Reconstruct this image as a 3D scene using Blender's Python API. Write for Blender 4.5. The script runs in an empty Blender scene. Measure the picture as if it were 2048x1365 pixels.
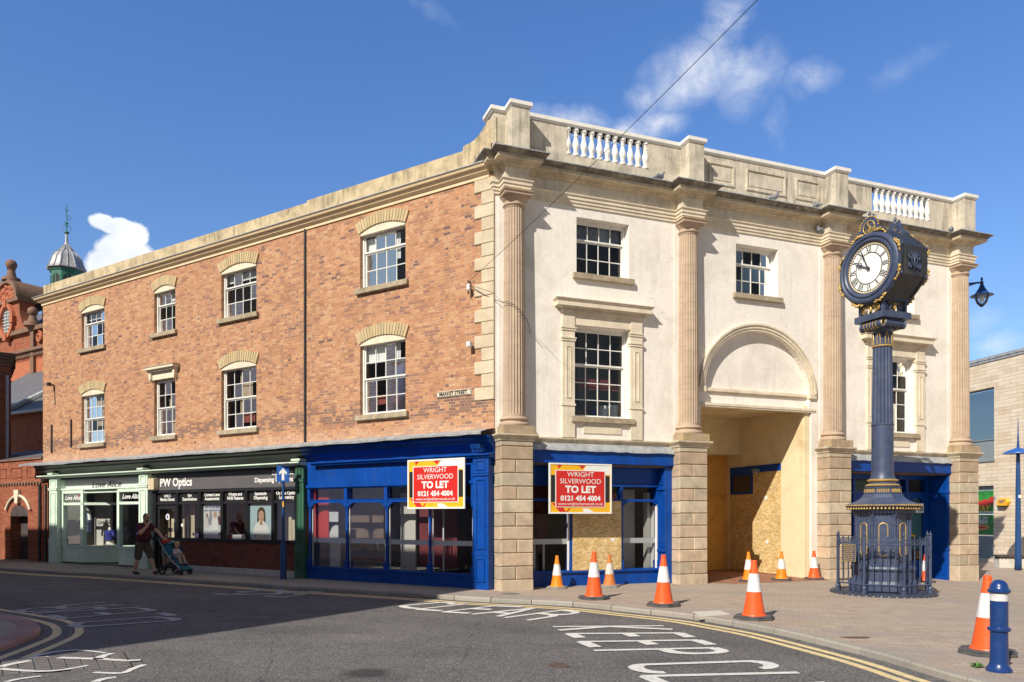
import bpy, bmesh, math, random
from mathutils import Vector, Matrix, noise as mnoise
random.seed(7)
S = bpy.context.scene
COL = S.collection

# ------------------------------------------------------------------ camera, sky, sun, exposure
FPX, HORIZ, CAMH = 1500.0, 1033.0, 1.7          # focal length and horizon in photograph pixels (2048 wide)
cam_d = bpy.data.cameras.new("camera"); cam = bpy.data.objects.new("camera", cam_d); COL.objects.link(cam)
cam.location = (0, 0, CAMH); cam.rotation_euler = (math.radians(90), 0, 0)
cam_d.sensor_width = 36; cam_d.lens = FPX / 2048 * 36; cam_d.shift_y = (HORIZ - 682.5) / 2048
cam_d.clip_end = 2000; cam_d.clip_start = 0.1
S.camera = cam
SUN_EL = math.radians(37.7); LX, LY = 0.573, 0.82      # light travels towards (LX, LY), downwards
sun_vec = Vector((LX * math.cos(SUN_EL), LY * math.cos(SUN_EL), -math.sin(SUN_EL)))
sun_d = bpy.data.lights.new("sun", 'SUN'); sun = bpy.data.objects.new("sun", sun_d); COL.objects.link(sun)
sun_d.energy = 5.0; sun_d.angle = math.radians(0.5); sun_d.color = (1.0, 0.925, 0.80)
sun.rotation_euler = sun_vec.to_track_quat('-Z', 'Y').to_euler(); sun.location = (-20, -20, 30)
S.view_settings.view_transform = 'Standard'; S.view_settings.look = 'None'
S.view_settings.exposure = 0.12; S.view_settings.gamma = 1.0
S.cycles.transparent_max_bounces = 24; S.cycles.max_bounces = 8
W = bpy.data.worlds.new("World"); S.world = W; W.use_nodes = True

class NT:
    """tiny node-building helper"""
    def __init__(s, tree): s.t = tree; s.n = tree.nodes; s.l = tree.links
    def new(s, typ, **kw):
        n = s.n.new(typ)
        for k, v in kw.items(): setattr(n, k, v)
        return n
    def put(s, sock, v):
        if isinstance(v, bpy.types.NodeSocket): s.l.new(v, sock)
        elif v is not None:
            if hasattr(sock.default_value, '__len__') and not hasattr(v, '__len__'): v = (v,) * len(sock.default_value)
            if hasattr(sock.default_value, '__len__') and len(sock.default_value) == 4 and len(v) == 3: v = (*v, 1)
            sock.default_value = v
    def math(s, op, a, b=None, c=None, clamp=False):
        n = s.new('ShaderNodeMath', operation=op); n.use_clamp = clamp
        for i, v in enumerate((a, b, c)):
            if v is not None: s.put(n.inputs[i], v)
        return n.outputs[0]
    def vmath(s, op, a, b=None):
        n = s.new('ShaderNodeVectorMath', operation=op); s.put(n.inputs[0], a)
        if b is not None: s.put(n.inputs[1], b)
        return n.outputs['Value'] if op in ('DOT_PRODUCT', 'LENGTH', 'DISTANCE') else n.outputs[0]
    def mix(s, f, a, b, mode='MIX'):
        n = s.new('ShaderNodeMix', data_type='RGBA', blend_type=mode)
        s.put(n.inputs[0], f); s.put(n.inputs[6], a); s.put(n.inputs[7], b); return n.outputs[2]
    def noise(s, vec, scale, detail=4, rough=.55, dist=0, out=0):
        n = s.new('ShaderNodeTexNoise'); s.put(n.inputs['Vector'], vec); s.put(n.inputs['Scale'], scale)
        n.inputs['Detail'].default_value = detail; n.inputs['Roughness'].default_value = rough
        n.inputs['Distortion'].default_value = dist
        return n.outputs[out]
    def ramp(s, f, *stops):
        n = s.new('ShaderNodeValToRGB'); s.put(n.inputs[0], f); e = n.color_ramp.elements
        while len(e) < len(stops): e.new(0.5)
        for i, (p, c) in enumerate(stops):
            e[i].position = p; e[i].color = (c, c, c, 1) if not hasattr(c, '__len__') else (*c[:3], 1)
        return n.outputs[0]
    def maprange(s, v, a, b, c=0, d=1):
        n = s.new('ShaderNodeMapRange'); n.clamp = True
        for i, x in enumerate((v, a, b, c, d)): s.put(n.inputs[i], x)
        return n.outputs[0]
    def scalev(s, vec, sc):
        n = s.new('ShaderNodeMapping'); s.put(n.inputs[0], vec); n.inputs['Scale'].default_value = sc; return n.outputs[0]
    def sep(s, v):
        n = s.new('ShaderNodeSeparateXYZ'); s.put(n.inputs[0], v); return n.outputs
    def comb(s, x=0, y=0, z=0):
        n = s.new('ShaderNodeCombineXYZ')
        for i, v in enumerate((x, y, z)): s.put(n.inputs[i], v)
        return n.outputs[0]

def make_world():
    w = NT(W.node_tree); w.n.clear()
    sky = w.new('ShaderNodeTexSky', sky_type='NISHITA'); sky.sun_disc = False
    sky.sun_elevation = SUN_EL; sky.sun_rotation = math.atan2(-LX, -LY)
    sky.altitude = 0; sky.air_density = 1.0; sky.dust_density = 0.6; sky.ozone_density = 2.2
    tc = w.new('ShaderNodeTexCoord').outputs['Generated']
    d = w.vmath('NORMALIZE', tc); x, y, z = w.sep(d)
    # direction on the plane y = 1: where a cloud stands in the northern half of the sky
    yy = w.math('MAXIMUM', y, .05)
    a = w.math('DIVIDE', x, yy); b = w.math('DIVIDE', z, yy)
    P = w.comb(a, b, 0)
    n1 = w.noise(P, 9, 6, .6, 0.4, out=1); n2 = w.noise(P, 26, 6, .62, out=1)
    def blob(ca, cb, ra, rb, rot, wob, fine, lo, hi):
        # warped ellipse mask round direction (ca, cb)
        off = w.vmath('SUBTRACT', n1, (.5, .5, .5)); off2 = w.vmath('SUBTRACT', n2, (.5, .5, .5))
        q = w.vmath('ADD', P, w.vmath('MULTIPLY', off, (wob, wob, 0)))
        q = w.vmath('ADD', q, w.vmath('MULTIPLY', off2, (fine, fine, 0)))
        m = w.new('ShaderNodeMapping', vector_type='TEXTURE'); w.put(m.inputs[0], q)
        m.inputs['Location'].default_value = (ca, cb, 0); m.inputs['Rotation'].default_value = (0, 0, rot)
        m.inputs['Scale'].default_value = (ra, rb, 1)
        r = w.vmath('LENGTH', m.outputs[0])
        return w.maprange(r, hi, lo, 0, 1)
    def px(X, Y): return (X - 1024) / FPX, (HORIZ - Y) / FPX
    masks = []
    for X, Y, rx, ry, rot in ((243, 492, 52, 34, 0.1), (214, 444, 36, 19, -.45), (240, 520, 74, 36, .1), (195, 530, 26, 22, 0), (270, 470, 30, 30, 0), (250, 450, 36, 18, -.3)):
        ca, cb = px(X, Y)
        masks.append((blob(ca, cb, rx / FPX, ry / FPX, rot, .026, .016, .88, 1.10), 1.0))
    wisp = w.noise(P, 13, 7, .60, .25)
    wm = w.maprange(wisp, .34, .68, 0, 1)
    for X, Y, rx, ry, rot, amt in ((1385, 140, 110, 66, .5, .95), (1455, 40, 56, 64, -.5, .85), (1470, 125, 66, 54, .0, .85), (1500, 160, 60, 80, -.6, .6),
                                   (1625, 155, 60, 42, .3, .6), (1310, 245, 70, 30, .1, .95), (1150, 240, 80, 28, -.2, 1.0), (1250, 262, 60, 26, .1, .9), (1560, 245, 24, 46, 0, .3),
                                   (1290, 195, 40, 34, .6, .7), (1790, 150, 60, 26, .4, .16), (1850, 120, 60, 20, .5, .12), (850, 12, 70, 20, -.5, .2), (2000, 690, 60, 26, .1, .4), (1960, 640, 50, 26, .2, .25)):
        ca, cb = px(X, Y)
        bm_ = blob(ca, cb, rx / FPX, ry / FPX, rot, .06, .02, .15, 1.25)
        masks.append((w.math('MULTIPLY', bm_, wm), amt))
    tot = None
    for m, amt in masks:
        v = w.math('MULTIPLY', m, amt)
        tot = v if tot is None else w.math('MAXIMUM', tot, v)
    front = w.math('GREATER_THAN', y, 0.05)
    tot = w.math('MULTIPLY', tot, front)
    shade = w.ramp(w.noise(P, 14, 4, .6), (.3, (7.4, 7.9, 8.6)), (.62, (9.3, 9.4, 9.5)))
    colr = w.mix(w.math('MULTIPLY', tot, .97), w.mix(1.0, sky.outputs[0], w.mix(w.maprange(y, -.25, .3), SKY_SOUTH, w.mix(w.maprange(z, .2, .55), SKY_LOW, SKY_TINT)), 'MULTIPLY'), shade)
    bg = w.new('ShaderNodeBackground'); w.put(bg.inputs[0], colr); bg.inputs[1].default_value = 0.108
    o = w.new('ShaderNodeOutputWorld'); w.l.new(bg.outputs[0], o.inputs[0])
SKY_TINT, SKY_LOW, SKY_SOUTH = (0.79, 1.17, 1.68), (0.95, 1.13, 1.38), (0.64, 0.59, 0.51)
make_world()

# ------------------------------------------------------------------ frames of the two fronts (metres)
Z3 = Vector((0, 0, 1))
class Fr:
    def __init__(s, o, du, n): s.o = Vector((o[0], o[1], 0)); s.du = Vector((du[0], du[1], 0)).normalized(); s.n = Vector((n[0], n[1], 0)).normalized()
    def p(s, u, w, z): return s.o + s.du * u + s.n * w + Z3 * z
    def xy(s, u, w): q = s.p(u, w, 0); return (q.x, q.y)
WORLD = Fr((0, 0), (1, 0), (0, 1))
R = Fr((-0.4068, 17.4216), (0.93679, 0.34990), (0.34990, -0.93679))       # cream front: u to the right, w outwards
Lf = Fr((-0.4180, 17.4174), (-0.84770, 0.53048), (-0.53048, -0.84770))    # brick front: u to the left, w outwards
def gp(x, y, z=0.0):                                                       # ground point seen at a photograph pixel
    t = (z - CAMH) / ((HORIZ - y) / FPX); return Vector(((x - 1024) / FPX * t, t, z))
def smooth(a, b, x):
    t = min(1, max(0, (x - a) / (b - a))); return t * t * (3 - 2 * t)
ROADZ = -0.085
def gz(x, y):                                                              # the square falls slightly to the right
    return -0.22 * smooth(8.5, 14.0, x)

# ------------------------------------------------------------------ mesh builder
class MB:
    def __init__(s): s.v = []; s.f = []; s.uvf = None
    def add(s, vs, fs):
        b = len(s.v); s.v += [Vector(q) for q in vs]; s.f += [[i + b for i in f] for f in fs]; return s
    def box(s, fr, u0, u1, w0, w1, z0, z1):
        vs = [fr.p(u, w, z) for z in (z0, z1) for w in (w0, w1) for u in (u0, u1)]
        return s.add(vs, [(0, 2, 3, 1), (4, 5, 7, 6), (0, 1, 5, 4), (2, 6, 7, 3), (0, 4, 6, 2), (1, 3, 7, 5)])
    def cbox(s, fr, u0, u1, w0, w1, z0, z1, c):
        """box whose front (w1) edges are chamfered by c"""
        vs = [fr.p(u0, w0, z0), fr.p(u1, w0, z0), fr.p(u1, w0, z1), fr.p(u0, w0, z1),
              fr.p(u0, w1 - c, z0), fr.p(u1, w1 - c, z0), fr.p(u1, w1 - c, z1), fr.p(u0, w1 - c, z1),
              fr.p(u0 + c, w1, z0 + c), fr.p(u1 - c, w1, z0 + c), fr.p(u1 - c, w1, z1 - c), fr.p(u0 + c, w1, z1 - c)]
        return s.add(vs, [(3, 2, 1, 0), (0, 1, 5, 4), (1, 2, 6, 5), (2, 3, 7, 6), (3, 0, 4, 7), (4, 5, 9, 8), (5, 6, 10, 9), (6, 7, 11, 10), (7, 4, 8, 11), (8, 9, 10, 11)])
    def prism(s, fr, pts, w0, w1):
        n = len(pts); vs = [fr.p(u, w0, z) for u, z in pts] + [fr.p(u, w1, z) for u, z in pts]
        return s.add(vs, [tuple(range(n))[::-1], tuple(range(n, 2 * n))] + [(i, (i + 1) % n, n + (i + 1) % n, n + i) for i in range(n)])
    def strip(s, A, B, closed=False):
        """quads between two equal point lists"""
        n = len(A); m = n if closed else n - 1
        return s.add(list(A) + list(B), [(i, (i + 1) % n, n + (i + 1) % n, n + i) for i in range(m)])
    def slab(s, pts, z0, z1):
        n = len(pts); vs = [(x, y, z0) for x, y in pts] + [(x, y, z1) for x, y in pts]
        return s.add(vs, [tuple(range(n))[::-1], tuple(range(n, 2 * n))] + [(i, (i + 1) % n, n + (i + 1) % n, n + i) for i in range(n)])
    def lathe(s, c, prof, n=24, flutes=0, depth=0.0, rot=0.0, caps=True, seg=None):
        vs = []; k = len(prof)
        for r, z in prof:
            for i in range(n):
                a = rot + 2 * math.pi * i / n; rr = r
                if flutes:
                    t = (i * flutes / n) % 1.0; rr = r * (1 - depth * math.sin(math.pi * t) ** .8) if t > 1e-6 else r
                vs.append((c[0] + rr * math.cos(a), c[1] + rr * math.sin(a), c[2] + z))
        fs = [(j * n + i, j * n + (i + 1) % n, (j + 1) * n + (i + 1) % n, (j + 1) * n + i) for j in range(k - 1) for i in range(n)]
        if caps: fs += [tuple(range(n))[::-1], tuple(range((k - 1) * n, k * n))]
        return s.add(vs, fs)
    def sweep(s, path, prof, closed=False, caps=True):
        """profile (d, z) carried along a plan path with mitres; d grows to the right of the path"""
        P = [Vector((x, y)) for x, y in path]; n = len(P); rows = []
        for i in range(n):
            if closed: a, b = P[i - 1], P[(i + 1) % n]
            else: a, b = P[max(i - 1, 0)], P[min(i + 1, n - 1)]
            d1 = (P[i] - a); d2 = (b - P[i])
            if d1.length < 1e-9: d1 = d2
            if d2.length < 1e-9: d2 = d1
            d1.normalize(); d2.normalize()
            n1 = Vector((d1.y, -d1.x)); n2 = Vector((d2.y, -d2.x)); m = n1 + n2
            if m.length < 1e-6: m = n1.copy()
            m = m / max(0.25, (1 + n1.dot(n2)))
            rows.append([(P[i].x + m.x * d, P[i].y + m.y * d, z) for d, z in prof])
        k = len(prof); vs = [q for r in rows for q in r]
        fs = []
        for i in range(n if closed else n - 1):
            j = (i + 1) % n
            for q in range(k): fs.append((i * k + q, i * k + (q + 1) % k, j * k + (q + 1) % k, j * k + q))
        if not closed and caps: fs += [tuple(range(k))[::-1], tuple(range((n - 1) * k, n * k))]
        return s.add(vs, fs)
    def tube(s, pts, r, n=8, r1=None, caps=True):
        pts = [Vector(q) for q in pts]; m = len(pts); vs = []
        up = None
        for i, q in enumerate(pts):
            t = (pts[min(i + 1, m - 1)] - pts[max(i - 1, 0)]).normalized()
            if up is None:
                up = t.orthogonal().normalized()
            up = (up - t * up.dot(t)); up = up.normalized() if up.length > 1e-6 else t.orthogonal().normalized()
            b = t.cross(up); rr = r if r1 is None else r + (r1 - r) * i / (m - 1)
            for k in range(n):
                a = 2 * math.pi * k / n; vs.append(q + up * (rr * math.cos(a)) + b * (rr * math.sin(a)))
        fs = [(i * n + k, i * n + (k + 1) % n, (i + 1) * n + (k + 1) % n, (i + 1) * n + k) for i in range(m - 1) for k in range(n)]
        if caps: fs += [tuple(range(n))[::-1], tuple(range((m - 1) * n, m * n))]
        return s.add(vs, fs)
    def sphere(s, c, rx, ry=None, rz=None, n=16, m=10, rotm=None):
        ry = rx if ry is None else ry; rz = rx if rz is None else rz; c = Vector(c)
        pts = []
        for j in range(1, m):
            t = math.pi * j / m
            for i in range(n):
                a = 2 * math.pi * i / n; q = Vector((rx * math.sin(t) * math.cos(a), ry * math.sin(t) * math.sin(a), rz * math.cos(t)))
                pts.append(c + (rotm @ q if rotm else q))
        q0 = Vector((0, 0, rz)); q1 = Vector((0, 0, -rz))
        pts += [c + (rotm @ q0 if rotm else q0), c + (rotm @ q1 if rotm else q1)]; T = len(pts) - 2
        fs = [(j * n + i, (j + 1) * n + i, (j + 1) * n + (i + 1) % n, j * n + (i + 1) % n) for j in range(m - 2) for i in range(n)]
        fs += [(T, i, (i + 1) % n) for i in range(n)] + [(T + 1, (m - 2) * n + (i + 1) % n, (m - 2) * n + i) for i in range(n)]
        return s.add(pts, fs)
    def wall(s, fr, u0, u1, z0, z1, w, th, holes):
        """wall sheet at depth w, th thick behind, with rectangular holes (u0,u1,z0,z1)"""
        us = sorted({u0, u1} | {h[i] for h in holes for i in (0, 1)}); zs = sorted({z0, z1} | {h[i] for h in holes for i in (2, 3)})
        us = [u for u in us if u0 - 1e-6 <= u <= u1 + 1e-6]; zs = [z for z in zs if z0 - 1e-6 <= z <= z1 + 1e-6]
        def solid(i, j):
            if i < 0 or j < 0 or i >= len(us) - 1 or j >= len(zs) - 1: return False
            cu, cz = (us[i] + us[i + 1]) / 2, (zs[j] + zs[j + 1]) / 2
            return not any(h[0] < cu < h[1] and h[2] < cz < h[3] for h in holes)
        q = lambda u, ww, z: fr.p(u, ww, z)
        for i in range(len(us) - 1):
            for j in range(len(zs) - 1):
                if not solid(i, j): continue
                a, b, c, d = us[i], us[i + 1], zs[j], zs[j + 1]
                s.add([q(a, w, c), q(b, w, c), q(b, w, d), q(a, w, d)], [(0, 1, 2, 3)])
                s.add([q(a, w - th, c), q(b, w - th, c), q(b, w - th, d), q(a, w - th, d)], [(3, 2, 1, 0)])
                if not solid(i - 1, j): s.add([q(a, w, c), q(a, w, d), q(a, w - th, d), q(a, w - th, c)], [(0, 1, 2, 3)])
                if not solid(i + 1, j): s.add([q(b, w, c), q(b, w - th, c), q(b, w - th, d), q(b, w, d)], [(0, 1, 2, 3)])
                if not solid(i, j - 1): s.add([q(a, w, c), q(a, w - th, c), q(b, w - th, c), q(b, w, c)], [(0, 1, 2, 3)])
                if not solid(i, j + 1): s.add([q(a, w, d), q(b, w, d), q(b, w - th, d), q(a, w - th, d)], [(0, 1, 2, 3)])
        return s
    def build(s, name, mat, parent=None, uv=None, smooth=False, auto=None, bevel=0, merge=True):
        me = bpy.data.meshes.new(name); bm = bmesh.new()
        vs = [bm.verts.new(v) for v in s.v]
        for f in s.f:
            try: bm.faces.new([vs[i] for i in f])
            except ValueError: pass
        if merge: bmesh.ops.remove_doubles(bm, verts=bm.verts, dist=1e-5)
        bmesh.ops.recalc_face_normals(bm, faces=bm.faces)
        if bevel:
            es = [e for e in bm.edges if len(e.link_faces) == 2 and e.calc_face_angle(0) > .6]
            bmesh.ops.bevel(bm, geom=es, offset=bevel, segments=1, affect='EDGES', clamp_overlap=True)
        if smooth:
            for f in bm.faces: f.smooth = True
            if auto:
                for e in bm.edges:
                    if len(e.link_faces) == 2 and e.calc_face_angle(0) > auto: e.smooth = False
        if uv:
            lay = bm.loops.layers.uv.new("UVMap"); du, n = uv.du, uv.n
            for f in bm.faces:
                nn = f.normal; a, b, c = abs(nn.dot(du)), abs(nn.dot(n)), abs(nn.z)
                for lp in f.loops:
                    q = lp.vert.co - uv.o; u, w, z = q.dot(du), q.dot(n), q.z
                    lp[lay].uv = (u, z) if b >= a and b >= c else ((w + .11, z) if a >= c else (u, w))
        bm.to_mesh(me); bm.free()
        ob = bpy.data.objects.new(name, me); COL.objects.link(ob)
        if mat: me.materials.append(mat)
        if parent: attach(ob, parent)
        return ob
def world_of(o):
    m = o.matrix_basis.copy()
    return (world_of(o.parent) @ o.matrix_parent_inverse @ m) if o.parent else m
def attach(ob, parent):
    ob.parent = parent; ob.matrix_parent_inverse = world_of(parent).inverted()
def thing(name, label, cat, loc=(0, 0, 0), rz=0, group=None):
    o = bpy.data.objects.new(name, None); COL.objects.link(o); o.empty_display_size = .2
    o.location = loc; o.rotation_euler = (0, 0, rz); o['label'] = label; o['category'] = cat
    if group: o['group'] = group
    return o
def tag(o, label, cat, group=None):
    o['label'] = label; o['category'] = cat
    if group: o['group'] = group
    return o
def structure(o): o['kind'] = 'structure'; return o
def copy_tree(o, parent=None):
    c = o.copy(); COL.objects.link(c)
    if parent: c.parent = parent
    for ch in list(o.children): copy_tree(ch, c)
    return c
def text_mesh(s, size, o, ex, ey, depth=.004, bold=0.0, align='CENTER', shear=0.0, spacing=1.0, sx=1.0):
    """flat lettering as (verts, faces): origin o, reading direction ex, up ey"""
    cu = bpy.data.curves.new("lettering", 'FONT'); cu.body = s; cu.size = size; cu.align_x = align; cu.align_y = 'CENTER'
    cu.extrude = 0; cu.offset = bold; cu.shear = shear; cu.space_character = spacing; cu.resolution_u = 3
    ob = bpy.data.objects.new("lettering", cu); COL.objects.link(ob)
    dg = bpy.context.evaluated_depsgraph_get(); ev = ob.evaluated_get(dg); me = ev.to_mesh()
    o = Vector(o); ex = Vector(ex).normalized(); ey = Vector(ey).normalized(); n = ex.cross(ey)
    vs = [o + ex * (v.co.x * sx) + ey * v.co.y + n * depth for v in me.vertices]; fs = [tuple(p.vertices) for p in me.polygons]
    ev.to_mesh_clear(); bpy.data.objects.remove(ob); bpy.data.curves.remove(cu)
    return vs, fs
def add_text(mb, *a, **k):
    vs, fs = text_mesh(*a, **k); mb.add(vs, fs); return mb

# ------------------------------------------------------------------ materials
MATS = {}
def base_mat(name):
    m = bpy.data.materials.new(name); m.use_nodes = True; t = NT(m.node_tree); t.n.clear()
    b = t.new('ShaderNodeBsdfPrincipled'); o = t.new('ShaderNodeOutputMaterial'); t.l.new(b.outputs[0], o.inputs[0])
    MATS[name] = m; return m, t, b
def bump(t, b, h, strength=.3, dist=.01):
    n = t.new('ShaderNodeBump'); n.inputs['Strength'].default_value = strength; n.inputs['Distance'].default_value = dist
    t.put(n.inputs['Height'], h); t.l.new(n.outputs[0], b.inputs['Normal'])
def lerp3(c, k): return tuple(max(0, min(1, x * k)) for x in c)
def plain(name, col, rough=.5, metal=0, var=.12, scale=6, bmp=0, spec=.5, dirt=None, dirt_amt=.4, dirt_scale=2.5, streak=None, streak_amt=.5, island=0, fine=0, crack=0, fleck=0):
    """colour with blotchy variation, optional dirt patches, vertical streaks and a tint per block"""
    m, t, b = base_mat(name)
    P = t.new('ShaderNodeTexCoord').outputs['Object']
    n1 = t.noise(P, scale, 5, .6)
    c = t.mix(t.maprange(n1, .3, .7), lerp3(col, 1 - var), lerp3(col, 1 + var))
    if fine:
        n3 = t.noise(P, scale * 14, 3, .6)
        c = t.mix(t.maprange(n3, .3, .7), t.mix(1, c, (1 - fine,) * 3, 'MULTIPLY'), t.mix(1, c, (1 + fine,) * 3, 'MULTIPLY'))
    if island:
        ri = t.new('ShaderNodeNewGeometry').outputs['Random Per Island']
        wn = t.new('ShaderNodeTexWhiteNoise', noise_dimensions='1D'); t.put(wn.inputs['W'], ri)
        g = t.mix(1, wn.outputs[1], (.5, .5, .5)); hs = t.math('MULTIPLY_ADD', wn.outputs[0], 2 * island, 1 - island)
        c = t.mix(1, c, t.comb(hs, t.math('MULTIPLY_ADD', ri, island * .7, t.math('SUBTRACT', hs, island * .35)), t.math('MULTIPLY_ADD', ri, island * 1.0, t.math('SUBTRACT', hs, island * .6))), 'MULTIPLY')
    if dirt:
        n2 = t.noise(P, dirt_scale, 6, .65, .3)
        c = t.mix(t.math('MULTIPLY', t.maprange(n2, .48, .68), dirt_amt), c, dirt)
    if streak:
        n4 = t.noise(t.scalev(P, (9, 9, .7)), 1.0, 5, .6)
        n5 = t.noise(P, 1.1, 3, .5)
        f = t.math('MULTIPLY', t.math('MULTIPLY', t.maprange(n4, .48, .7), t.maprange(n5, .38, .6)), streak_amt)
        c = t.mix(f, c, streak)
    if fleck:   # chipped and dusty paint
        c = t.mix(t.math('MULTIPLY', t.math('MULTIPLY', t.maprange(t.noise(P, 38, 3, .6), .66, .70), t.maprange(t.noise(P, 2.3, 3, .6), .5, .62)), fleck), c, (.32, .36, .46))
        c = t.mix(t.math('MULTIPLY', t.maprange(t.noise(t.scalev(P, (1, 1, .35)), 3.1, 5, .65), .5, .75), .22), c, (.06, .12, .30))
    if crack:
        vc = t.new('ShaderNodeTexVoronoi', feature='DISTANCE_TO_EDGE'); vc.inputs['Scale'].default_value = .55
        t.put(vc.inputs['Vector'], t.vmath('ADD', P, t.vmath('MULTIPLY', t.noise(P, 2.5, 5, .65, out=1), (.5, .5, .5))))
        c = t.mix(t.math('MULTIPLY', t.math('MULTIPLY', t.maprange(vc.outputs[0], .001, .005, 1, 0), t.maprange(t.noise(P, .7, 2, .5), .48, .6)), crack), c, lerp3(col, .5))
    t.put(b.inputs['Base Color'], c); b.inputs['Roughness'].default_value = rough; b.inputs['Metallic'].default_value = metal
    b.inputs['Specular IOR Level'].default_value = spec
    if bmp: bump(t, b, t.noise(P, scale * 6, 5, .65), bmp, .01)
    return m
def brick_mat(name, cols, mortar, bw=.315, bh=.072, head=True, mort=.0095, dark=.5, soot=.25, bmp=.5, uvn=True, patch=None, band=None):
    """Flemish-bond brickwork, every brick its own colour from a ramp"""
    m, t, b = base_mat(name)
    uv = t.new('ShaderNodeTexCoord').outputs['UV']; P = t.new('ShaderNodeTexCoord').outputs['Object']
    wob = t.vmath('MULTIPLY', t.vmath('SUBTRACT', t.noise(P, 3.2, 3, .5, out=1), (.5, .5, .5)), (.022, .022, 0))
    x, y, _ = t.sep(t.vmath('ADD', uv, wob))
    row = t.math('FLOOR', t.math('DIVIDE', y, bh)); fy = t.math('SUBTRACT', t.math('DIVIDE', y, bh), row)
    xo = t.math('ADD', t.math('DIVIDE', x, bw), t.math('MULTIPLY', t.math('FLOORED_MODULO', row, 2), .5))
    colm = t.math('FLOOR', xo); fx = t.math('SUBTRACT', xo, colm)
    if head:
        ish = t.math('GREATER_THAN', fx, .667); d2 = t.math('MULTIPLY', t.math('ABSOLUTE', t.math('SUBTRACT', fx, .667)), bw)
    else: ish = t.math('MULTIPLY', fx, 0); d2 = t.math('ADD', ish, 1)
    dx = t.math('MINIMUM', t.math('MULTIPLY', t.math('MINIMUM', fx, t.math('SUBTRACT', 1, fx)), bw), d2)
    dy = t.math('MULTIPLY', t.math('MINIMUM', fy, t.math('SUBTRACT', 1, fy)), bh)
    dm = t.math('MINIMUM', dx, dy)
    edge = t.math('MULTIPLY_ADD', t.noise(P, 40, 3, .6), .010, mort / 2 - .0045)
    ismort = t.maprange(t.math('SUBTRACT', dm, edge), -.0015, .0015, 1, 0)
    wn = t.new('ShaderNodeTexWhiteNoise', noise_dimensions='3D')
    t.put(wn.inputs['Vector'], t.comb(t.math('ADD', colm, t.math('MULTIPLY', ish, .37)), row, 1.7))
    big = t.noise(P, .55, 4, .6)
    r = t.math('ADD', t.math('MULTIPLY', wn.outputs[0], .86), t.math('MULTIPLY', t.math('SUBTRACT', big, .5), .55), clamp=True)
    k = len(cols); c = t.ramp(r, *[((i + .0) / (k - 1), q) for i, q in enumerate(cols)])
    wn2 = t.new('ShaderNodeTexWhiteNoise', noise_dimensions='3D'); t.put(wn2.inputs['Vector'], t.comb(row, t.math('ADD', colm, t.math('MULTIPLY', ish, .51)), 9.2))
    if patch:   # rare re-laid bricks
        c = t.mix(t.math('MULTIPLY', t.math('GREATER_THAN', wn2.outputs[0], .95), t.maprange(t.noise(P, .8, 2, .5), .42, .6)), c, patch)
    if band:    # a run of darker re-laid bricks above the shop roof
        bz = t.math('ADD', y, t.math('MULTIPLY_ADD', t.noise(P, .9, 4, .6), .9, -.45)); bm_ = t.math('MULTIPLY', t.maprange(bz, band[0], band[0] + .1), t.maprange(bz, band[1], band[1] + .12, 1, 0))
        c = t.mix(t.math('MULTIPLY', t.math('MULTIPLY', bm_, t.math('GREATER_THAN', wn2.outputs[0], .35)), .75), c, (.20, .115, .10))
        c = t.mix(t.math('MULTIPLY', t.maprange(bz, 4.05, 3.9), .35), c, (.62, .43, .32))
    face = t.noise(P, 22, 4, .65)
    c = t.mix(t.maprange(face, .25, .75), t.mix(1, c, (1 - dark * .5,) * 3, 'MULTIPLY'), t.mix(1, c, (1 + dark * .3,) * 3, 'MULTIPLY'))
    c = t.mix(t.math('MULTIPLY', t.maprange(t.noise(P, 1.7, 6, .7), .5, .75), soot), c, lerp3(cols[0], .55))
    c = t.mix(ismort, c, t.mix(t.maprange(t.noise(P, 2.1, 3, .6), .4, .62), mortar, lerp3(mortar, .55)))
    t.put(b.inputs['Base Color'], c); b.inputs['Roughness'].default_value = .88; b.inputs['Specular IOR Level'].default_value = .25
    if bmp: bump(t, b, t.math('ADD', t.math('MULTIPLY', ismort, -1), t.math('MULTIPLY', face, .45)), bmp, .008)
    return m

brick_mat('old_brick', [(.34, .175, .125), (.46, .215, .12), (.51, .245, .13), (.54, .265, .14), (.57, .295, .155), (.595, .34, .19), (.62, .40, .25)], (.52, .41, .30), patch=(.20, .11, .10), soot=.36, dark=.55, band=(4.12, 4.5))
brick_mat('red_brick', [(.26, .075, .04), (.32, .09, .045), (.37, .11, .055), (.40, .13, .07)], (.34, .23, .17), bw=.23, head=False, dark=.35, soot=.2)
brick_mat('stall_brick', [(.16, .045, .035), (.22, .06, .04), (.26, .075, .05)], (.16, .11, .09), bw=.23, head=False, dark=.3, soot=.1)
brick_mat('pale_block', [(.64, .52, .38), (.72, .61, .47), (.75, .66, .53), (.69, .57, .43)], (.46, .39, .32), bw=.62, bh=.152, head=False, mort=.012, dark=.18, soot=.22, bmp=.3)
plain('render_cream', (.875, .825, .765), .85, var=.05, scale=.9, bmp=.12, spec=.2, dirt=(.56, .505, .43), dirt_amt=.5, dirt_scale=.8, streak=(.46, .42, .36), streak_amt=.26, fine=.05, crack=.5)
plain('cornice_cream', (.84, .68, .44), .8, var=.06, scale=3, bmp=.2, spec=.2, dirt=(.5, .4, .27), dirt_amt=.3, fine=.06)
plain('weathered_stone', (.19, .17, .145), .85, var=.22, scale=6, bmp=.3, spec=.2, dirt=(.50, .44, .34), dirt_amt=.75, dirt_scale=3, fine=.2)
plain('frieze_stone', (.68, .61, .50), .85, var=.1, scale=2, bmp=.2, spec=.2, dirt=(.40, .36, .30), dirt_amt=.7, dirt_scale=1.6, streak=(.36, .33, .28), streak_amt=.5, fine=.08)
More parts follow.
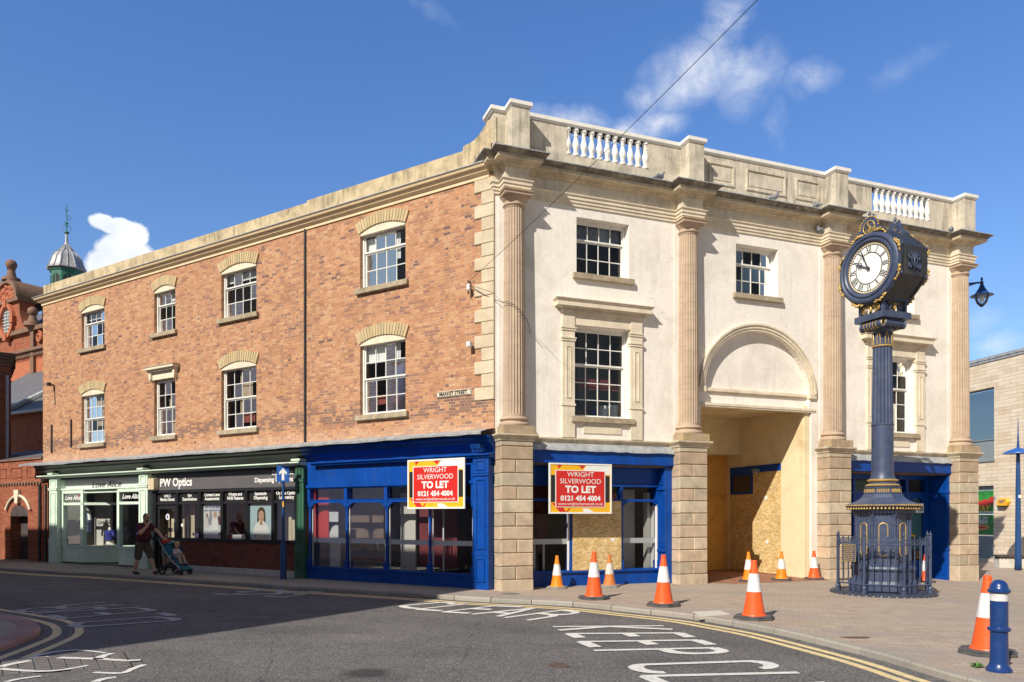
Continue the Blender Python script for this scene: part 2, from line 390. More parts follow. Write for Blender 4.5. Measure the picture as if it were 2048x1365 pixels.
plain('trim_stone', (.76, .675, .53), .8, var=.08, scale=3, bmp=.25, spec=.25, dirt=(.48, .39, .28), dirt_amt=.4, streak=(.42, .35, .26), streak_amt=.3, fine=.08)
plain('cornice_stone', (.60, .515, .38), .82, var=.12, scale=4, bmp=.3, spec=.2, dirt=(.28, .24, .185), dirt_amt=.6, streak=(.22, .19, .15), streak_amt=.55, fine=.1)
plain('parapet_stone', (.64, .575, .47), .85, var=.14, scale=3, bmp=.3, spec=.2, dirt=(.30, .275, .225), dirt_amt=.7, dirt_scale=2, streak=(.18, .165, .14), streak_amt=.75, fine=.1)
plain('mossy_parapet', (.56, .46, .30), .9, var=.16, scale=4, bmp=.35, spec=.15, dirt=(.27, .22, .15), dirt_amt=.7, dirt_scale=2.2, streak=(.14, .12, .08), streak_amt=.9, fine=.12)
plain('sandstone', (.49, .375, .275), .82, var=.1, scale=5, bmp=.2, spec=.2, dirt=(.40, .27, .19), dirt_amt=.35, streak=(.33, .23, .17), streak_amt=.35, fine=.08)
plain('pier_stone', (.52, .42, .315), .82, var=.12, scale=4, bmp=.25, spec=.2, island=.2, dirt=(.30, .235, .175), dirt_amt=.5, dirt_scale=3, fine=.1)
plain('plinth_stone', (.43, .33, .235), .9, var=.2, scale=5, bmp=.35, spec=.15, dirt=(.40, .30, .10), dirt_amt=.6, dirt_scale=4, streak=(.18, .14, .10), streak_amt=.6, fine=.15)
plain('quoin_stone', (.61, .52, .385), .82, var=.1, scale=4, bmp=.25, spec=.2, island=.07, dirt=(.44, .35, .23), dirt_amt=.4, streak=(.38, .3, .2), streak_amt=.3, fine=.08)
plain('gauged_arch', (.55, .44, .265), .85, var=.1, scale=9, bmp=.25, spec=.2, island=.10, streak=(.38, .29, .17), streak_amt=.45)
plain('sill_stone', (.42, .35, .25), .9, var=.2, scale=8, bmp=.35, spec=.15, dirt=(.2, .17, .12), dirt_amt=.6, fine=.15)
plain('baluster_white', (.84, .825, .785), .6, var=.07, scale=14, spec=.3, dirt=(.45, .43, .38), dirt_amt=.35, dirt_scale=9)
plain('coping_white', (.83, .81, .77), .6, var=.06, scale=5, spec=.3, dirt=(.55, .52, .47), dirt_amt=.3, dirt_scale=3.5)
plain('lead_sheet', (.40, .42, .44), .5, metal=.25, var=.25, scale=6, bmp=.35, dirt=(.62, .62, .60), dirt_amt=.55, dirt_scale=4, streak=(.18, .18, .17), streak_amt=.4)
plain('window_white', (.80, .79, .75), .45, var=.06, scale=10, dirt=(.5, .46, .4), dirt_amt=.25, dirt_scale=6)
plain('blue_paint', (.0015, .058, .33), .4, var=.14, scale=3, bmp=.05, spec=.28, dirt=(.0012, .036, .20), dirt_amt=.5, dirt_scale=1.6, streak=(.008, .08, .34), streak_amt=.45, fine=.06, fleck=.5)
plain('green_paint', (.69, .83, .70), .5, var=.07, scale=4, bmp=.06, dirt=(.3, .42, .32), dirt_amt=.35)
plain('dark_green_paint', (.045, .14, .085), .45, var=.15, scale=5, dirt=(.02, .06, .04), dirt_amt=.5)
plain('black_paint', (.018, .018, .021), .4, var=.2, scale=5)
plain('sign_grey', (.115, .11, .115), .45, var=.08, scale=2)
plain('white_paint', (.82, .82, .80), .5, var=.04)
plain('light_grey_paint', (.62, .63, .65), .45, var=.05)
plain('letter_black', (.015, .015, .015), .6, var=0)
plain('red_paint', (.62, .022, .018), .4, var=.04)
plain('yellow_paint', (.86, .46, .015), .45, var=.04)
plain('poster_black', (.02, .02, .022), .4, var=.1)
plain('passage_yellow', (.79, .69, .46), .8, var=.08, scale=1.5, bmp=.1, spec=.2, dirt=(.52, .31, .1), dirt_amt=.5, dirt_scale=1.3)
plain('passage_orange', (.78, .43, .10), .8, var=.08, scale=1.5, bmp=.1, spec=.2, dirt=(.40, .19, .05), dirt_amt=.5, dirt_scale=1.6)
plain('passage_cream', (.80, .69, .46), .8, var=.06, scale=1.2, bmp=.1, spec=.2, dirt=(.55, .42, .22), dirt_amt=.4, dirt_scale=1.3)
plain('interior_plaster', (.50, .48, .45), .9, var=.06, scale=1)
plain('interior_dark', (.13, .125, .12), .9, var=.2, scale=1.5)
plain('interior_cream', (.60, .52, .36), .85, var=.06, scale=1.5)
plain('interior_red', (.50, .03, .025), .7, var=.12, scale=1.5)
plain('interior_maroon', (.14, .022, .028), .7, var=.25, scale=2)
plain('interior_brown', (.17, .115, .085), .85, var=.3, scale=3)
plain('valance_red', (.27, .075, .06), .9, var=.15, scale=6)
plain('curtain_beige', (.50, .40, .30), .9, var=.12, scale=6)
plain('blind_white', (.86, .86, .84), .8, var=.04, scale=3)
plain('iron_blue', (.047, .067, .132), .43, var=.18, scale=6, bmp=.06, spec=.5, dirt=(.10, .12, .17), dirt_amt=.4, dirt_scale=5, streak=(.14, .15, .18), streak_amt=.25)
plain('iron_dark', (.035, .045, .075), .45, var=.2, scale=8, dirt=(.09, .1, .12), dirt_amt=.4, dirt_scale=6)
plain('iron_black', (.028, .031, .038), .5, var=.25, scale=8, dirt=(.06, .058, .05), dirt_amt=.4, dirt_scale=4, streak=(.16, .16, .12), streak_amt=.25)
plain('gilding', (.62, .43, .15), .45, metal=.5, var=.15, scale=18)
plain('dial_white', (.84, .84, .82), .5, var=.02)
plain('cone_orange', (.90, .115, .022), .42, var=.07, scale=9, spec=.45, dirt=(.55, .09, .03), dirt_amt=.3, dirt_scale=8)
plain('cone_amber', (.90, .26, .012), .45, var=.09, scale=9, spec=.4, dirt=(.5, .17, .03), dirt_amt=.45, dirt_scale=7)
plain('cone_rust', (.62, .20, .05), .55, var=.14, scale=9, spec=.3, dirt=(.33, .13, .05), dirt_amt=.6, dirt_scale=7)
plain('cone_sleeve', (.78, .78, .80), .5, var=.08, scale=30, dirt=(.42, .41, .40), dirt_amt=.6, dirt_scale=9, streak=(.5, .48, .46), streak_amt=.5)
plain('cone_sleeve_dirty', (.62, .60, .55), .6, var=.1, scale=30, dirt=(.36, .34, .29), dirt_amt=.6, dirt_scale=11)
plain('cone_rubber', (.075, .075, .08), .8, var=.2, scale=12, bmp=.3, dirt=(.2, .19, .18), dirt_amt=.4, dirt_scale=8)
plain('concrete_base', (.30, .29, .27), .9, var=.15, scale=12, bmp=.4, fine=.15)
plain('bollard_blue', (.009, .042, .18), .3, var=.1, scale=8, dirt=(.05, .09, .22), dirt_amt=.3, dirt_scale=12)
plain('post_blue', (.012, .062, .20), .4, var=.1, scale=5)
plain('sign_blue', (.02, .115, .45), .4, var=.04)
plain('steel', (.55, .56, .58), .38, metal=.9, var=.1)
plain('slate', (.12, .12, .135), .6, var=.3, scale=7, bmp=.4, fine=.25, dirt=(.20, .19, .18), dirt_amt=.5)
plain('terracotta', (.46, .145, .07), .75, var=.14, scale=6, bmp=.2, dirt=(.25, .09, .06), dirt_amt=.5, fine=.1)
plain('dark_terracotta', (.22, .125, .085), .8, var=.2, scale=5, bmp=.25, dirt=(.11, .075, .06), dirt_amt=.5)
plain('cupola_green', (.035, .16, .12), .5, var=.15, scale=5)
plain('cupola_lead', (.46, .45, .47), .45, metal=.35, var=.25, scale=5, dirt=(.22, .21, .22), dirt_amt=.6)
plain('skin', (.60, .36, .26), .55, var=.05, scale=12, spec=.3)
plain('hair_brown', (.045, .026, .018), .6, var=.3, scale=40)
plain('hair_blond', (.62, .45, .25), .6, var=.2, scale=40)
plain('shirt_maroon', (.095, .018, .035), .9, var=.12, scale=14, bmp=.2)
plain('shorts_khaki', (.105, .082, .06), .9, var=.14, scale=14, bmp=.2)
plain('shirt_red', (.55, .02, .02), .9, var=.1, scale=14)
plain('cloth_grey', (.30, .31, .34), .9, var=.15, scale=18)
plain('cloth_dark', (.05, .05, .06), .9, var=.2, scale=14)
plain('cloth_pale', (.66, .60, .60), .9, var=.15, scale=30)
plain('pram_teal', (.022, .17, .24), .75, var=.1, scale=9, bmp=.1)
plain('rubber_black', (.02, .02, .021), .7, var=.2, scale=20)
plain('shoe_dark', (.035, .035, .05), .6, var=.2, scale=20)
plain('shoe_white', (.7, .7, .7), .6, var=.05, scale=20)
plain('dress_blue', (.08, .16, .62), .85, var=.05)
plain('top_blue', (.028, .04, .26), .85, var=.12, scale=10)
plain('mannequin', (.82, .79, .72), .5, var=.03)
plain('garment_dark', (.07, .055, .055), .9, var=.5, scale=3)
plain('garment_rose', (.22, .10, .10), .9, var=.4, scale=3)
plain('leaf_green', (.075, .19, .035), .6, var=.35, scale=14)
plain('pigeon_grey', (.20, .21, .24), .7, var=.35, scale=26)
plain('road_white', (.72, .71, .67), .75, var=.06, scale=6, dirt=(.33, .32, .31), dirt_amt=.55, dirt_scale=16, fine=.15)
plain('road_white_worn', (.46, .45, .44), .8, var=.1, scale=6, dirt=(.18, .18, .18), dirt_amt=.95, dirt_scale=13, fine=.2)
plain('road_yellow', (.76, .60, .31), .75, var=.08, scale=6, dirt=(.36, .31, .22), dirt_amt=.6, dirt_scale=11, fine=.15)
plain('kerb_stone', (.34, .315, .28), .85, var=.12, scale=5, bmp=.3, spec=.2, island=.1, dirt=(.24, .22, .19), dirt_amt=.5, dirt_scale=5, fine=.15)
plain('red_kerb', (.36, .215, .185), .8, var=.12, scale=5, bmp=.25, island=.08, fine=.12)
plain('manhole_iron', (.20, .19, .18), .6, var=.2, scale=8, metal=.2, fine=.2)
plain('rust_iron', (.105, .072, .055), .75, var=.3, scale=14, fine=.3)
plain('slab_pale', (.58, .54, .48), .85, var=.08, scale=4, fine=.1)
plain('concrete_pale', (.58, .55, .50), .85, var=.1, scale=4, dirt=(.35, .32, .28), dirt_amt=.45, fine=.1)
plain('grey_panel', (.23, .275, .30), .45, var=.06, scale=2)
plain('alarm_yellow', (.85, .45, .02), .4, var=.05)
plain('plastic_beige', (.64, .53, .36), .5, var=.06)
plain('ply_edge', (.55, .37, .16), .8, var=.12)
plain('wire_black', (.02, .02, .022), .6, var=0)
plain('alloy_bar', (.50, .51, .53), .4, var=.05)
plain('poster_pale', (.72, .77, .80), .5, var=.05, scale=4)
plain('poster_teal', (.45, .62, .66), .5, var=.05, scale=4)
plain('poster_green', (.03, .26, .04), .45, var=.55, scale=8)
plain('poster_red', (.55, .035, .025), .45, var=.2, scale=9)
plain('bread_tan', (.60, .33, .10), .6, var=.2, scale=20)
plain('teal_film', (.09, .23, .27), .5, var=.1, scale=1.5)
plain('purple_box', (.20, .10, .42), .5, var=.1)
plain('tile_dark', (.05, .045, .042), .4, var=.1)

def osb():
    m, t, b = base_mat('osb_board')
    uv = t.new('ShaderNodeTexCoord').outputs['UV']; c = None; h = None
    for i, (rot, sx, sy) in enumerate(((.15, 10, 26), (.95, 11, 26), (-.6, 10, 24), (1.6, 12, 28), (2.2, 13, 24), (-1.1, 12, 30))):
        mp = t.new('ShaderNodeMapping'); t.put(mp.inputs[0], uv); mp.inputs['Rotation'].default_value = (0, 0, rot); mp.inputs['Scale'].default_value = (sx, sy, 1)
        mp.inputs['Location'].default_value = (i * 3.7, i * 1.9, 0)
        v = t.new('ShaderNodeTexVoronoi'); t.put(v.inputs['Vector'], mp.outputs[0]); v.inputs['Scale'].default_value = 1
        val = t.sep(v.outputs['Color'])[0]
        cc = t.ramp(val, (0, (.52, .34, .14)), (.3, (.64, .45, .20)), (.6, (.71, .53, .27)), (.92, (.80, .64, .38)), (1, (.40, .25, .11)))
        if c is None: c = cc; h = val
        else:
            f = t.math('GREATER_THAN', t.sep(v.outputs['Color'])[1], .52); c = t.mix(f, c, cc); h = t.math('ADD', h, t.math('MULTIPLY', f, val))
    c = t.mix(1, c, t.ramp(t.noise(uv, 2.2, 3, .5), (.3, (.86, .86, .84)), (.7, (1.08, 1.06, 1.0))), 'MULTIPLY')
    t.put(b.inputs['Base Color'], c); b.inputs['Roughness'].default_value = .75; b.inputs['Specular IOR Level'].default_value = .2
    bump(t, b, h, .25, .004)
osb()
def column_stone():
    m, t, b = base_mat('column_stone')
    P = t.new('ShaderNodeTexCoord').outputs['Object']
    c = t.mix(t.maprange(t.noise(P, 3, 5, .6), .3, .7), (.455, .345, .255), (.545, .425, .32))
    c = t.mix(t.math('MULTIPLY', t.maprange(t.noise(t.scalev(P, (10, 10, .5)), 1, 5, .6), .45, .7), .5), c, (.33, .26, .20))
    c = t.mix(t.math('MULTIPLY', t.maprange(t.noise(t.scalev(P, (1, 1, 6)), 2.2, 4, .6), .55, .62), .35), c, (.34, .24, .18))
    t.put(b.inputs['Base Color'], c); b.inputs['Roughness'].default_value = .85; b.inputs['Specular IOR Level'].default_value = .2
    bump(t, b, t.noise(P, 30, 5, .65), .25, .01)
column_stone()
def gp_(x, y): t = (ROADZ - CAMH) / ((HORIZ - y) / FPX); return (x - 1024) / FPX * t, t
def asphalt():
    m, t, b = base_mat('asphalt')
    P = t.new('ShaderNodeTexCoord').outputs['Object']
    ag = t.new('ShaderNodeTexVoronoi'); t.put(ag.inputs['Vector'], P); ag.inputs['Scale'].default_value = 85
    v = t.sep(ag.outputs['Color'])[0]
    fine = t.noise(P, 150, 2, .6)
    c = t.ramp(t.math('ADD', t.math('MULTIPLY', v, .6), t.math('MULTIPLY', fine, .4)), (.12, (.045, .045, .046)), (.42, (.11, .107, .105)), (.62, (.17, .165, .16)), (.85, (.34, .325, .315)))
    big = t.noise(P, .35, 5, .6, .4)
    c = t.mix(1, c, t.ramp(big, (.3, (.84, .84, .86)), (.7, (1.12, 1.1, 1.08))), 'MULTIPLY')
    tr = t.noise(t.scalev(P, (.5, .12, 1)), 1.2, 4, .6)      # worn wheel tracks and oil stains
    c = t.mix(t.math('MULTIPLY', t.maprange(tr, .55, .72), .35), c, t.mix(1, c, (.62, .62, .64), 'MULTIPLY'))
    st = t.noise(P, 1.3, 3, .5)
    c = t.mix(t.math('MULTIPLY', t.maprange(st, .66, .74), .5), c, (.035, .035, .036))
    rp = t.new('ShaderNodeTexVoronoi', distance='CHEBYCHEV'); t.put(rp.inputs['Vector'], t.scalev(P, (.22, .33, 0))); rp.inputs['Randomness'].default_value = .8     # old trench repairs
    c = t.mix(1, c, t.ramp(t.sep(rp.outputs['Color'])[0], (0, (.86, .86, .87)), (.35, (1, 1, 1)), (.8, (1, 1, 1)), (1, (1.13, 1.12, 1.10))), 'MULTIPLY')
    dq = gp_(735, 1346); dd = t.vmath('DISTANCE', t.vmath('MULTIPLY', t.vmath('ADD', P, t.vmath('MULTIPLY', t.noise(P, 5, 4, .6, out=1), (.22, .22, 0))), (1, 1, 0)), (dq[0] + .11, dq[1] + .11, 0))
    c = t.mix(t.math('MULTIPLY', t.maprange(dd, .16, .34, 1, 0), .75), c, (.03, .03, .031))     # damp oily patch
    vc = t.new('ShaderNodeTexVoronoi', feature='DISTANCE_TO_EDGE'); t.put(vc.inputs['Vector'], t.vmath('ADD', P, t.vmath('MULTIPLY', t.noise(P, 1.5, 4, .6, out=1), (.5, .5, 0)))); vc.inputs['Scale'].default_value = .21
    c = t.mix(t.math('MULTIPLY', t.math('LESS_THAN', vc.outputs[0], .0011), .7), c, (.03, .03, .03))
    t.put(b.inputs['Base Color'], c); b.inputs['Roughness'].default_value = .85; b.inputs['Specular IOR Level'].default_value = .25
    bump(t, b, t.math('ADD', v, t.math('MULTIPLY', fine, .6)), .55, .006)
asphalt()
def paving(name, rot, bw, bh, ramp_, mort, mcol, band=True):
    m, t, b = base_mat(name)
    P = t.new('ShaderNodeTexCoord').outputs['Object']
    mp = t.new('ShaderNodeMapping'); t.put(mp.inputs[0], P); mp.inputs['Rotation'].default_value = (0, 0, rot)
    x, y, _ = t.sep(mp.outputs[0])
    row = t.math('FLOOR', t.math('DIVIDE', y, bh)); fy = t.math('SUBTRACT', t.math('DIVIDE', y, bh), row)
    xo = t.math('ADD', t.math('DIVIDE', x, bw), t.math('MULTIPLY', t.math('FLOORED_MODULO', row, 2), .5))
    cm = t.math('FLOOR', xo); fx = t.math('SUBTRACT', xo, cm)
    dm = t.math('MINIMUM', t.math('MULTIPLY', t.math('MINIMUM', fx, t.math('SUBTRACT', 1, fx)), bw), t.math('MULTIPLY', t.math('MINIMUM', fy, t.math('SUBTRACT', 1, fy)), bh))
    wn = t.new('ShaderNodeTexWhiteNoise', noise_dimensions='2D'); t.put(wn.inputs['Vector'], t.comb(cm, row, 0))
    big = t.noise(P, .5, 5, .6, .3)
    c = t.ramp(t.math('ADD', t.math('MULTIPLY', wn.outputs[0], .62), t.math('MULTIPLY', big, .45)), *ramp_)
    c = t.mix(1, c, t.ramp(t.noise(P, 55, 4, .7), (.25, (.72, .72, .72)), (.75, (1.2, 1.2, 1.2))), 'MULTIPLY')
    if band:  # bands of greyer slabs across the square
        bd = t.maprange(t.noise(t.scalev(mp.outputs[0], (.12, .9, 1)), 1.0, 3, .5, .2), .50, .60)
        c = t.mix(t.math('MULTIPLY', bd, .55), c, (.33, .295, .27))
        c = t.mix(t.math('MULTIPLY', t.maprange(t.noise(t.scalev(mp.outputs[0], (.35, 1.2, 1)), 1.6, 4, .6), .6, .72), .5), c, (.50, .33, .20))
    c = t.mix(t.math('MULTIPLY', t.maprange(t.noise(P, 2.6, 5, .65), .55, .75), .3), c, (.17, .145, .125))
    c = t.mix(t.math('MULTIPLY', t.maprange(dm, mort * .4, mort, 1, 0), .75), c, mcol)
    t.put(b.inputs['Base Color'], c); b.inputs['Roughness'].default_value = .85; b.inputs['Specular IOR Level'].default_value = .2
    bump(t, b, t.math('ADD', t.maprange(dm, 0, mort), t.math('MULTIPLY', t.noise(P, 40, 4, .6), .4)), .35, .008)
paving('paving', .35, .21, .105, ((.1, (.36, .29, .235)), (.4, (.415, .335, .27)), (.65, (.445, .36, .29)), (.9, (.48, .395, .32))), .006, (.25, .205, .17))
paving('red_paving', .35, .21, .105, ((.1, (.24, .10, .065)), (.4, (.34, .15, .09)), (.65, (.40, .2, .13)), (.9, (.36, .24, .18))), .008, (.16, .11, .08), band=False)
def glass(name, tint=(.86, .89, .90), ior=1.5, boost=1.0, rough=0.0):
    m = bpy.data.materials.new(name); m.use_nodes = True; t = NT(m.node_tree); t.n.clear(); MATS[name] = m
    tr = t.new('ShaderNodeBsdfTransparent'); tr.inputs[0].default_value = (*tint, 1)
    gl = t.new('ShaderNodeBsdfGlossy'); gl.inputs['Roughness'].default_value = rough; gl.inputs[0].default_value = (1, 1, 1, 1)
    fr = t.new('ShaderNodeFresnel'); fr.inputs[0].default_value = ior
    P = t.new('ShaderNodeTexCoord').outputs['Object']
    bn = t.new('ShaderNodeBump'); bn.inputs['Strength'].default_value = .06; bn.inputs['Distance'].default_value = .02
    t.put(bn.inputs['Height'], t.noise(P, 2.2, 2, .5)); t.l.new(bn.outputs[0], gl.inputs['Normal'])
    mx = t.new('ShaderNodeMixShader'); t.put(mx.inputs[0], t.math('MULTIPLY', fr.outputs[0], boost, clamp=True))
    t.l.new(tr.outputs[0], mx.inputs[1]); t.l.new(gl.outputs[0], mx.inputs[2])
    o = t.new('ShaderNodeOutputMaterial'); t.l.new(mx.outputs[0], o.inputs[0]); return m
glass('window_glass', boost=1.1); glass('shop_glass', tint=(.88, .9, .9), boost=.36); glass('tinted_glass', tint=(.25, .33, .34), boost=.35)
def M(n): return MATS[n]

# ------------------------------------------------------------------ ground: road, pavements, kerbs
def curve_pts(pts, n=8):
    """Catmull-Rom through plan points"""
    out = []; P = [Vector(p[:2]) for p in pts]
    for i in range(len(P) - 1):
        a, b, c, d = P[max(i - 1, 0)], P[i], P[i + 1], P[min(i + 2, len(P) - 1)]
        for k in range(n):
            t = k / n
            out.append(.5 * ((2 * b) + (c - a) * t + (2 * a - 5 * b + 4 * c - d) * t * t + (3 * b - a - 3 * c + d) * t ** 3))
    out.append(P[-1]); return out
kpx = [(0, 1141), (200, 1153), (400, 1166.6), (497, 1173), (595, 1180.5), (725, 1188), (857, 1196.5), (944, 1203), (1014, 1206.5), (1108, 1211), (1178, 1216), (1260, 1225), (1376, 1238), (1456, 1251), (1540, 1266.5), (1630, 1287.5), (1751, 1318), (1833, 1342), (1880, 1357)]
kerb_c = [gp(x, y, ROADZ).to_2d() for x, y in kpx]
kerb_c = [Vector((-40, 38.8))] + kerb_c + [Vector((4.95, 6.6)), Vector((5.0, 3)), Vector((4.8, -6)), Vector((4.5, -30))]
KERB = curve_pts(kerb_c, 6)
def offs(path, d):
    out = []
    for i, p in enumerate(path):
        t = (path[min(i + 1, len(path) - 1)] - path[max(i - 1, 0)]).normalized(); out.append(p + Vector((-t.y, t.x)) * d)   # left of travel = pavement side
    return out
def sheet(name, poly, z, mat, hz=False, cell=0):
    bm = bmesh.new(); f = bm.faces.new([bm.verts.new((x, y, z)) for x, y in poly]); bmesh.ops.triangulate(bm, faces=[f])
    if cell:
        for ax in (0, 1):
            lo = min(p[ax] for p in poly); hi = max(p[ax] for p in poly); k = math.ceil(lo / cell)
            while k * cell < hi:
                if -3 < k * cell < 46:
                    co = [0, 0, 0]; co[ax] = k * cell; no = [0, 0, 0]; no[ax] = 1
                    bmesh.ops.bisect_plane(bm, geom=bm.verts[:] + bm.edges[:] + bm.faces[:], plane_co=co, plane_no=no)
                k += 1
    if hz:
        for v in bm.verts: v.co.z = z + gz(v.co.x, v.co.y)
    bmesh.ops.recalc_face_normals(bm, faces=bm.faces)
    if sum(f.normal.z * f.calc_area() for f in bm.faces) < 0: bmesh.ops.reverse_faces(bm, faces=bm.faces)
    me = bpy.data.meshes.new(name); bm.to_mesh(me); bm.free(); me.materials.append(mat)
    o = bpy.data.objects.new(name, me); COL.objects.link(o); return structure(o)
KW = .14
inner = offs(KERB, KW)
sheet('road', [(p.x, p.y) for p in offs(KERB, .06)] + [(4.5, -300), (-400, -300), (-400, 260)], ROADZ - .004, M('asphalt'))
sheet('pavement', [(p.x, p.y) for p in inner] + [(4.7, -300), (400, -300), (400, 600), (-400, 600), (-400, 262)], 0.0, M('paving'), hz=True, cell=1.0)
def kerb_mesh(name, path, mat, flip=1, seg=.9):
    mb = MB(); acc = [0]
    for a, b in zip(path, path[1:]): acc.append(acc[-1] + (b - a).length)
    def at(s):
        for i in range(len(path) - 1):
            if acc[i + 1] >= s: return path[i].lerp(path[i + 1], (s - acc[i]) / max(1e-9, acc[i + 1] - acc[i]))
        return path[-1]
    s = 0
    while s < acc[-1] - .05:
        e = min(s + seg, acc[-1]); pts = [at(s + .008 + (e - s - .016) * k / 4) for k in range(5)]
        if flip < 0: pts = pts[::-1]
        dz = random.uniform(-.004, .004)
        mb.sweep([(p.x, p.y) for p in pts], [(0, ROADZ - .1), (0, -.022 + dz), (-.018, .003 + dz), (-KW + .004, .004 + dz), (-KW + .004, ROADZ - .1)])
        s = e
    return structure(mb.build(name, mat))
kerb_mesh('kerb', KERB, M('kerb_stone'))
# pavement corner on the near left, with reddish granite kerb
isl = [(-60, 45.2), (-20, 20.15), (-12.2, 15.3), (-9.4, 13.45), (-7.9, 12.35), (-7.12, 11.3), (-6.85, 10.4), (-6.7, 9.6), (-6.55, 8.6), (-6.5, 7), (-6.6, 3), (-6.9, -6), (-7, -30)]
ISL = curve_pts(isl, 6)
isl_in = offs(ISL, -.3)
sheet('pavement_corner', [(p.x, p.y) for p in isl_in] + [(-60, -30)], 0.0, M('paving'))
def red_kerb():
    mb = MB(); acc = 0; P = ISL; i = 0
    while i < len(P) - 1:
        j = min(i + 4, len(P) - 1); pts = P[i:j + 1]
        q = [p.copy() for p in pts]; q[0] = q[0].lerp(q[1], .06); q[-1] = q[-1].lerp(q[-2], .06)
        mb.sweep([(p.x, p.y) for p in q][::-1], [(0, ROADZ - .1), (0, -.03), (-.03, .004), (-.296, .006), (-.296, ROADZ - .1)])
        i = j
    return structure(mb.build('kerb_corner', M('red_kerb')))
red_kerb()
def line_strip(mb, path, d0, d1, z, gaps=0):
    a = offs(path, d0); b = offs(path, d1)
    return mb.strip([(p.x, p.y, z) for p in a], [(p.x, p.y, z) for p in b])
yl = MB()
for d0 in (-.22, -.43): line_strip(yl, KERB, d0, d0 - .125, ROADZ)
for d0 in (.16, .46): line_strip(yl, ISL, d0, d0 + .12, ROADZ)
structure(yl.build('yellow_lines', M('road_yellow')))
# ---- white road lettering, every glyph as strokes inside a box laid on the road
ARCN = 14
def arc(cx, cy, rx, ry, a0, a1, n=ARCN): return [(cx + rx * math.cos(math.radians(a0 + (a1 - a0) * i / n)), cy + ry * math.sin(math.radians(a0 + (a1 - a0) * i / n))) for i in range(n + 1)]
GLY = {
 'K': [[(.08, 0), (.08, 1)], [(.16, .5), (.92, 1)], [(.16, .5), (.92, 0)]],
 'E': [[(.08, 0), (.08, 1)], [(.08, .975), (.95, .975)], [(.08, .52), (.75, .52)], [(.08, .025), (.95, .025)]],
 'P': [[(.08, 0), (.08, 1)], [(.08, .98)] + arc(.45, .77, .47, .21, 90, -90) + [(.08, .56)]],
 'C': [arc(.5, .86, .42, .13, 0, 180) + arc(.5, .14, .42, .13, 180, 360)],
 'L': [[(.08, 1), (.08, 0)], [(.08, .025), (.95, .025)]],
 'A': [[(.04, 0), (.5, 1)], [(.5, 1), (.96, 0)], [(.2, .33), (.8, .33)]],
 'R': [[(.08, 0), (.08, 1)], [(.08, .98)] + arc(.45, .77, .45, .21, 90, -90) + [(.08, .56)], arc(.45, .40, .45, .16, 90, 0) + [(.92, 0)]],
}
def glyph(mb, ch, bl, br, tl, tr, z=ROADZ + .004, wu=.105, wv=.19):
    """strokes of a letter in the quad; wu stroke width in metres"""
    bl, br, tl, tr = [Vector(q[:2]) for q in (bl, br, tl, tr)]
    mp = lambda x, y: (bl * (1 - x) + br * x) * (1 - y) + (tl * (1 - x) + tr * x) * y
    for si, st in enumerate(GLY[ch]):
        z += .0007; p = [mp(x, y) for x, y in st]; A = []; B = []
        updir = ((tl + tr) - (bl + br)).normalized()
        for i, q in enumerate(p):
            t = (p[min(i + 1, len(p) - 1)] - p[max(i - 1, 0)]).normalized(); n = Vector((-t.y, t.x))
            w = wu + (wv - wu) * abs(n.dot(updir))
            A.append((*(q + n * w / 2), z)); B.append((*(q - n * w / 2), z))
        mb.strip(A, B)
def word(mb, letters, ox, oy, sc):
    for ch, bl, br, tl, tr in letters:
        q = [gp(ox + x / sc, oy + y / sc, ROADZ) for x, y in (bl, br, tl, tr)]; glyph(mb, ch, *q)
tx = MB()
word(tx, [('K', (88, 83), (135, 113), (866, 77), (942, 107)), ('E', (183, 132), (268, 167), (985, 127), (1090, 163)), ('E', (265, 188), (378, 234), (1112, 177), (1238, 215)),
          ('P', (372, 250), (500, 300), (1225, 232), (1370, 272)), ('C', (610, 352), (760, 420), (1560, 322), (1700, 380)), ('L', (703, 430), (880, 505), (1812, 405), (2000, 470)),
          ('E', (850, 540), (1060, 640), (2010, 475), (2200, 560))], 1080, 1230, 3.531)
word(tx, [('C', (60, 95), (220, 125), (470, 62), (560, 80)), ('L', (200, 126), (440, 140), (640, 78), (860, 90)), ('E', (420, 148), (680, 162), (880, 94), (1150, 104)),
          ('A', (690, 167), (930, 188), (1120, 108), (1330, 122)), ('R', (960, 195), (1190, 222), (1460, 130), (1670, 152))], 780, 1190, 4.267)
structure(tx.build('road_lettering', M('road_white')))
tx = MB()
word(tx, [('C', (1880, 312), (1700, 282), (810, 390), (700, 352)), ('L', (1810, 265), (1650, 236), (735, 347), (560, 318)), ('E', (1610, 216), (1450, 190), (650, 302), (480, 265)),
          ('A', (1440, 182), (1270, 153), (380, 258), (230, 232)), ('R', (1190, 150), (1070, 125), (230, 234), (110, 212))], 0, 1180, 5.12)
word(tx, [('K', (500, 180), (250, 166), (860, 138), (640, 122)), ('E', (690, 186), (520, 180), (1010, 142), (880, 138)), ('E', (240, 168), (100, 158), (560, 122), (420, 116))], 400, 1150, 4.096)
structure(tx.build('worn_lettering', M('road_white_worn')))
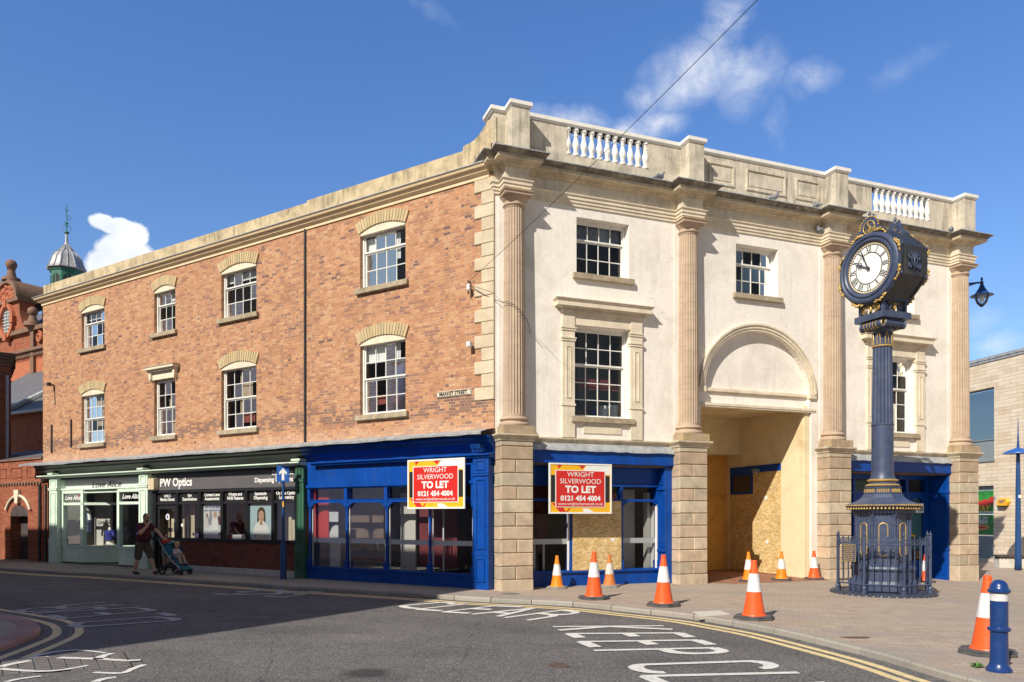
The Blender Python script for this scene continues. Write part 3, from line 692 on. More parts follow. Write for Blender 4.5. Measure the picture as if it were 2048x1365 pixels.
# curved white strokes near the gully on the left
tx = MB()
def road_stroke(mb, pts, w0, w1=None, z=ROADZ + .004, sc=5.12, ox=0, oy=1180):
    P = curve_pts([gp(ox + x / sc, oy + y / sc, ROADZ).to_2d() for x, y in pts], 5); A = []; B = []
    for i, q in enumerate(P):
        t = (P[min(i + 1, len(P) - 1)] - P[max(i - 1, 0)]).normalized(); n = Vector((-t.y, t.x)); w = w0 + ((w1 or w0) - w0) * i / (len(P) - 1)
        w *= 1 + .12 * math.sin(i * 2.1)
        A.append((*(q + n * w / 2), z)); B.append((*(q - n * w / 2), z))
    mb.strip(A, B)
gz_ = ROADZ + .014
road_stroke(tx, [(490, 690), (330, 695), (420, 665), (620, 630), (800, 620), (950, 632), (1080, 648)], .10, .05)
road_stroke(tx, [(0, 800), (120, 770), (310, 735)], .12, .10, gz_)
road_stroke(tx, [(0, 820), (200, 835), (420, 845), (640, 830), (900, 785)], .09, .07, gz_)
road_stroke(tx, [(600, 705), (820, 712), (1050, 720), (1300, 735), (1440, 728)], .11, .09, gz_)
road_stroke(tx, [(990, 725), (1060, 685), (1150, 660)], .13, .09, gz_)
road_stroke(tx, [(960, 848), (1240, 855), (1360, 810), (1480, 768)], .07, .09)
road_stroke(tx, [(60, 945), (200, 915), (420, 885)], .08, .06)
road_stroke(tx, [(970, 945), (1060, 915), (1190, 898)], .10, .09)
structure(tx.build('worn_curve_marking', M('road_white')))
# gully grate in the road
def gully():
    t = thing('drain_grate', 'long iron drain grate in the road with white paint over it, beside the left kerb', 'drain', gp(130, 1335, ROADZ))
    a, b, c, d = [gp(x / 5.12, 1180 + y / 5.12, ROADZ) for x, y in ((-500, 740), (1250, 642), (1345, 790), (-500, 905))]
    ln = 11
    fr_ = MB(); pl = MB()
    up = Vector((0, 0, .008))
    def Q(s, v): return a.lerp(b, s).lerp(d.lerp(c, s), v)
    for i in range(ln):
        s0, s1 = i / ln + .004, (i + 1) / ln - .004
        pl.add([Q(s0, .03) + up, Q(s1, .03) + up, Q(s1, .97) + up, Q(s0, .97) + up, Q(s0, .03) - up * 5, Q(s1, .03) - up * 5, Q(s1, .97) - up * 5, Q(s0, .97) - up * 5],
               [(0, 1, 2, 3), (0, 4, 5, 1), (1, 5, 6, 2), (2, 6, 7, 3), (3, 7, 4, 0)])
        for k in range(1, 9):
            v = k / 9
            fr_.tube([Q(s0 + .006, v) + up * 1.1, Q(s1 - .006, v) + up * 1.1], .005, 4)
    fr_.tube([Q(1.0, 0), Q(1.0, 1)], .016, 6); fr_.tube([Q(.985, 0), Q(.985, 1)], .010, 6)
    pl.build('cover_plate', M('manhole_iron'), t); fr_.build('frame', M('rust_iron'), t)
gully()
def disc(name, c, rx, ry, z, mat, rot=0, th=.008):
    mb = MB(); pts = [(c[0] + rx * math.cos(a) * math.cos(rot) - ry * math.sin(a) * math.sin(rot), c[1] + rx * math.cos(a) * math.sin(rot) + ry * math.sin(a) * math.cos(rot)) for a in [2 * math.pi * i / 32 for i in range(32)]]
    mb.slab(pts, z - .05, z + th); return mb.build(name, mat)
q = gp(1020, 1188); tag(disc('manhole_cover', q, .21, .21, 0, M('manhole_iron'), th=.006), 'small round iron cover in the pavement before the corner pier', 'manhole cover')
q = gp(1117, 1331, ROADZ); tag(disc('rusty_cover', q, .13, .17, ROADZ, M('rust_iron'), th=.003), 'small rusty round cover in the asphalt left of the letter C', 'manhole cover')
q = gp(1420, 1228); mb = MB(); mb.slab([gp(x, y).to_2d()[:] for x, y in ((1385, 1224), (1440, 1222), (1462, 1230), (1400, 1234))], -.05, .005)
tag(mb.build('repair_slab', M('slab_pale')), 'pale square repair slab let into the paving between two large cones', 'paving slab')
q = gp(1712, 1276); mb = MB()
mb.slab([(q.x + .2 * math.cos(a) * (1 + .2 * math.sin(3 * a)), q.y + .10 * math.sin(a) * (1 + .2 * math.cos(2 * a))) for a in [i * .4 for i in range(15)]], -.05, .004)
tag(mb.build('broken_cover', M('rust_iron')), 'broken rusty cover plate sunk in the paving left of the bollard', 'cover')
def weed(c, r, n, h):
    mb = MB()
    for i in range(n):
        a = random.uniform(0, 6.28); l = r * random.uniform(.5, 1.1); up = random.uniform(.25, 1) * h; w = random.uniform(.009, .017)
        d = Vector((math.cos(a), math.sin(a), 0)); s = Vector((-d.y, d.x, 0)); p = Vector(c)
        m1 = p + d * l * .5 + Z3 * up; e = p + d * l + Z3 * up * random.uniform(.3, .9)
        mb.add([p - s * w * .3, p + s * w * .3, m1 + s * w, m1 - s * w, e], [(0, 1, 2, 3), (3, 2, 4)])
    return mb
o = weed(gp(1954, 1335), .09, 60, .05).build('weed', M('leaf_green')); tag(o, 'small green weed growing in the paving beside the blue bollard', 'weed')

# ------------------------------------------------------------------ the corner building
BLD = thing('corner_building', 'three-storey corner building, brick side and cream columned front with archway', 'building', (-.41, 17.42, 0))
def part(mb, name, mat, parent=None, **k): return mb.build(name, M(mat), parent or BLD, **k)
ZB = 3.55
# openings of the brick side: (u0, u1, z0, z1, columns, rows, meeting row, kind)
LWIN = [(2.66, 4.20, 7.62, 9.10, 4, 3, 1, 'arch'), (2.66, 4.20, 4.32, 6.22, 4, 4, 2, 'arch'),
        (8.27, 9.86, 7.62, 9.06, 4, 3, 1, 'arch'), (8.27, 9.86, 4.27, 6.16, 4, 4, 2, 'arch'),
        (12.14, 13.27, 7.62, 9.02, 3, 3, 1, 'arch'), (12.14, 13.27, 4.28, 6.12, 3, 4, 2, 'hood'),
        (16.17, 17.63, 7.63, 9.0, 4, 3, 1, 'arch'), (16.17, 17.63, 4.25, 6.04, 4, 4, 2, 'arch')]
ARCH_RISE = .2
w = MB(); w.wall(Lf, 0.0, 20.3, 3.4, 9.66, 0, .34, [(a, b, c, d + .0) for a, b, c, d, *_ in LWIN])
part(w, 'brick_wall', 'old_brick', uv=Lf)
w = MB(); w.wall(Lf, 19.42, 20.3, -.05, 3.4, -.02, .3, []); w.box(Lf, 20.0, 20.3, -8, -.35, 0, 9.9)
part(w, 'brick_wall', 'red_brick', uv=Lf)
# cream front
RW1 = (2.10, 3.54, 7.57, 8.95); RL1 = (2.05, 3.56, 4.10, 6.31); RW2 = (6.74, 8.10, 7.57, 8.90)
RW3 = (11.58, 13.02, 7.57, 8.95); RL3 = (11.53, 13.04, 4.10, 6.31)
w = MB(); w.wall(R, 0.02, 5.3, 3.3, 9.3, 0, .34, [RW1, RL1]); w.wall(R, 9.6, 15.07, 3.3, 9.3, 0, .34, [RW3, RL3])
w.wall(R, 5.3, 9.6, 7.2, 9.3, 0, .34, [RW2])
AC, AZ, AU, AV = 7.46, 5.04, 1.70, 1.60
pts = [(5.3, 4.63), (AC - AU, 4.63)] + [(AC - AU * math.cos(math.pi * i / 40), AZ + AV * math.sin(math.pi * i / 40)) for i in range(41)] + [(AC + AU, 4.63), (9.6, 4.63), (9.6, 7.2), (5.3, 7.2)]
w.prism(R, pts, -.34, 0)
w.box(R, 5.3, 5.64, -.3, 0, -.3, 4.63)
w.box(R, 9.23, 9.6, -.3, 0, -.3, 4.63); w.box(R, 14.85, 15.07, -9, -.34, -.4, 11.1)
part(w, 'rendered_wall', 'render_cream')
w = MB(); w.prism(R, [(AC - AU - .05, 4.95)] + [(AC - (AU + .05) * math.cos(math.pi * i / 40), AZ + (AV + .05) * math.sin(math.pi * i / 40)) for i in range(41)] + [(AC + AU + .05, 4.95)], -.3, -.17)
w.box(R, AC - AU - .05, AC + AU + .05, -.3, -.13, 4.66, 4.97)
w.box(R, 5.66, 9.23, -.3, -.135, 4.60, 4.66)
part(w, 'tympanum', 'render_cream')
w = MB(); N = 48
def ring(mb, r0u, r0v, r1u, r1v, w0, w1):
    A = [(AC - r0u * math.cos(math.pi * i / N), AZ + r0v * math.sin(math.pi * i / N)) for i in range(N + 1)]
    B = [(AC - r1u * math.cos(math.pi * i / N), AZ + r1v * math.sin(math.pi * i / N)) for i in range(N + 1)]
    a0 = [R.p(u, w1, z) for u, z in A]; b0 = [R.p(u, w1, z) for u, z in B]; a1 = [R.p(u, w0, z) for u, z in A]; b1 = [R.p(u, w0, z) for u, z in B]
    mb.strip(a0, b0); mb.strip(b0, b1); mb.strip(a1, a0)
ring(w, AU, AV, AU + .06, AV + .06, -.17, .03); ring(w, AU + .06, AV + .06, AU + .14, AV + .14, -.02, .055); ring(w, AU + .14, AV + .14, AU + .19, AV + .19, -.02, .085)
w.box(R, AC - AU - .0, AC + AU + .0, -.17, -.06, 4.975, 5.035); w.box(R, AC - AU - .0, AC + AU, -.17, -.09, 5.035, 5.07); w.box(R, AC - AU, AC + AU, -.17, -.10, 4.93, 4.975)
w.box(R, AC + AU - .02, AC + AU + .2, -.1, .06, 4.93, 5.07); w.box(R, 5.545, AC - AU + .02, -.1, .06, 4.93, 5.07)
w.box(R, 5.545, AC + AU + .2, -.128, .03, 4.59, 4.655); w.box(R, 5.545, AC + AU + .16, -.12, .012, 4.55, 4.59)
part(w, 'archivolt', 'trim_stone')
# piers with rusticated courses
PIERS = [(0.0, .79), (4.72, 5.54), (9.43, 10.21), (14.28, 15.07)]
COLU = [.45, 5.2, 9.87, 14.72]
for a, b in PIERS:
    w = MB(); bot = -.45 if a > 8 else -.1
    w.box(R, a + .026, b - .026, -.24, .424, bot, 3.42); w.cbox(R, a - .004, b + .004, -.25, .455, bot, .245, .012)
    z = .25
    for k in range(11):
        z1 = z + (.305 if k < 10 else .14)
        if k % 2 == 0 and k < 10:
            m = a + (b - a) * (.46 if k % 4 == 0 else .5)
            w.cbox(R, a, m - .008, -.25, .45, z + .008, z1 - .008, .016); w.cbox(R, m + .008, b, -.25, .45, z + .008, z1 - .008, .016)
        else: w.cbox(R, a, b, -.25, .45, z + .008, z1 - .008, .016)
        z = z1
    p = part(w, 'pier', 'pier_stone')
    w = MB(); c = MB()
    w.sweep([R.xy(a, -.3), R.xy(a, .45), R.xy(b, .45), R.xy(b, -.3)], [(-.3, 3.43), (.02, 3.43), (.03, 3.47), (.05, 3.49), (.085, 3.53), (.10, 3.545), (.10, 3.585), (-.3, 3.60)])
    part(w, 'pier_cap', 'cornice_stone', p)
for (a, b), cu in zip(PIERS, COLU):
    colm = None
    w = MB(); x, y = R.xy(cu, .09)
    r0, r1 = .268, .235
    prof = [(r0 * 1.1, 4.03), (r0 * 1.02, 4.06), (r0, 4.10)] + [(r0 + (r1 - r0) * (t ** 1.5), 4.1 + 4.76 * t) for t in [i / 12 for i in range(13)]]
    w.lathe((x, y, 0), [(r0, 4.02), (r0, 4.07)], 40)
    w.lathe((x, y, 0), [(r0 + (r1 - r0) * (t ** 1.5), 4.07 + 4.78 * t) for t in [i / 10 for i in range(11)]], 144, flutes=24, depth=.085)
    w.lathe((x, y, 0), [(r1, 8.85), (r1, 8.93)], 40)
    shaft = w.build('column', M('column_stone'), BLD, smooth=True, auto=.5)
    w = MB(); w.lathe((x, y, 0), [(.35, 3.78), (.365, 3.80), (.365, 3.84), (.345, 3.865), (.31, 3.875), (.30, 3.90), (.315, 3.915), (.34, 3.93), (.345, 3.95), (.33, 3.975), (.30, 3.985), (.285, 4.0), (.285, 4.02)], 40)
    w.build('column_base', M('sandstone'), shaft, smooth=True, auto=.7)
    w = MB(); w.box(R, cu - .385, cu + .385, -.28, .47, 3.60, 3.78); part(w, 'column_plinth', 'plinth_stone', shaft)
    w = MB(); w.lathe((x, y, 0), [(r1, 8.88), (r1 + .025, 8.89), (r1 + .035, 8.91), (r1 + .025, 8.93), (r1, 8.94), (r1 + .005, 9.0), (r1 + .02, 9.01), (r1 + .03, 9.03), (r1 + .07, 9.07), (r1 + .085, 9.10), (r1 + .085, 9.11)], 40)
    cp = w.build('capital', M('sandstone'), shaft, smooth=True, auto=.6)
    w = MB(); w.sweep([R.xy(cu - .33, -.2), R.xy(cu - .33, .42), R.xy(cu + .33, .42), R.xy(cu + .33, -.2)], [(-.3, 9.10), (.0, 9.10), (.0, 9.15), (.03, 9.17), (.03, 9.185), (-.3, 9.19)])
    part(w, 'abacus', 'sandstone', shaft)
# pilaster strips beside the columns
w = MB()
for cu in COLU: w.box(R, cu - .36, cu + .36, -.1, .012, 3.6, 9.2)
part(w, 'pilaster_strip', 'render_cream')
# entablature with breaks over the columns
def brk(hw, wf, ends=True):
    P = [R.xy(0.0, -.45), R.xy(0.0, 0)]
    for i, cu in enumerate(COLU):
        P += [R.xy(cu - hw, 0)] if i or True else []
        P += [R.xy(cu - hw, wf), R.xy(cu + hw, wf)]
        if i < 3: P += [R.xy(cu + hw, 0)]
    P += [R.xy(COLU[-1] + hw, -1.2)]
    return P
ep = brk(.28, .29)
w = MB(); w.sweep(ep, [(-.2, 9.19), (.03, 9.19), (.03, 9.26), (.052, 9.262), (.052, 9.335), (.075, 9.337), (.075, 9.405), (.105, 9.43), (.105, 9.45), (-.2, 9.46)])
part(w, 'architrave', 'trim_stone')
w = MB(); w.sweep(ep, [(-.2, 9.461), (.02, 9.452), (.02, 9.729), (-.2, 9.73)])
part(w, 'frieze', 'frieze_stone')
w = MB(); w.sweep(ep, [(-.2, 9.731), (.022, 9.731), (.05, 9.74), (.06, 9.765), (.10, 9.79), (.10, 9.805), (.15, 9.83), (.27, 9.835), (.27, 9.915), (-.2, 9.93)])
part(w, 'cornice', 'cornice_stone')
w = MB(); w.sweep(ep, [(-.2, 9.931), (.272, 9.917), (.295, 9.92), (.31, 9.95), (.36, 9.985), (.38, 9.99), (.38, 10.015), (-.2, 10.03)])
part(w, 'cornice_cyma', 'weathered_stone')
w = MB(); w.sweep(ep, [(.30, 10.02), (.392, 10.005), (.392, 10.028), (-.2, 10.055), (-.2, 10.035)])
part(w, 'lead_capping', 'lead_sheet')
# parapet of the cream front
w = MB(); BZ0, BZ1 = 10.44, 11.10
w.wall(R, -.02, 15.06, 10.0, 11.12, 0, .26, [(1.86, 4.06, BZ0, BZ1), (11.40, 13.60, BZ0, BZ1)])
PED = [c + .05 for c in COLU]
for cu in PED: w.box(R, cu - .22, cu + .22, -.02, .40, 10.0, 11.12)
w.box(R, 14.72, 15.0, -1.2, -.25, 10.0, 11.12)
part(w, 'parapet', 'parapet_stone')
w = MB()
for a, b in ((5.88, 6.68), (7.06, 8.35), (8.69, 9.50)):
    z0, z1 = 10.36, 10.93
    for x0, x1, y0, y1 in ((a, b, z0, z0 + .05), (a, b, z1 - .05, z1), (a, a + .05, z0 + .05, z1 - .05), (b - .05, b, z0 + .05, z1 - .05)): w.box(R, x0, x1, -.02, .03, y0, y1)
    w.box(R, a + .12, b - .12, -.02, .014, z0 + .12, z1 - .12)
part(w, 'parapet_panel', 'parapet_stone')
P = [R.xy(-.05, -.55), R.xy(-.05, 0)]
for i, cu in enumerate(PED):
    P += [R.xy(cu - .22, 0), R.xy(cu - .22, .40), R.xy(cu + .22, .40)] + ([R.xy(cu + .22, 0)] if i < 3 else [R.xy(cu + .22, -1.2)])
w = MB(); w.sweep(P, [(-.3, 11.10), (.018, 11.10), (.03, 11.125), (.035, 11.135), (.055, 11.14), (.055, 11.225), (.03, 11.24), (-.3, 11.25)])
part(w, 'coping', 'coping_white')
bp = [(.085, 0), (.085, .055), (.06, .06), (.055, .08), (.07, .10), (.055, .12), (.075, .17), (.088, .22), (.088, .26), (.075, .33), (.052, .41), (.044, .46), (.058, .475), (.058, .49), (.045, .50), (.05, .55), (.062, .575), (.062, .59), (.08, .60), (.08, .66)]
first = None
for u0, n, pit in ((1.80, 11, .214), (11.52, 10, .219)):
    for k in range(n):
        x, y = R.xy(u0 + .1 + k * pit, -.065)
        if first is None:
            w = MB(); w.lathe((0, 0, 0), bp, 16); first = w.build('baluster', M('baluster_white'), None, smooth=True, auto=.7); o = first
        else: o = first.copy(); COL.objects.link(o)
        o.location = (x, y, BZ0); o.parent = BLD; o.matrix_parent_inverse = world_of(BLD).inverted()
# brick side: cornice, parapet and scroll, quoins
w = MB(); w.sweep([Lf.xy(20.3, -1.5), Lf.xy(20.3, 0), Lf.xy(.12, 0)], [(-.15, 9.60), (.035, 9.60), (.045, 9.66), (.05, 9.672), (.13, 9.72), (.13, 9.735), (.155, 9.75), (.16, 9.79), (.22, 9.80), (.245, 9.85), (.26, 9.87), (-.15, 9.89)])
part(w, 'cornice', 'cornice_cream')
w = MB(); w.sweep([Lf.xy(20.3, -1.5), Lf.xy(20.3, 0), Lf.xy(.12, 0)], [(.2, 9.885), (.275, 9.868), (.275, 9.888), (-.1, 9.915), (-.1, 9.9)])
part(w, 'lead_capping', 'lead_sheet')
w = MB(); w.box(Lf, .1, 20.28, -.28, -.01, 9.88, 10.36); w.box(Lf, .1, 6.2, -.276, -.014, 10.36, 10.42)
sc = [(.9, 10.40), (.9, 10.52)] + [(.82 - .62 * t, 10.55 + .40 * t ** 2.2) for t in [i / 10 for i in range(11)]] + [(-.05, 10.97), (-.05, 10.40)]
w.prism(Lf, sc, -.26, -.02)
part(w, 'parapet', 'mossy_parapet')
w = MB(); z = 9.60; k = 0
while z > 4.45:
    ln = .54 if k % 2 == 0 else .34
    z0 = z - .305
    w.cbox(Lf, -.012, ln, -.1, .035, z0 + .004, z - .004, .014); z = z0; k += 1
part(w, 'quoins', 'quoin_stone')
w = MB(); w.tube([Lf.p(6.23, .03, 9.62), Lf.p(6.23, .03, 3.72)], .034, 8)
part(w, 'downpipe', 'iron_black')
w = MB(); w.box(Lf, 19.60, 19.66, .01, .05, 4.05, 5.1); w.box(Lf, 18.25, 18.31, .01, .05, 4.2, 5.2)
part(w, 'cable_duct', 'garment_dark')

# sash windows
def window(fr, u0, u1, z0, z1, cols, rows, meet, depth, kind='plain', curtain=None, sill=True, bar=.021, sgn=1, sillmat='sill_stone'):
    f = MB(); w_ = -depth; t = .055
    f.box(fr, u0, u0 + t, w_ - .1, w_, z0, z1); f.box(fr, u1 - t, u1, w_ - .1, w_, z0, z1); f.box(fr, u0 + t, u1 - t, w_ - .1, w_, z1 - t, z1); f.box(fr, u0 + t, u1 - t, w_ - .1, w_ + .01, z0, z0 + t)
    win = part(f, 'window', 'window_white')
    a, b, c, d = u0 + t, u1 - t, z0 + t, z1 - t; hh = (d - c) / rows; ms = d - meet * hh
    s = MB(); g = MB()
    for za, zb, ww in ((ms, d, w_ - .025), (c, ms, w_ - .06)):
        st = .034
        s.box(fr, a, a + st, ww - .03, ww, za, zb); s.box(fr, b - st, b, ww - .03, ww, za, zb); s.box(fr, a + st, b - st, ww - .03, ww, za, za + .04); s.box(fr, a + st, b - st, ww - .03, ww, zb - .034, zb)
        nr = meet if ww > w_ - .05 else rows - meet; pw = (b - a - 2 * st) / cols
        for i in range(1, cols): s.box(fr, a + st + i * pw - bar / 2, a + st + i * pw + bar / 2, ww - .026, ww - .003, za + .04, zb - .034)
        for j in range(1, nr): zz = za + (zb - za) * j / nr; s.box(fr, a + st, b - st, ww - .025, ww - .005, zz - bar / 2, zz + bar / 2)
        for i in range(cols):      # each pane sits very slightly out of true
            for j in range(nr):
                p0, p1 = a + st + i * pw, a + st + (i + 1) * pw; q0, q1 = za + (zb - za) * j / nr, za + (zb - za) * (j + 1) / nr
                e = [random.uniform(-.0013, .0013) for _ in range(3)]
                g.add([fr.p(p0, ww - .016 + e[0], q0), fr.p(p1, ww - .016 + e[1], q0), fr.p(p1, ww - .016 + e[1] + e[2], q1), fr.p(p0, ww - .016 + e[0] + e[2], q1)], [(0, 1, 2, 3)])
    part(s, 'sash', 'window_white', win); g.build('pane', M('window_glass'), win, merge=False)
    if sill:
        s = MB(); s.box(fr, u0 - .11, u1 + .11, -depth - .02, .10, z0 - .125, z0 + .012); part(s, 'sill', sillmat, win, bevel=.008)
    if kind == 'arch':       # gauged arch with a flat timber soffit board below its curve
        um = (u0 + u1) / 2; hw = (u1 - u0) / 2; sp = z1 - .02; rise = .115 + .05 * hw; th = .30; Rr = (hw * hw + rise * rise) / (2 * rise); zc = sp + rise - Rr
        a1 = math.asin(hw / Rr) + .012; n = max(14, int(hw * 2 / .085)); x = MB()
        for i in range(n):
            t0, t1 = -a1 + 2 * a1 * i / n + .0045, -a1 + 2 * a1 * (i + 1) / n - .0045; k = 1 + .38 * th / hw
            lo = [(um + Rr * math.sin(q), zc + Rr * math.cos(q)) for q in (t0, t1)]
            hi = [(um + (Rr * math.sin(q)) * k * 1.0, zc + Rr * math.cos(q) + th * (1 - .08 * abs(q / a1))) for q in (t0, t1)]
            x.prism(fr, [lo[0], lo[1], hi[1], hi[0]], -.08, .05)
        x.prism(fr, [(um + Rr * math.sin(-a1 + 2 * a1 * i / 20), zc + Rr * math.cos(-a1 + 2 * a1 * i / 20) + .02) for i in range(21)] + [(um + hw * (1 + .38 * th / hw) * (1 - 2 * i / 20), zc + Rr * math.cos(a1 * (1 - 2 * i / 20)) + th * .97) for i in range(21)], -.05, .034)
        part(x, 'arch_lintel', 'gauged_arch', win)
        x = MB(); x.prism(fr, [(um - hw, sp - .05)] + [(um + Rr * math.sin(-a1 + 2 * a1 * i / 20), zc + Rr * math.cos(-a1 + 2 * a1 * i / 20) - .003) for i in range(21)] + [(um + hw, sp - .05)], -.09, .012); part(x, 'soffit_board', 'trim_stone', win)
    if kind == 'hood':
        x = MB(); x.box(fr, u0 - .02, u1 + .02, -.05, .05, z1, z1 + .26); x.box(fr, u0 - .16, u1 + .16, 0, .16, z1 + .26, z1 + .31); x.box(fr, u0 - .22, u1 + .22, 0, .24, z1 + .31, z1 + .38)
        for q in (u0 - .07, u1 + .07): x.prism(fr, [(q - .06, z1 + .26), (q + .06, z1 + .26), (q + .05, z1 + .08), (q, z1 - .06), (q - .05, z1 + .08)], 0, .12)
        part(x, 'lintel', 'trim_stone', win); x = MB(); x.box(fr, u0 - .24, u1 + .24, 0, .255, z1 + .381, z1 + .41); part(x, 'lead_capping', 'sill_stone', win)
    if curtain:
        for kind_, ua, ub, za, zb, mat_ in curtain:
            x = MB(); n = 40; A = []; B = []
            for i in range(n + 1):
                u = ua + (ub - ua) * i / n + (.27 if fr is Lf else 0); wq = w_ - .14 + (.03 * math.sin(i * 1.7) if kind_ == 'curtain' else 0); A.append(fr.p(u, wq, za)); B.append(fr.p(u, wq, zb))
            x.strip(A, B); part(x, kind_, mat_, win, smooth=True)
    return win
cur = [[('blind', 2.75, 4.1, 8.32, 9.0, 'blind_white')], [('blind', 2.75, 3.95, 5.72, 6.15, 'blind_white'), ('valance', 2.8, 3.85, 4.62, 4.86, 'valance_red')],
       [('blind', 8.3, 9.8, 8.75, 9.0, 'blind_white')], [('curtain', 8.45, 9.0, 4.75, 6.1, 'curtain_beige'), ('valance', 8.35, 9.2, 4.5, 4.74, 'valance_red')],
       [('blind', 12.2, 13.2, 8.66, 8.96, 'blind_white')], [('curtain', 12.2, 12.5, 4.35, 5.5, 'curtain_beige'), ('valance', 12.3, 12.8, 4.5, 4.74, 'valance_red'), ('curtain', 12.95, 13.2, 4.35, 6.05, 'curtain_beige')],
       [('blind', 16.25, 17.6, 8.7, 8.95, 'blind_white')], [('curtain', 16.3, 16.75, 4.9, 5.95, 'curtain_beige'), ('valance', 16.3, 17.2, 4.45, 4.68, 'valance_red'), ('curtain', 17.3, 17.55, 4.35, 5.95, 'curtain_beige')]]
for (a, b, c, d, nc, nr, me_, kd), cu in zip(LWIN, cur): window(Lf, a, b, c, d, nc, nr, me_, .10, kd, cu)
window(R, *RW1, 4, 3, 1, .2, curtain=[('blind', 2.2, 3.45, 8.5, 8.88, 'cloth_grey')], sillmat='sill_stone')
window(R, *RW2, 4, 3, 1, .2)
window(R, *RW3, 4, 3, 1, .2)
wl1 = window(R, *RL1, 4, 5, 2, .2, curtain=[('curtain', 2.1, 2.3, 4.4, 6.2, 'garment_dark'), ('valance', 2.3, 3.4, 4.85, 5.12, 'interior_maroon')])
window(R, *RL3, 4, 5, 2, .2, curtain=[('curtain', 11.7, 12.2, 4.2, 6.2, 'curtain_beige')])
# moulded surrounds of the two first-floor windows
for m in (2.80, 12.285):
    w = MB()
    for sgn in (-1, 1):
        a, b = sorted((m + sgn * .77, m + sgn * 1.09))
        w.box(R, a, b, -.05, .055, 3.60, 6.62)
        for z, dz, o in ((4.36, .05, .02), (5.92, .045, .02), (5.975, .03, .035), (6.17, .045, .02), (6.22, .03, .035)): w.box(R, a - o, b + o, -.05, .055 + o, z, z + dz)
        for x0, x1, y0, y1 in ((a + .09, a + .11, 4.55, 5.8), (b - .11, b - .09, 4.55, 5.8), (a + .11, b - .11, 5.78, 5.8), (a + .11, b - .11, 4.55, 4.57)): w.box(R, x0, x1, 0, .07, y0, y1)
    w.box(R, m - .77, m + .77, -.05, .03, 6.33, 6.62)
    w.box(R, m - 1.13, m + 1.13, -.05, .08, 6.60, 6.65); w.box(R, m - 1.2, m + 1.2, -.05, .16, 6.70, 6.73)
    n = 44
    for i in range(n): u = m - 1.14 + 2.28 * (i + .5) / n; w.box(R, u - .016, u + .016, .03, .13, 6.65, 6.70)
    w.sweep([R.xy(m - 1.12, -.05), R.xy(m - 1.12, .05), R.xy(m + 1.12, .05), R.xy(m + 1.12, -.05)], [(-.1, 6.73), (.16, 6.73), (.16, 6.84), (.18, 6.85), (.21, 6.89), (.21, 6.905), (-.1, 6.92)])
    w.box(R, m - .52, m + .52, -.05, .022, 3.72, 3.92)
    part(w, 'window_surround', 'trim_stone')
# string course below the rendered wall
w = MB()
for a, b in ((.79, 4.72), (10.21, 14.28)): w.sweep([R.xy(a - .02, 0), R.xy(b + .02, 0)], [(-.1, 3.44), (.02, 3.44), (.03, 3.48), (.07, 3.53), (.10, 3.545), (.10, 3.58), (-.1, 3.60)])
part(w, 'string_course', 'cornice_stone')
# rooms behind the windows
def room(mb, fr, u0, u1, w0, w1, z0, z1, sides='blrtf'):
    q = fr.p
    if 'b' in sides: mb.add([q(u0, w0, z0), q(u1, w0, z0), q(u1, w0, z1), q(u0, w0, z1)], [(0, 1, 2, 3)])
    if 'l' in sides: mb.add([q(u0, w0, z0), q(u0, w1, z0), q(u0, w1, z1), q(u0, w0, z1)], [(0, 1, 2, 3)])
    if 'r' in sides: mb.add([q(u1, w0, z0), q(u1, w1, z0), q(u1, w1, z1), q(u1, w0, z1)], [(0, 1, 2, 3)])
    if 't' in sides: mb.add([q(u0, w0, z1), q(u1, w0, z1), q(u1, w1, z1), q(u0, w1, z1)], [(0, 1, 2, 3)])
    if 'f' in sides: mb.add([q(u0, w0, z0), q(u1, w0, z0), q(u1, w1, z0), q(u0, w1, z0)], [(0, 1, 2, 3)])
w = MB()
for a, b in ((1.2, 5.8), (6.4, 11.2), (11.3, 15.0), (15.1, 20.0)):
    room(w, Lf, a, b, -3.6, -.35, 3.7, 6.95)
part(w, 'interior', 'interior_dark', merge=False)
w = MB()
for a, b in ((.9, 5.2), (5.6, 9.5), (10.0, 14.8)): room(w, R, a, b, -2.6, -.35, 7.1, 9.8)
for a, b in ((.9, 5.2), (10.0, 14.8)): room(w, R, a, b, -2.4, -.35, 3.65, 6.95)
for a, b in ((1.2, 5.8), (6.4, 11.2), (11.3, 15.0), (15.1, 20.0)): room(w, Lf, a, b, -3.0, -.35, 7.1, 9.8)
part(w, 'interior', 'interior_plaster', merge=False)
w = MB(); w.slab([Lf.xy(20.2, -.3), Lf.xy(0, -.25), R.xy(.2, -.25), R.xy(14.9, -.25), R.xy(14.9, -9), R.xy(2, -9), Lf.xy(20.2, -8)], 9.95, 10.04)
part(w, 'roof', 'lead_sheet')
# bits and pieces on the first-floor window sill inside
w = MB(); w.lathe((*R.xy(3.02, -.42), 4.16), [(.13, 0), (.15, .3)], 16); w.lathe((*R.xy(3.32, -.42), 4.16), [(.11, 0), (.12, .34)], 16)
o = part(w, 'stored_tins', 'poster_pale', wl1)
w = MB(); w.box(R, 2.66, 2.86, -.5, -.35, 4.16, 4.36); part(w, 'stored_box', 'top_blue', wl1)
w = MB(); w.box(R, 2.3, 2.62, -.6, -.4, 4.16, 4.30); part(w, 'stored_box', 'interior_brown', wl1)

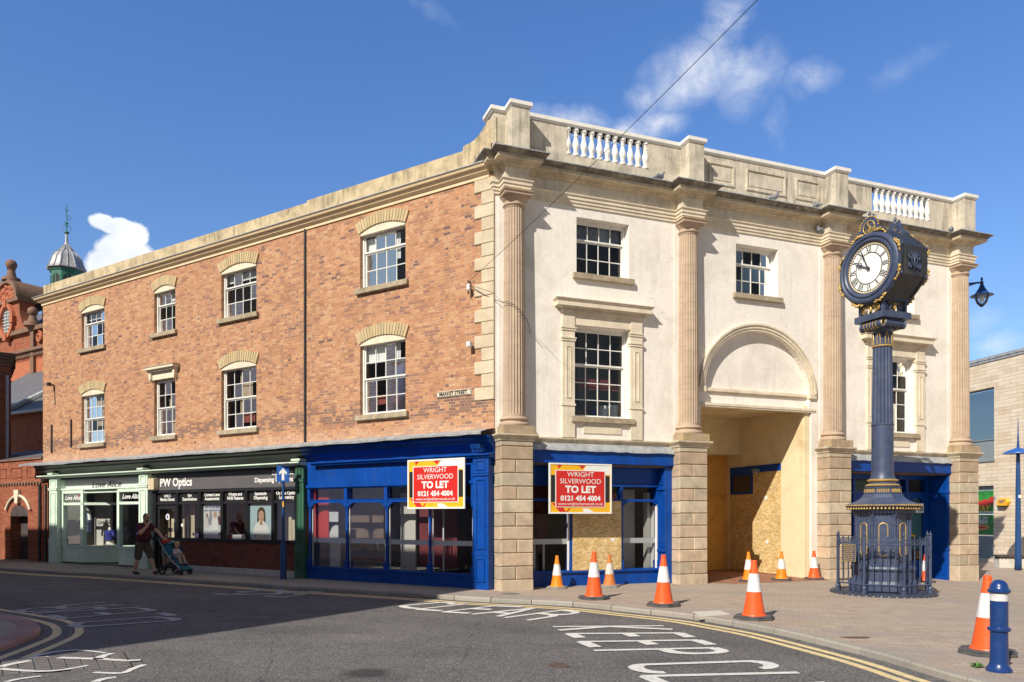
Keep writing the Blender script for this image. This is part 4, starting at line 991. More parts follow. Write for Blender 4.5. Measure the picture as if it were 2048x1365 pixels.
# ------------------------------------------------------------------ shopfronts of the brick side
def frame_rect(mb, fr, a, b, z0, z1, w0, w1, t=.02):
    mb.box(fr, a, b, w0, w1, z0, z0 + t); mb.box(fr, a, b, w0, w1, z1 - t, z1); mb.box(fr, a, a + t, w0, w1, z0 + t, z1 - t); mb.box(fr, b - t, b, w0, w1, z0 + t, z1 - t)
def pilaster(mb, fr, a, b, wf, top, h1=2.64, h2=.80, wb=-.1):
    mb.box(fr, a, b, wb, wf, -.06, top)
    mb.box(fr, a - .02, b + .02, wb, wf + .03, h1, h1 + .06); mb.box(fr, a - .03, b + .03, wb, wf + .045, h1 + .06, h1 + .085)
    mb.box(fr, a - .02, b + .02, wb, wf + .03, h2, h2 + .07); mb.box(fr, a - .012, b + .012, wb, wf + .018, -.06, h2 - .001)
    for z0, z1, e in ((h1 + .13, top - .05, 0), (h2 + .14, h1 - .07, 0), (.18, h2 - .07, .018)):
        frame_rect(mb, fr, a + .09, b - .09, z0, z1, wf + e - .01, wf + e + .022, .03)
# lead-covered shop cornice along the whole brick side
w = MB(); n = 60; rows = []
for i in range(n + 1):
    u = 20.9 - (20.9 + .02) * i / n; j = random.uniform(-.012, .012) + (.014 * math.sin(u * 1.3) * (1 if u > 6.4 else .3))
    lift = 0 if u > 6.3 else .01
    rows.append([Lf.p(u, -.02, 3.74 + lift), Lf.p(u, .28, 3.69 + j * .5 + lift), Lf.p(u, .55, 3.615 + j + lift), Lf.p(u, .575, 3.60 + j + lift), Lf.p(u, .57, 3.545 + j + lift), Lf.p(u, .53, 3.55 + j + lift)])
for k in range(5): w.strip([r[k] for r in rows], [r[k + 1] for r in rows])
part(w, 'shop_roof_lead', 'lead_sheet', smooth=True, auto=.5)
def moulding(u0, u1, mat, parent):
    w = MB(); w.sweep([Lf.xy(u1, 0), Lf.xy(u0, 0)], [(0, 3.24), (.10, 3.24), (.12, 3.30), (.15, 3.33), (.22, 3.37), (.26, 3.42), (.26, 3.46), (.33, 3.52), (.33, 3.565), (0, 3.60)]); part(w, 'shop_cornice', mat, parent)
    w = MB(); w.box(Lf, u0, u1, -.1, .085, 3.02, 3.26); part(w, 'frieze', mat, parent)
# --- blue shop on the brick side
w = MB(); pilaster(w, Lf, .02, .46, .20, 3.06); w.box(Lf, .46, 6.05, -.1, .10, -.06, .28); w.box(Lf, .46, 6.05, -.1, .14, .28, .34)
BS = part(w, 'blue_shopfront', 'blue_paint', bevel=.004)
moulding(-.05, 6.12, 'blue_paint', BS)
w = MB(); w.sweep([Lf.xy(5.75, 0), Lf.xy(-.05, 0)], [(0, 3.06), (.24, 3.06), (.25, 3.09), (.30, 3.115), (.30, 3.15), (0, 3.17)]); w.box(Lf, .46, 6.05, -.1, .10, 2.54, 3.06); w.box(Lf, .46, 6.05, -.1, .16, 2.47, 2.54); w.box(Lf, .46, 6.05, -.1, .125, 2.44, 2.47)
w.box(Lf, .10, .40, 0, .33, 3.18, 3.26)
for i in range(6): w.box(Lf, .12 + i * .045, .145 + i * .045, 0, .42, 3.26, 3.36)
part(w, 'fascia', 'blue_paint', BS)
w = MB(); mul = [5.99, 4.61, 3.22, 1.83, .52]
for i, u in enumerate(mul):
    x, y = Lf.xy(u, .06)
    w.box(Lf, u - .05, u + .05, 0, .12, 2.08, 2.46)
    w.lathe((x, y, 0), [(.06, .34), (.06, .50), (.045, .52), (.05, .54), (.035, .57), (.035, 1.84), (.05, 1.86), (.035, 1.88), (.04, 1.94), (.06, 1.96), (.06, 2.08)], 10)
    w.box(Lf, u - .065, u + .065, 0, .13, .33, .52)
w.box(Lf, .46, 6.05, .0, .10, 2.06, 2.13); w.box(Lf, .46, 6.05, 0, .115, 2.13, 2.15)
for a, b in zip(mul, mul[1:]):      # curved brackets in the upper corners of each light
    hi, lo = a - .04, b + .04
    for u, sg in ((hi, -1), (lo, 1)):
        w.prism(Lf, [(u, 2.07), (u + sg * .34, 2.07)] + [(u + sg * (.34 - .34 * math.sin(t * math.pi / 2)), 2.07 - .20 * (1 - math.cos(t * math.pi / 2))) for t in [i / 8 for i in range(1, 9)]], .02, .09)
part(w, 'mullions', 'blue_paint', BS)
w = MB()
for a, b in zip(mul, mul[1:]):
    w.box(Lf, b + .05, b + .075, .0, .03, .34, 2.06); w.box(Lf, a - .075, a - .05, .0, .03, .34, 2.06)
part(w, 'glazing_trim', 'alloy_bar', BS)
w = MB(); w.add([Lf.p(.5, .012, .34), Lf.p(6.0, .012, .34), Lf.p(6.0, .012, 2.06), Lf.p(.5, .012, 2.06), Lf.p(.5, .012, 2.15), Lf.p(6.0, .012, 2.15), Lf.p(6.0, .012, 2.45), Lf.p(.5, .012, 2.45)], [(0, 1, 2, 3), (4, 5, 6, 7)])
part(w, 'shop_window_pane', 'shop_glass', BS)
w = MB(); w.box(Lf, .6, 5.95, -.03, -.012, .99, 1.11); part(w, 'window_band', 'light_grey_paint', BS)
w = MB(); room(w, Lf, .45, 6.1, -2.6, -.1, .25, 2.9); part(w, 'interior', 'interior_dark', BS, merge=False)
w = MB(); w.box(Lf, 5.52, 6.08, -.20, -.17, 1.1, 2.44); part(w, 'interior_panel', 'interior_red', BS)
w = MB(); w.box(Lf, 5.12, 5.50, -.22, -.19, .34, 1.0); w.box(Lf, 5.14, 5.48, -.17, -.15, 1.55, 1.82); w.prism(Lf, [(5.48, 1.12), (5.14, 1.12), (5.14, 1.46), (5.26, 1.46), (5.38, 1.40), (5.42, 1.32), (5.46, 1.26)], -.17, -.15)
part(w, 'interior_panel', 'light_grey_paint', BS)
w = MB(); w.box(Lf, 4.1, 5.9, -.85, -.8, 1.1, 2.15); part(w, 'interior_wall', 'interior_brown', BS)
w = MB(); w.box(Lf, 1.5, 2.7, -.62, -.6, .4, 2.6); part(w, 'interior_panel', 'interior_maroon', BS)
w = MB(); w.box(Lf, 2.75, 3.25, -.55, -.5, .3, 2.3); part(w, 'interior_panel', 'interior_plaster', BS)
w = MB(); w.box(Lf, 3.62, 3.67, -.4, -.36, .34, 1.0); w.box(Lf, 1.66, 1.70, -.3, -.27, .34, 2.06); part(w, 'inner_upright', 'alloy_bar', BS)
w = MB(); w.box(Lf, .56, .68, -.005, .008, 2.17, 2.42); part(w, 'sticker', 'red_paint', BS)
# --- black optician's shopfront
w = MB(); w.box(Lf, 6.44, 13.28, -.2, .06, .92, 1.0); w.box(Lf, 6.44, 13.28, -.2, .10, .985, 1.02)
w.box(Lf, 6.44, 13.28, -.1, .07, 2.44, 2.52)
om = [13.14, 11.96, 10.82, 9.76, 8.65, 7.51, 6.48]
for u in om: w.box(Lf, u - .055, u + .055, -.1, .07, 1.02 if u < 12 else -.05, 2.44); w.box(Lf, u - .02, u + .02, .07, .085, 1.02, 2.44)
w.box(Lf, 6.44, 13.2, -.08, .055, 2.07, 2.15)
OP = part(w, 'optician_shopfront', 'black_paint', bevel=.004)
moulding(6.13, 13.28, 'black_paint', OP)
w = MB(); w.sweep([Lf.xy(20.0, 0), Lf.xy(6.1, 0)], [(0, 3.09), (.30, 3.10), (.34, 3.14), (.38, 3.15), (.38, 3.185), (0, 3.20)]); part(w, 'shop_ledge', 'green_paint', OP)
w = MB(); w.box(Lf, 6.46, 13.0, -.1, .05, 2.53, 3.06); fs = part(w, 'sign_fascia', 'sign_grey', OP, bevel=.006)
LX_ = -Lf.du
def ltext(mb, s, size, u, z, wv, **k): return add_text(mb, s, size, Lf.p(u, wv, z), LX_, Z3, **k)
w = MB(); ltext(w, 'PW Optics', .37, 12.87, 2.77, .056, bold=.012, align='LEFT'); ltext(w, 'Ophthalmic', .19, 7.55, 2.93, .056, bold=.005, align='LEFT'); ltext(w, 'Dispensing Opticians', .19, 8.28, 2.74, .056, bold=.006, align='LEFT')
part(w, 'lettering', 'white_paint', fs)
w = MB()
for a, b in zip(om, om[1:]): w.box(Lf, b + .06, a - .06, -.05, .0, 2.16, 2.43)
ps = part(w, 'sign_panel', 'poster_black', OP)
w = MB()
for (a, b), (t1, t2) in zip(zip(om, om[1:]), (('Unit 2', 'Market Street'), ('Eye', 'Examinations'), ('Contact Lens', 'Assessments'), ('Private and', 'NHS Patients'), ('Spectacle', 'Dispensing'), ('On Site Optical', 'Laboratory'))):
    ltext(w, t1, .135, (a + b) / 2, 2.355, .006, bold=.004); ltext(w, t2, .135, (a + b) / 2, 2.235, .006, bold=.004)
part(w, 'lettering', 'white_paint', ps)
w = MB(); w.add([Lf.p(6.5, .0, 1.02), Lf.p(11.9, .0, 1.02), Lf.p(11.9, .0, 2.07), Lf.p(6.5, .0, 2.07)], [(0, 1, 2, 3)]); part(w, 'shop_window_pane', 'shop_glass', OP)
w = MB(); w.wall(Lf, 6.44, 11.94, .16, .92, .03, .12, []); part(w, 'stall_riser', 'stall_brick', OP, uv=Lf)
w = MB(); w.box(Lf, 6.44, 12.02, -.1, .07, -.06, .17); part(w, 'plinth', 'concrete_pale', OP)
w = MB(); frame_rect(w, Lf, 12.06, 13.05, .0, 2.04, -.06, .02, .11); dr = part(w, 'door', 'black_paint', OP)
w = MB(); w.add([Lf.p(12.16, -.03, .1), Lf.p(12.96, -.03, .1), Lf.p(12.96, -.03, 1.94), Lf.p(12.16, -.03, 1.94)], [(0, 1, 2, 3)]); part(w, 'pane', 'shop_glass', dr)
w = MB(); w.tube([Lf.p(12.12, .02, 1.2), Lf.p(12.12, .06, 1.22), Lf.p(12.12, .06, 1.5), Lf.p(12.12, .02, 1.52)], .014, 8); part(w, 'handle', 'steel', dr)
w = MB()
def ldisc(mb, u, z, r, wv, n=20, rz=None): mb.add([Lf.p(u + r * math.cos(6.2832 * i / n), wv, z + (rz or r) * math.sin(6.2832 * i / n)) for i in range(n)], [tuple(range(n))])
ldisc(w, 12.58, 1.68, .10, -.022); ldisc(w, 11.78, 1.42, .055, .004); ldisc(w, 12.3, 1.9, .02, -.022); part(w, 'sticker', 'white_paint', OP)
w = MB(); ldisc(w, 12.58, 1.68, .04, -.018, rz=.06); part(w, 'emblem', 'top_blue', OP)
w = MB(); room(w, Lf, 6.4, 13.2, -2.4, -.1, .05, 2.5); part(w, 'interior', 'interior_brown', OP, merge=False)
w = MB(); w.box(Lf, 11.7, 13.15, -.42, -.38, .1, 2.45); w.box(Lf, 7.3, 7.75, -.5, -.45, .9, 2.4); w.box(Lf, 7.0, 7.12, -.35, -.3, .9, 1.6); part(w, 'interior_panel', 'interior_cream', OP)
w = MB(); w.box(Lf, 11.95, 12.2, -.37, -.36, .1, 2.2); w.box(Lf, 12.85, 13.05, -.37, -.36, 1.2, 1.32); part(w, 'interior_opening', 'garment_dark', OP)
w = MB(); w.box(Lf, 6.5, 11.9, -.55, -.1, .88, .98); part(w, 'window_shelf', 'interior_plaster', OP)
# posters and boxes standing in the optician's window
def poster(name, label, u0, u1, z0, z1, mat): 
    t = thing(name, label, 'poster', Lf.p((u0 + u1) / 2, -.03, z0)); w = MB(); w.box(Lf, u0, u1, -.05, -.035, z0, z1); w.build('sheet', M(mat), t); return t
def fig(u, z, s, hair, top, t, skin='skin', wv=-.033, hairlen=.5):
    w = MB(); 
    def el(mb, cu, cz, ru, rz, o): n = 18; mb.add([Lf.p(u + s * (cu + ru * math.cos(6.2832 * i / n)), wv + o, z + s * (cz + rz * math.sin(6.2832 * i / n))) for i in range(n)], [tuple(range(n))])
    a = MB(); el(a, 0, .02, .36, .44, .001); a.add([Lf.p(u + s * x, wv + .001, z + s * y) for x, y in ((-.34, 0), (.34, 0), (.36, -hairlen), (-.36, -hairlen))], [(0, 1, 2, 3)]); a.build('picture', M(hair), t)
    a = MB(); a.add([Lf.p(u + s * x, wv + .002, z + s * y) for x, y in ((-.14, -.3), (.14, -.3), (.55, -.62), (.72, -1.0), (.78, -2.3), (-.78, -2.3), (-.72, -1.0), (-.55, -.62))], [tuple(range(8))]); a.build('picture', M(top), t)
    a = MB(); el(a, 0, -.06, .24, .32, .004); a.add([Lf.p(u + s * x, wv + .003, z + s * y) for x, y in ((-.12, -.3), (.12, -.3), (.14, -.6), (-.14, -.6))], [(0, 1, 2, 3)]); a.build('picture', M(skin), t)
    a = MB(); el(a, -.09, .0, .035, .02, .006); el(a, .09, .0, .035, .02, .006); el(a, 0, -.2, .08, .022, .006); a.build('picture', M('hair_brown'), t)
t = poster('window_poster', 'tall pale poster of four people in the optician\'s window', 9.83, 10.76, 1.03, 2.06, 'poster_pale')
fig(10.60, 1.72, .15, 'hair_brown', 'cloth_pale', t); fig(10.42, 1.78, .15, 'cloth_grey', 'cloth_grey', t); fig(9.98, 1.78, .15, 'hair_brown', 'shirt_maroon', t, hairlen=.1); fig(10.2, 1.76, .22, 'hair_blond', 'white_paint', t, wv=-.027, hairlen=.4)
w = MB(); w.add([Lf.p(10.75, -.02, 1.03), Lf.p(9.84, -.02, 1.03), Lf.p(9.84, -.02, 1.25), Lf.p(10.75, -.02, 1.25)], [(0, 1, 2, 3)]); w.build('picture', M('poster_pale'), t)
w = MB(); ltext(w, 'Take on everything', .105, 10.72, 1.985, -.03, align='LEFT'); ltext(w, 'your eyes face today', .105, 10.72, 1.885, -.03, align='LEFT'); w.add([Lf.p(10.02, -.015, 1.12), Lf.p(9.9, -.015, 1.12), Lf.p(9.9, -.015, 1.21), Lf.p(10.02, -.015, 1.21)], [(0, 1, 2, 3)]); w.build('lettering', M('top_blue'), t)
t = poster('window_poster', 'pale blue poster of a smiling dark-haired woman in the optician\'s window', 7.57, 8.59, 1.03, 2.08, 'poster_teal')
fig(8.1, 1.74, .5, 'hair_brown', 'white_paint', t, hairlen=.5)
w = MB(); w.add([Lf.p(8.58, -.02, 1.03), Lf.p(7.58, -.02, 1.03), Lf.p(7.58, -.02, 1.2), Lf.p(8.58, -.02, 1.2)], [(0, 1, 2, 3)]); w.build('picture', M('poster_teal'), t)
w = MB(); ltext(w, 'RADLEY', .15, 8.08, 1.125, -.015, spacing=1.25); w.build('lettering', M('top_blue'), t)
w = MB(); w.sphere(Lf.p(8.12, -.02, 1.56), .035, .02, .09, 10, 8); w.build('picture', M('skin'), t)
for lab, u, wd, ht, mt in (('purple carton standing in the second window of the optician\'s', 11.2, .34, .17, 'purple_box'), ('small yellow carton beside the purple one in the optician\'s window', 10.96, .11, .11, 'yellow_paint'),
                           ('wide white carton with a picture in the middle window of the optician\'s', 9.4, .42, .16, 'poster_pale'), ('small white carton at the right end of the optician\'s middle window', 8.95, .24, .10, 'white_paint'), ('small white carton in the window behind the one-way sign', 6.75, .22, .12, 'white_paint')):
    w = MB(); w.box(Lf, u - wd / 2, u + wd / 2, -.36, -.2, .985, .985 + ht); tag(w.build('carton', M(mt), bevel=.004), lab, 'box')
w = MB(); w.box(Lf, 12.93, 13.25, .02, .24, 2.55, 2.92); tag(w.build('alarm_box', M('plastic_beige'), bevel=.012), 'cream alarm box at the left end of the optician\'s grey sign', 'alarm box')
# --- pale green boutique
w = MB(); w.box(Lf, 13.78, 18.87, -.12, .0, 2.52, 2.64); GB = part(w, 'green_shopfront', 'green_paint', bevel=.004)
for a, b in ((18.87, 19.40), (13.29, 13.78)): w = MB(); pilaster(w, Lf, a, b, .22, 3.08); part(w, 'pilaster', 'green_paint', GB, bevel=.004)
w = MB(); pilaster(w, Lf, 6.10, 6.43, .20, 3.08); part(w, 'pilaster', 'dark_green_paint', OP)
moulding(13.29, 20.3, 'black_paint', GB)
w = MB()
for u in (19.13, 13.53, 6.27): w.box(Lf, u - .17, u + .17, 0, .34, 3.215, 3.27)
part(w, 'console', 'green_paint', GB)
w = MB(); w.box(Lf, 13.8, 18.86, -.3, -.08, 2.62, 3.08); fs = part(w, 'sign_fascia', 'light_grey_paint', GB, bevel=.004)
w = MB(); ltext(w, 'Love Alice', .34, 16.2, 2.8, -.074, shear=.35, sx=1.25); w.build('lettering', M('letter_black'), fs)
def path_wall(mb, uw, z0, z1, th, up=None):
    mb.sweep([Lf.xy(u, w_) for u, w_ in uw], [(0, z0), (0, z1), (-th, z1), (-th, z0)])
left_bay = [(18.80, .06), (17.45, .06), (15.95, -1.25)]; right_bay = [(15.25, -1.25), (15.20, .06), (13.82, .06)]
w = MB()
for bay in (left_bay, right_bay):
    path_wall(w, bay, .06, .60, .08); P_ = [Lf.xy(*q) for q in bay]; w.sweep(P_, [(.035, .60), (.035, .66), (-.12, .66), (-.12, .60)])
    w.sweep(P_, [(.01, 2.10), (.01, 2.19), (-.05, 2.19), (-.05, 2.10)]); w.sweep(P_, [(.02, 2.52), (.02, 2.64), (-.06, 2.64), (-.06, 2.52)])
for u, w_, r in ((18.76, .03, .05), (17.49, .02, .085), (15.97, -1.2, .05), (15.23, .02, .07), (13.85, .03, .05), (15.27, -1.2, .05)): w.box(Lf, u - r, u + r, w_ - .08, w_ + .05, .6, 2.6)
part(w, 'bay_frame', 'green_paint', GB)
w = MB()
for bay in (left_bay, right_bay): path_wall(w, bay, -.06, .06, .06)
w.box(Lf, 13.8, 18.85, -1.6, .05, -.06, .015); part(w, 'plinth', 'tile_dark', GB)
w = MB()
for bay in (left_bay, right_bay):
    for a, b in zip(bay, bay[1:]): w.add([Lf.p(a[0], a[1] - .03, .66), Lf.p(b[0], b[1] - .03, .66), Lf.p(b[0], b[1] - .03, 2.1), Lf.p(a[0], a[1] - .03, 2.1), Lf.p(a[0], a[1] - .03, 2.19), Lf.p(b[0], b[1] - .03, 2.19), Lf.p(b[0], b[1] - .03, 2.52), Lf.p(a[0], a[1] - .03, 2.52)], [(0, 1, 2, 3), (4, 5, 6, 7)])
part(w, 'shop_window_pane', 'shop_glass', GB)
w = MB(); frame_rect(w, Lf, 15.3, 15.93, .02, 2.55, -1.3, -1.22, .1); w.box(Lf, 13.8, 18.85, -1.5, .1, 2.64, 2.70); part(w, 'door', 'green_paint', GB)
w = MB()
for u, z in ((18.13, 2.36), (14.5, 2.36)): ltext(w, 'Love Alice', .22, u, z, .045, shear=.35, sx=1.1, bold=.006)
part(w, 'lettering', 'white_paint', GB)
w = MB(); ldisc(w, 17.72, 2.42, .03, .05); ldisc(w, 17.69, 2.46, .02, .05); part(w, 'emblem', 'red_paint', GB)
w = MB(); room(w, Lf, 13.8, 18.85, -3.4, -.05, .02, 2.62); part(w, 'interior', 'interior_dark', GB, merge=False)
w = MB(); w.box(Lf, 17.75, 18.78, -1.2, -1.1, .62, 2.6); part(w, 'window_backing', 'interior_plaster', GB)
w = MB(); w.add([Lf.p(u, wv, .62) for u, wv in ((18.8, -.02), (17.48, -.02), (16.05, -1.2), (18.8, -1.2))], [(0, 1, 2, 3)]); w.add([Lf.p(u, wv, .62) for u, wv in ((15.18, -.02), (13.83, -.02), (13.83, -1.2), (15.2, -1.2))], [(0, 1, 2, 3)]); part(w, 'window_floor', 'interior_cream', GB)
w = MB(); w.box(Lf, 19.42, 19.58, 0, .09, 2.5, 2.78); tag(w.build('alarm_box', M('alarm_yellow'), bevel=.01), 'small orange alarm box on the brick beside the green shop pilaster', 'alarm box')
# clothes and mannequins in the boutique
def garment(u, w_, z0, z1, wd, mat, lab, ang=0):
    mb = MB(); c = Lf.p(u, w_, 0); n = 22; rowsz = 7; A = []
    for j in range(rowsz + 1):
        t = j / rowsz; z = z1 + (z0 - z1) * t; k = wd * (.55 + .45 * min(1, t * 3)) ; ring_ = []
        for i in range(n):
            a = 6.2832 * i / n; f = 1 + .12 * math.sin(a * 5 + u * 9) * t
            ring_.append((c.x + k * f * (math.cos(a) * math.cos(ang) * .25 - math.sin(a) * math.sin(ang)), c.y + k * f * (math.cos(a) * math.sin(ang) * .25 + math.sin(a) * math.cos(ang)), z))
        A.append(ring_)
    mb.add([q for r in A for q in r], [(j * n + i, j * n + (i + 1) % n, (j + 1) * n + (i + 1) % n, (j + 1) * n + i) for j in range(rowsz) for i in range(n)] + [tuple(range(n))])
    o = mb.build('hanging_garment', M(mat), smooth=True); tag(o, lab, 'garment', 'dark garments on the rail in the boutique'); return o
for k in range(9):
    garment(17.6 - .22 * k, -2.1 - .02 * k, 1.0 + .1 * math.sin(k * 2.3), 2.02, .21, ['garment_dark', 'garment_rose', 'garment_dark', 'interior_brown'][k % 4], 'dark garment hanging in the row on the boutique\'s back rail', ang=.4)
w = MB(); w.tube([Lf.p(17.8, -2.1, 2.05), Lf.p(15.6, -2.3, 2.05)], .015, 8); tag(w.build('clothes_rail', M('steel')), 'steel clothes rail carrying dark garments inside the boutique', 'clothes rail')
def mannequin(u, w_, label, kind):
    t = thing('mannequin', label, 'mannequin', Lf.p(u, w_, .62)); c = Lf.p(u, w_, 0)
    if kind == 'dress':
        w = MB(); w.lathe((c.x, c.y, .62), [(.17, 0), (.15, .02), (.03, .05), (.02, .5)], 12); w.build('stand', M('mannequin'), t)
        w = MB(); prof = [(.16, 1.08), (.17, 1.25), (.15, 1.5), (.14, 1.68), (.15, 1.8), (.17, 1.9), (.10, 1.97), (.05, 1.99)]; w.lathe((c.x, c.y, 0), prof, 20)
        for sg in (1, -1): q = c + Lf.du * sg * .14; w.tube([q + Z3 * 1.9, q + Lf.du * sg * .10 + Z3 * 1.72, q + Lf.du * sg * .13 + Z3 * 1.56], .06, 10, .07)
        d = w.build('dress', M('white_paint'), t, smooth=True, auto=.8)
        w = MB()
        for j in range(6):
            for i in range(9):
                a = 6.2832 * (i + .5 * (j % 2)) / 9; z = 1.13 + j * .15; r = .178 if z < 1.6 else .172; q = Vector((c.x + r * math.cos(a), c.y + r * math.sin(a), z)); rad = Vector((math.cos(a), math.sin(a), 0)); tn = Vector((-math.sin(a), math.cos(a), 0)); N_ = 14
                A = [q + tn * .05 * math.cos(6.2832 * s / N_) + Z3 * .05 * math.sin(6.2832 * s / N_) for s in range(N_)]; B = [q + rad * .004 + tn * .024 * math.cos(6.2832 * s / N_) + Z3 * .024 * math.sin(6.2832 * s / N_) for s in range(N_)]; w.strip(A, B, True)
        w.build('ring_pattern', M('dress_blue'), d)
        w = MB(); w.lathe((c.x, c.y, 1.98), [(.05, 0), (.045, .08), (.06, .12)], 12); w.build('neck', M('mannequin'), t)
    else:
        w = MB(); w.lathe((c.x, c.y, .64), [(.2, 0), (.2, .02), (.13, .10), (.13, .2)], 16); w.lathe((c.x, c.y, 0), [(.07, 1.17), (.065, 1.24), (.055, 1.3)], 14); w.build('bust', M('mannequin'), t, smooth=True, auto=.6)
        w = MB(); w.lathe((c.x, c.y, 0), [(.17, .82), (.165, .95), (.185, 1.08), (.19, 1.13), (.13, 1.19), (.08, 1.2)], 18)
        for sg in (1, -1): q = c + Lf.du * sg * .17; w.tube([q + Z3 * 1.12, q + Lf.du * sg * .08 + Z3 * .98], .06, 10, .055)
        w.build('top', M('top_blue'), t, smooth=True, auto=.9)
mannequin(18.05, -.38, 'headless mannequin in a white dress with blue rings, in the boutique\'s left window', 'dress')
mannequin(17.3, -.85, 'white bust in a dark blue top, at the boutique\'s angled window', 'top')
mannequin(14.75, -.5, 'mannequin bust in blue in the boutique\'s right window', 'top')
mannequin(14.1, -.5, 'mannequin in a ringed dress half hidden behind the boutique\'s right pilaster', 'dress')
o = weed(Lf.p(18.15, -.35, .64), .1, 26, .32).build('potted_leaves', M('leaf_green')); tag(o, 'small green leafy plant on the floor of the boutique\'s left window', 'plant')

# ------------------------------------------------------------------ shopfronts under the cream front
def lead_apron(a, b, parent):
    w = MB(); n = 20; rows = []
    for i in range(n + 1):
        u = a + (b - a) * i / n; j = random.uniform(-.012, .012)
        rows.append([R.p(u, .03, 3.46), R.p(u, .13, 3.40 + j * .5), R.p(u, .22, 3.30 + j), R.p(u, .235, 3.26 + j), R.p(u, .20, 3.255 + j)])
    for k in range(4): w.strip([r[k] for r in rows], [r[k + 1] for r in rows])
    part(w, 'lead_apron', 'lead_sheet', parent, smooth=True, auto=.4)
# bay beside the corner, with one boarded light
w = MB(); w.box(R, .79, 4.72, -.1, .17, 2.97, 3.27); w.box(R, .79, 4.72, -.1, .20, 3.23, 3.27); w.box(R, .79, 4.72, -.1, .19, 2.97, 3.0)
WP = -.22
w.box(R, .6, 4.72, -.42, WP, 2.47, 3.1); w.box(R, .6, 4.72, -.42, WP + .045, 2.44, 2.50); w.box(R, .6, 4.72, -.42, WP + .03, 2.07, 2.13)
for u in (2.05, 3.44, 4.52): w.box(R, u - .04, u + .04, -.4, WP + .03, .30, 2.47); w.box(R, u - .055, u + .055, -.4, WP + .05, .36, .58)
w.box(R, .6, 4.72, -.42, WP + .02, -.06, .32); w.box(R, .6, 4.72, -.42, WP + .07, .32, .38)
w.box(R, 4.50, 4.715, -.5, .10, -.06, 2.97)
for a, b, z0, z1 in ((-.16, .03, .45, 2.3), (-.16, .03, 2.5, 2.85), (-.16, .03, .1, .35)):   # panel mouldings on the side return
    for w0, w1, y0, y1 in ((a, b, z0, z0 + .03), (a, b, z1 - .03, z1), (a, a + .03, z0, z1), (b - .03, b, z0, z1)): w.box(R, 4.48, 4.51, w0, w1, y0, y1)
w.box(R, 4.46, 4.52, -.24, .12, 2.36, 2.42); w.box(R, 4.46, 4.52, -.24, .12, .80, .86)
RS = part(w, 'blue_shopfront', 'blue_paint', bevel=.003)
lead_apron(.8, 4.71, RS)
w = MB()
for a, b in ((2.09, 3.40), (3.48, 4.48)):
    for u, sg in ((a, 1), (b, -1)):
        w.prism(R, [(u, 2.08), (u + sg * .30, 2.08)] + [(u + sg * (.30 - .30 * math.sin(t * math.pi / 2)), 2.08 - .2 * (1 - math.cos(t * math.pi / 2))) for t in [i / 8 for i in range(1, 9)]], WP - .05, WP + .02)
part(w, 'arched_heads', 'blue_paint', RS)
w = MB(); w.add([R.p(u, WP - .06, z) for u, z in ((.6, .34), (4.5, .34), (4.5, 2.46), (.6, 2.46))], [(0, 1, 2, 3)]); part(w, 'shop_window_pane', 'shop_glass', RS)
w = MB(); w.box(R, .6, 2.02, WP - .10, WP - .075, 1.02, 1.15); w.box(R, 3.46, 4.5, WP - .10, WP - .075, 1.02, 1.15); part(w, 'window_band', 'light_grey_paint', RS)
w = MB(); w.box(R, 1.98, 2.0, WP - .06, WP + .02, .38, 2.07); w.box(R, 4.455, 4.48, WP - .06, WP + .02, .38, 2.0); part(w, 'glazing_trim', 'white_paint', RS)
w = MB(); room(w, R, .3, 4.7, -3.2, WP - .2, .0, 2.9); part(w, 'interior', 'interior_dark', RS, merge=False)
w = MB(); w.box(R, .5, 1.9, -1.4, -1.35, .8, 2.6); part(w, 'interior_panel', 'interior_maroon', RS)
w = MB(); w.box(R, 3.55, 3.85, -.9, -.86, .3, 1.6); w.box(R, 3.5, 3.8, -.9, -.86, 2.0, 2.3); part(w, 'interior_panel', 'interior_red', RS)
w = MB(); w.box(R, 3.9, 4.25, -1.0, -.95, .3, 2.4); w.box(R, 4.36, 4.44, -.7, -.5, .3, 2.3); part(w, 'interior_panel', 'interior_plaster', RS)
w = MB(); w.add([R.p(4.47, WP - .12, .38), R.p(4.47, WP - .55, .38), R.p(4.47, WP - .55, 1.9), R.p(4.47, WP - .12, 2.0)], [(0, 1, 2, 3)]); part(w, 'reveal_panel', 'white_paint', RS)
w = MB()
for u in (1.2, 1.45): w.box(R, u, u + .05, -.6, -.55, .3, 1.02)
part(w, 'inner_upright', 'alloy_bar', RS)
def osb_board(fr, u0, u1, z0, z1, w0, w1, label, name='boarded_window'):
    mb = MB(); mb.box(fr, u0, u1, w0, w1, z0, z1); o = mb.build(name, M('osb_board'), uv=fr); tag(o, label, 'board'); return o
bd = osb_board(R, 2.07, 3.41, .37, 2.08, WP + .052, WP + .07, 'large chipboard sheet covering the middle light of the blue shop, below the red sign')
w = MB(); w.box(R, 3.12, 3.22, WP + .07, WP + .075, 1.08, 1.16); w.build('paper_label', M('white_paint'), bd)
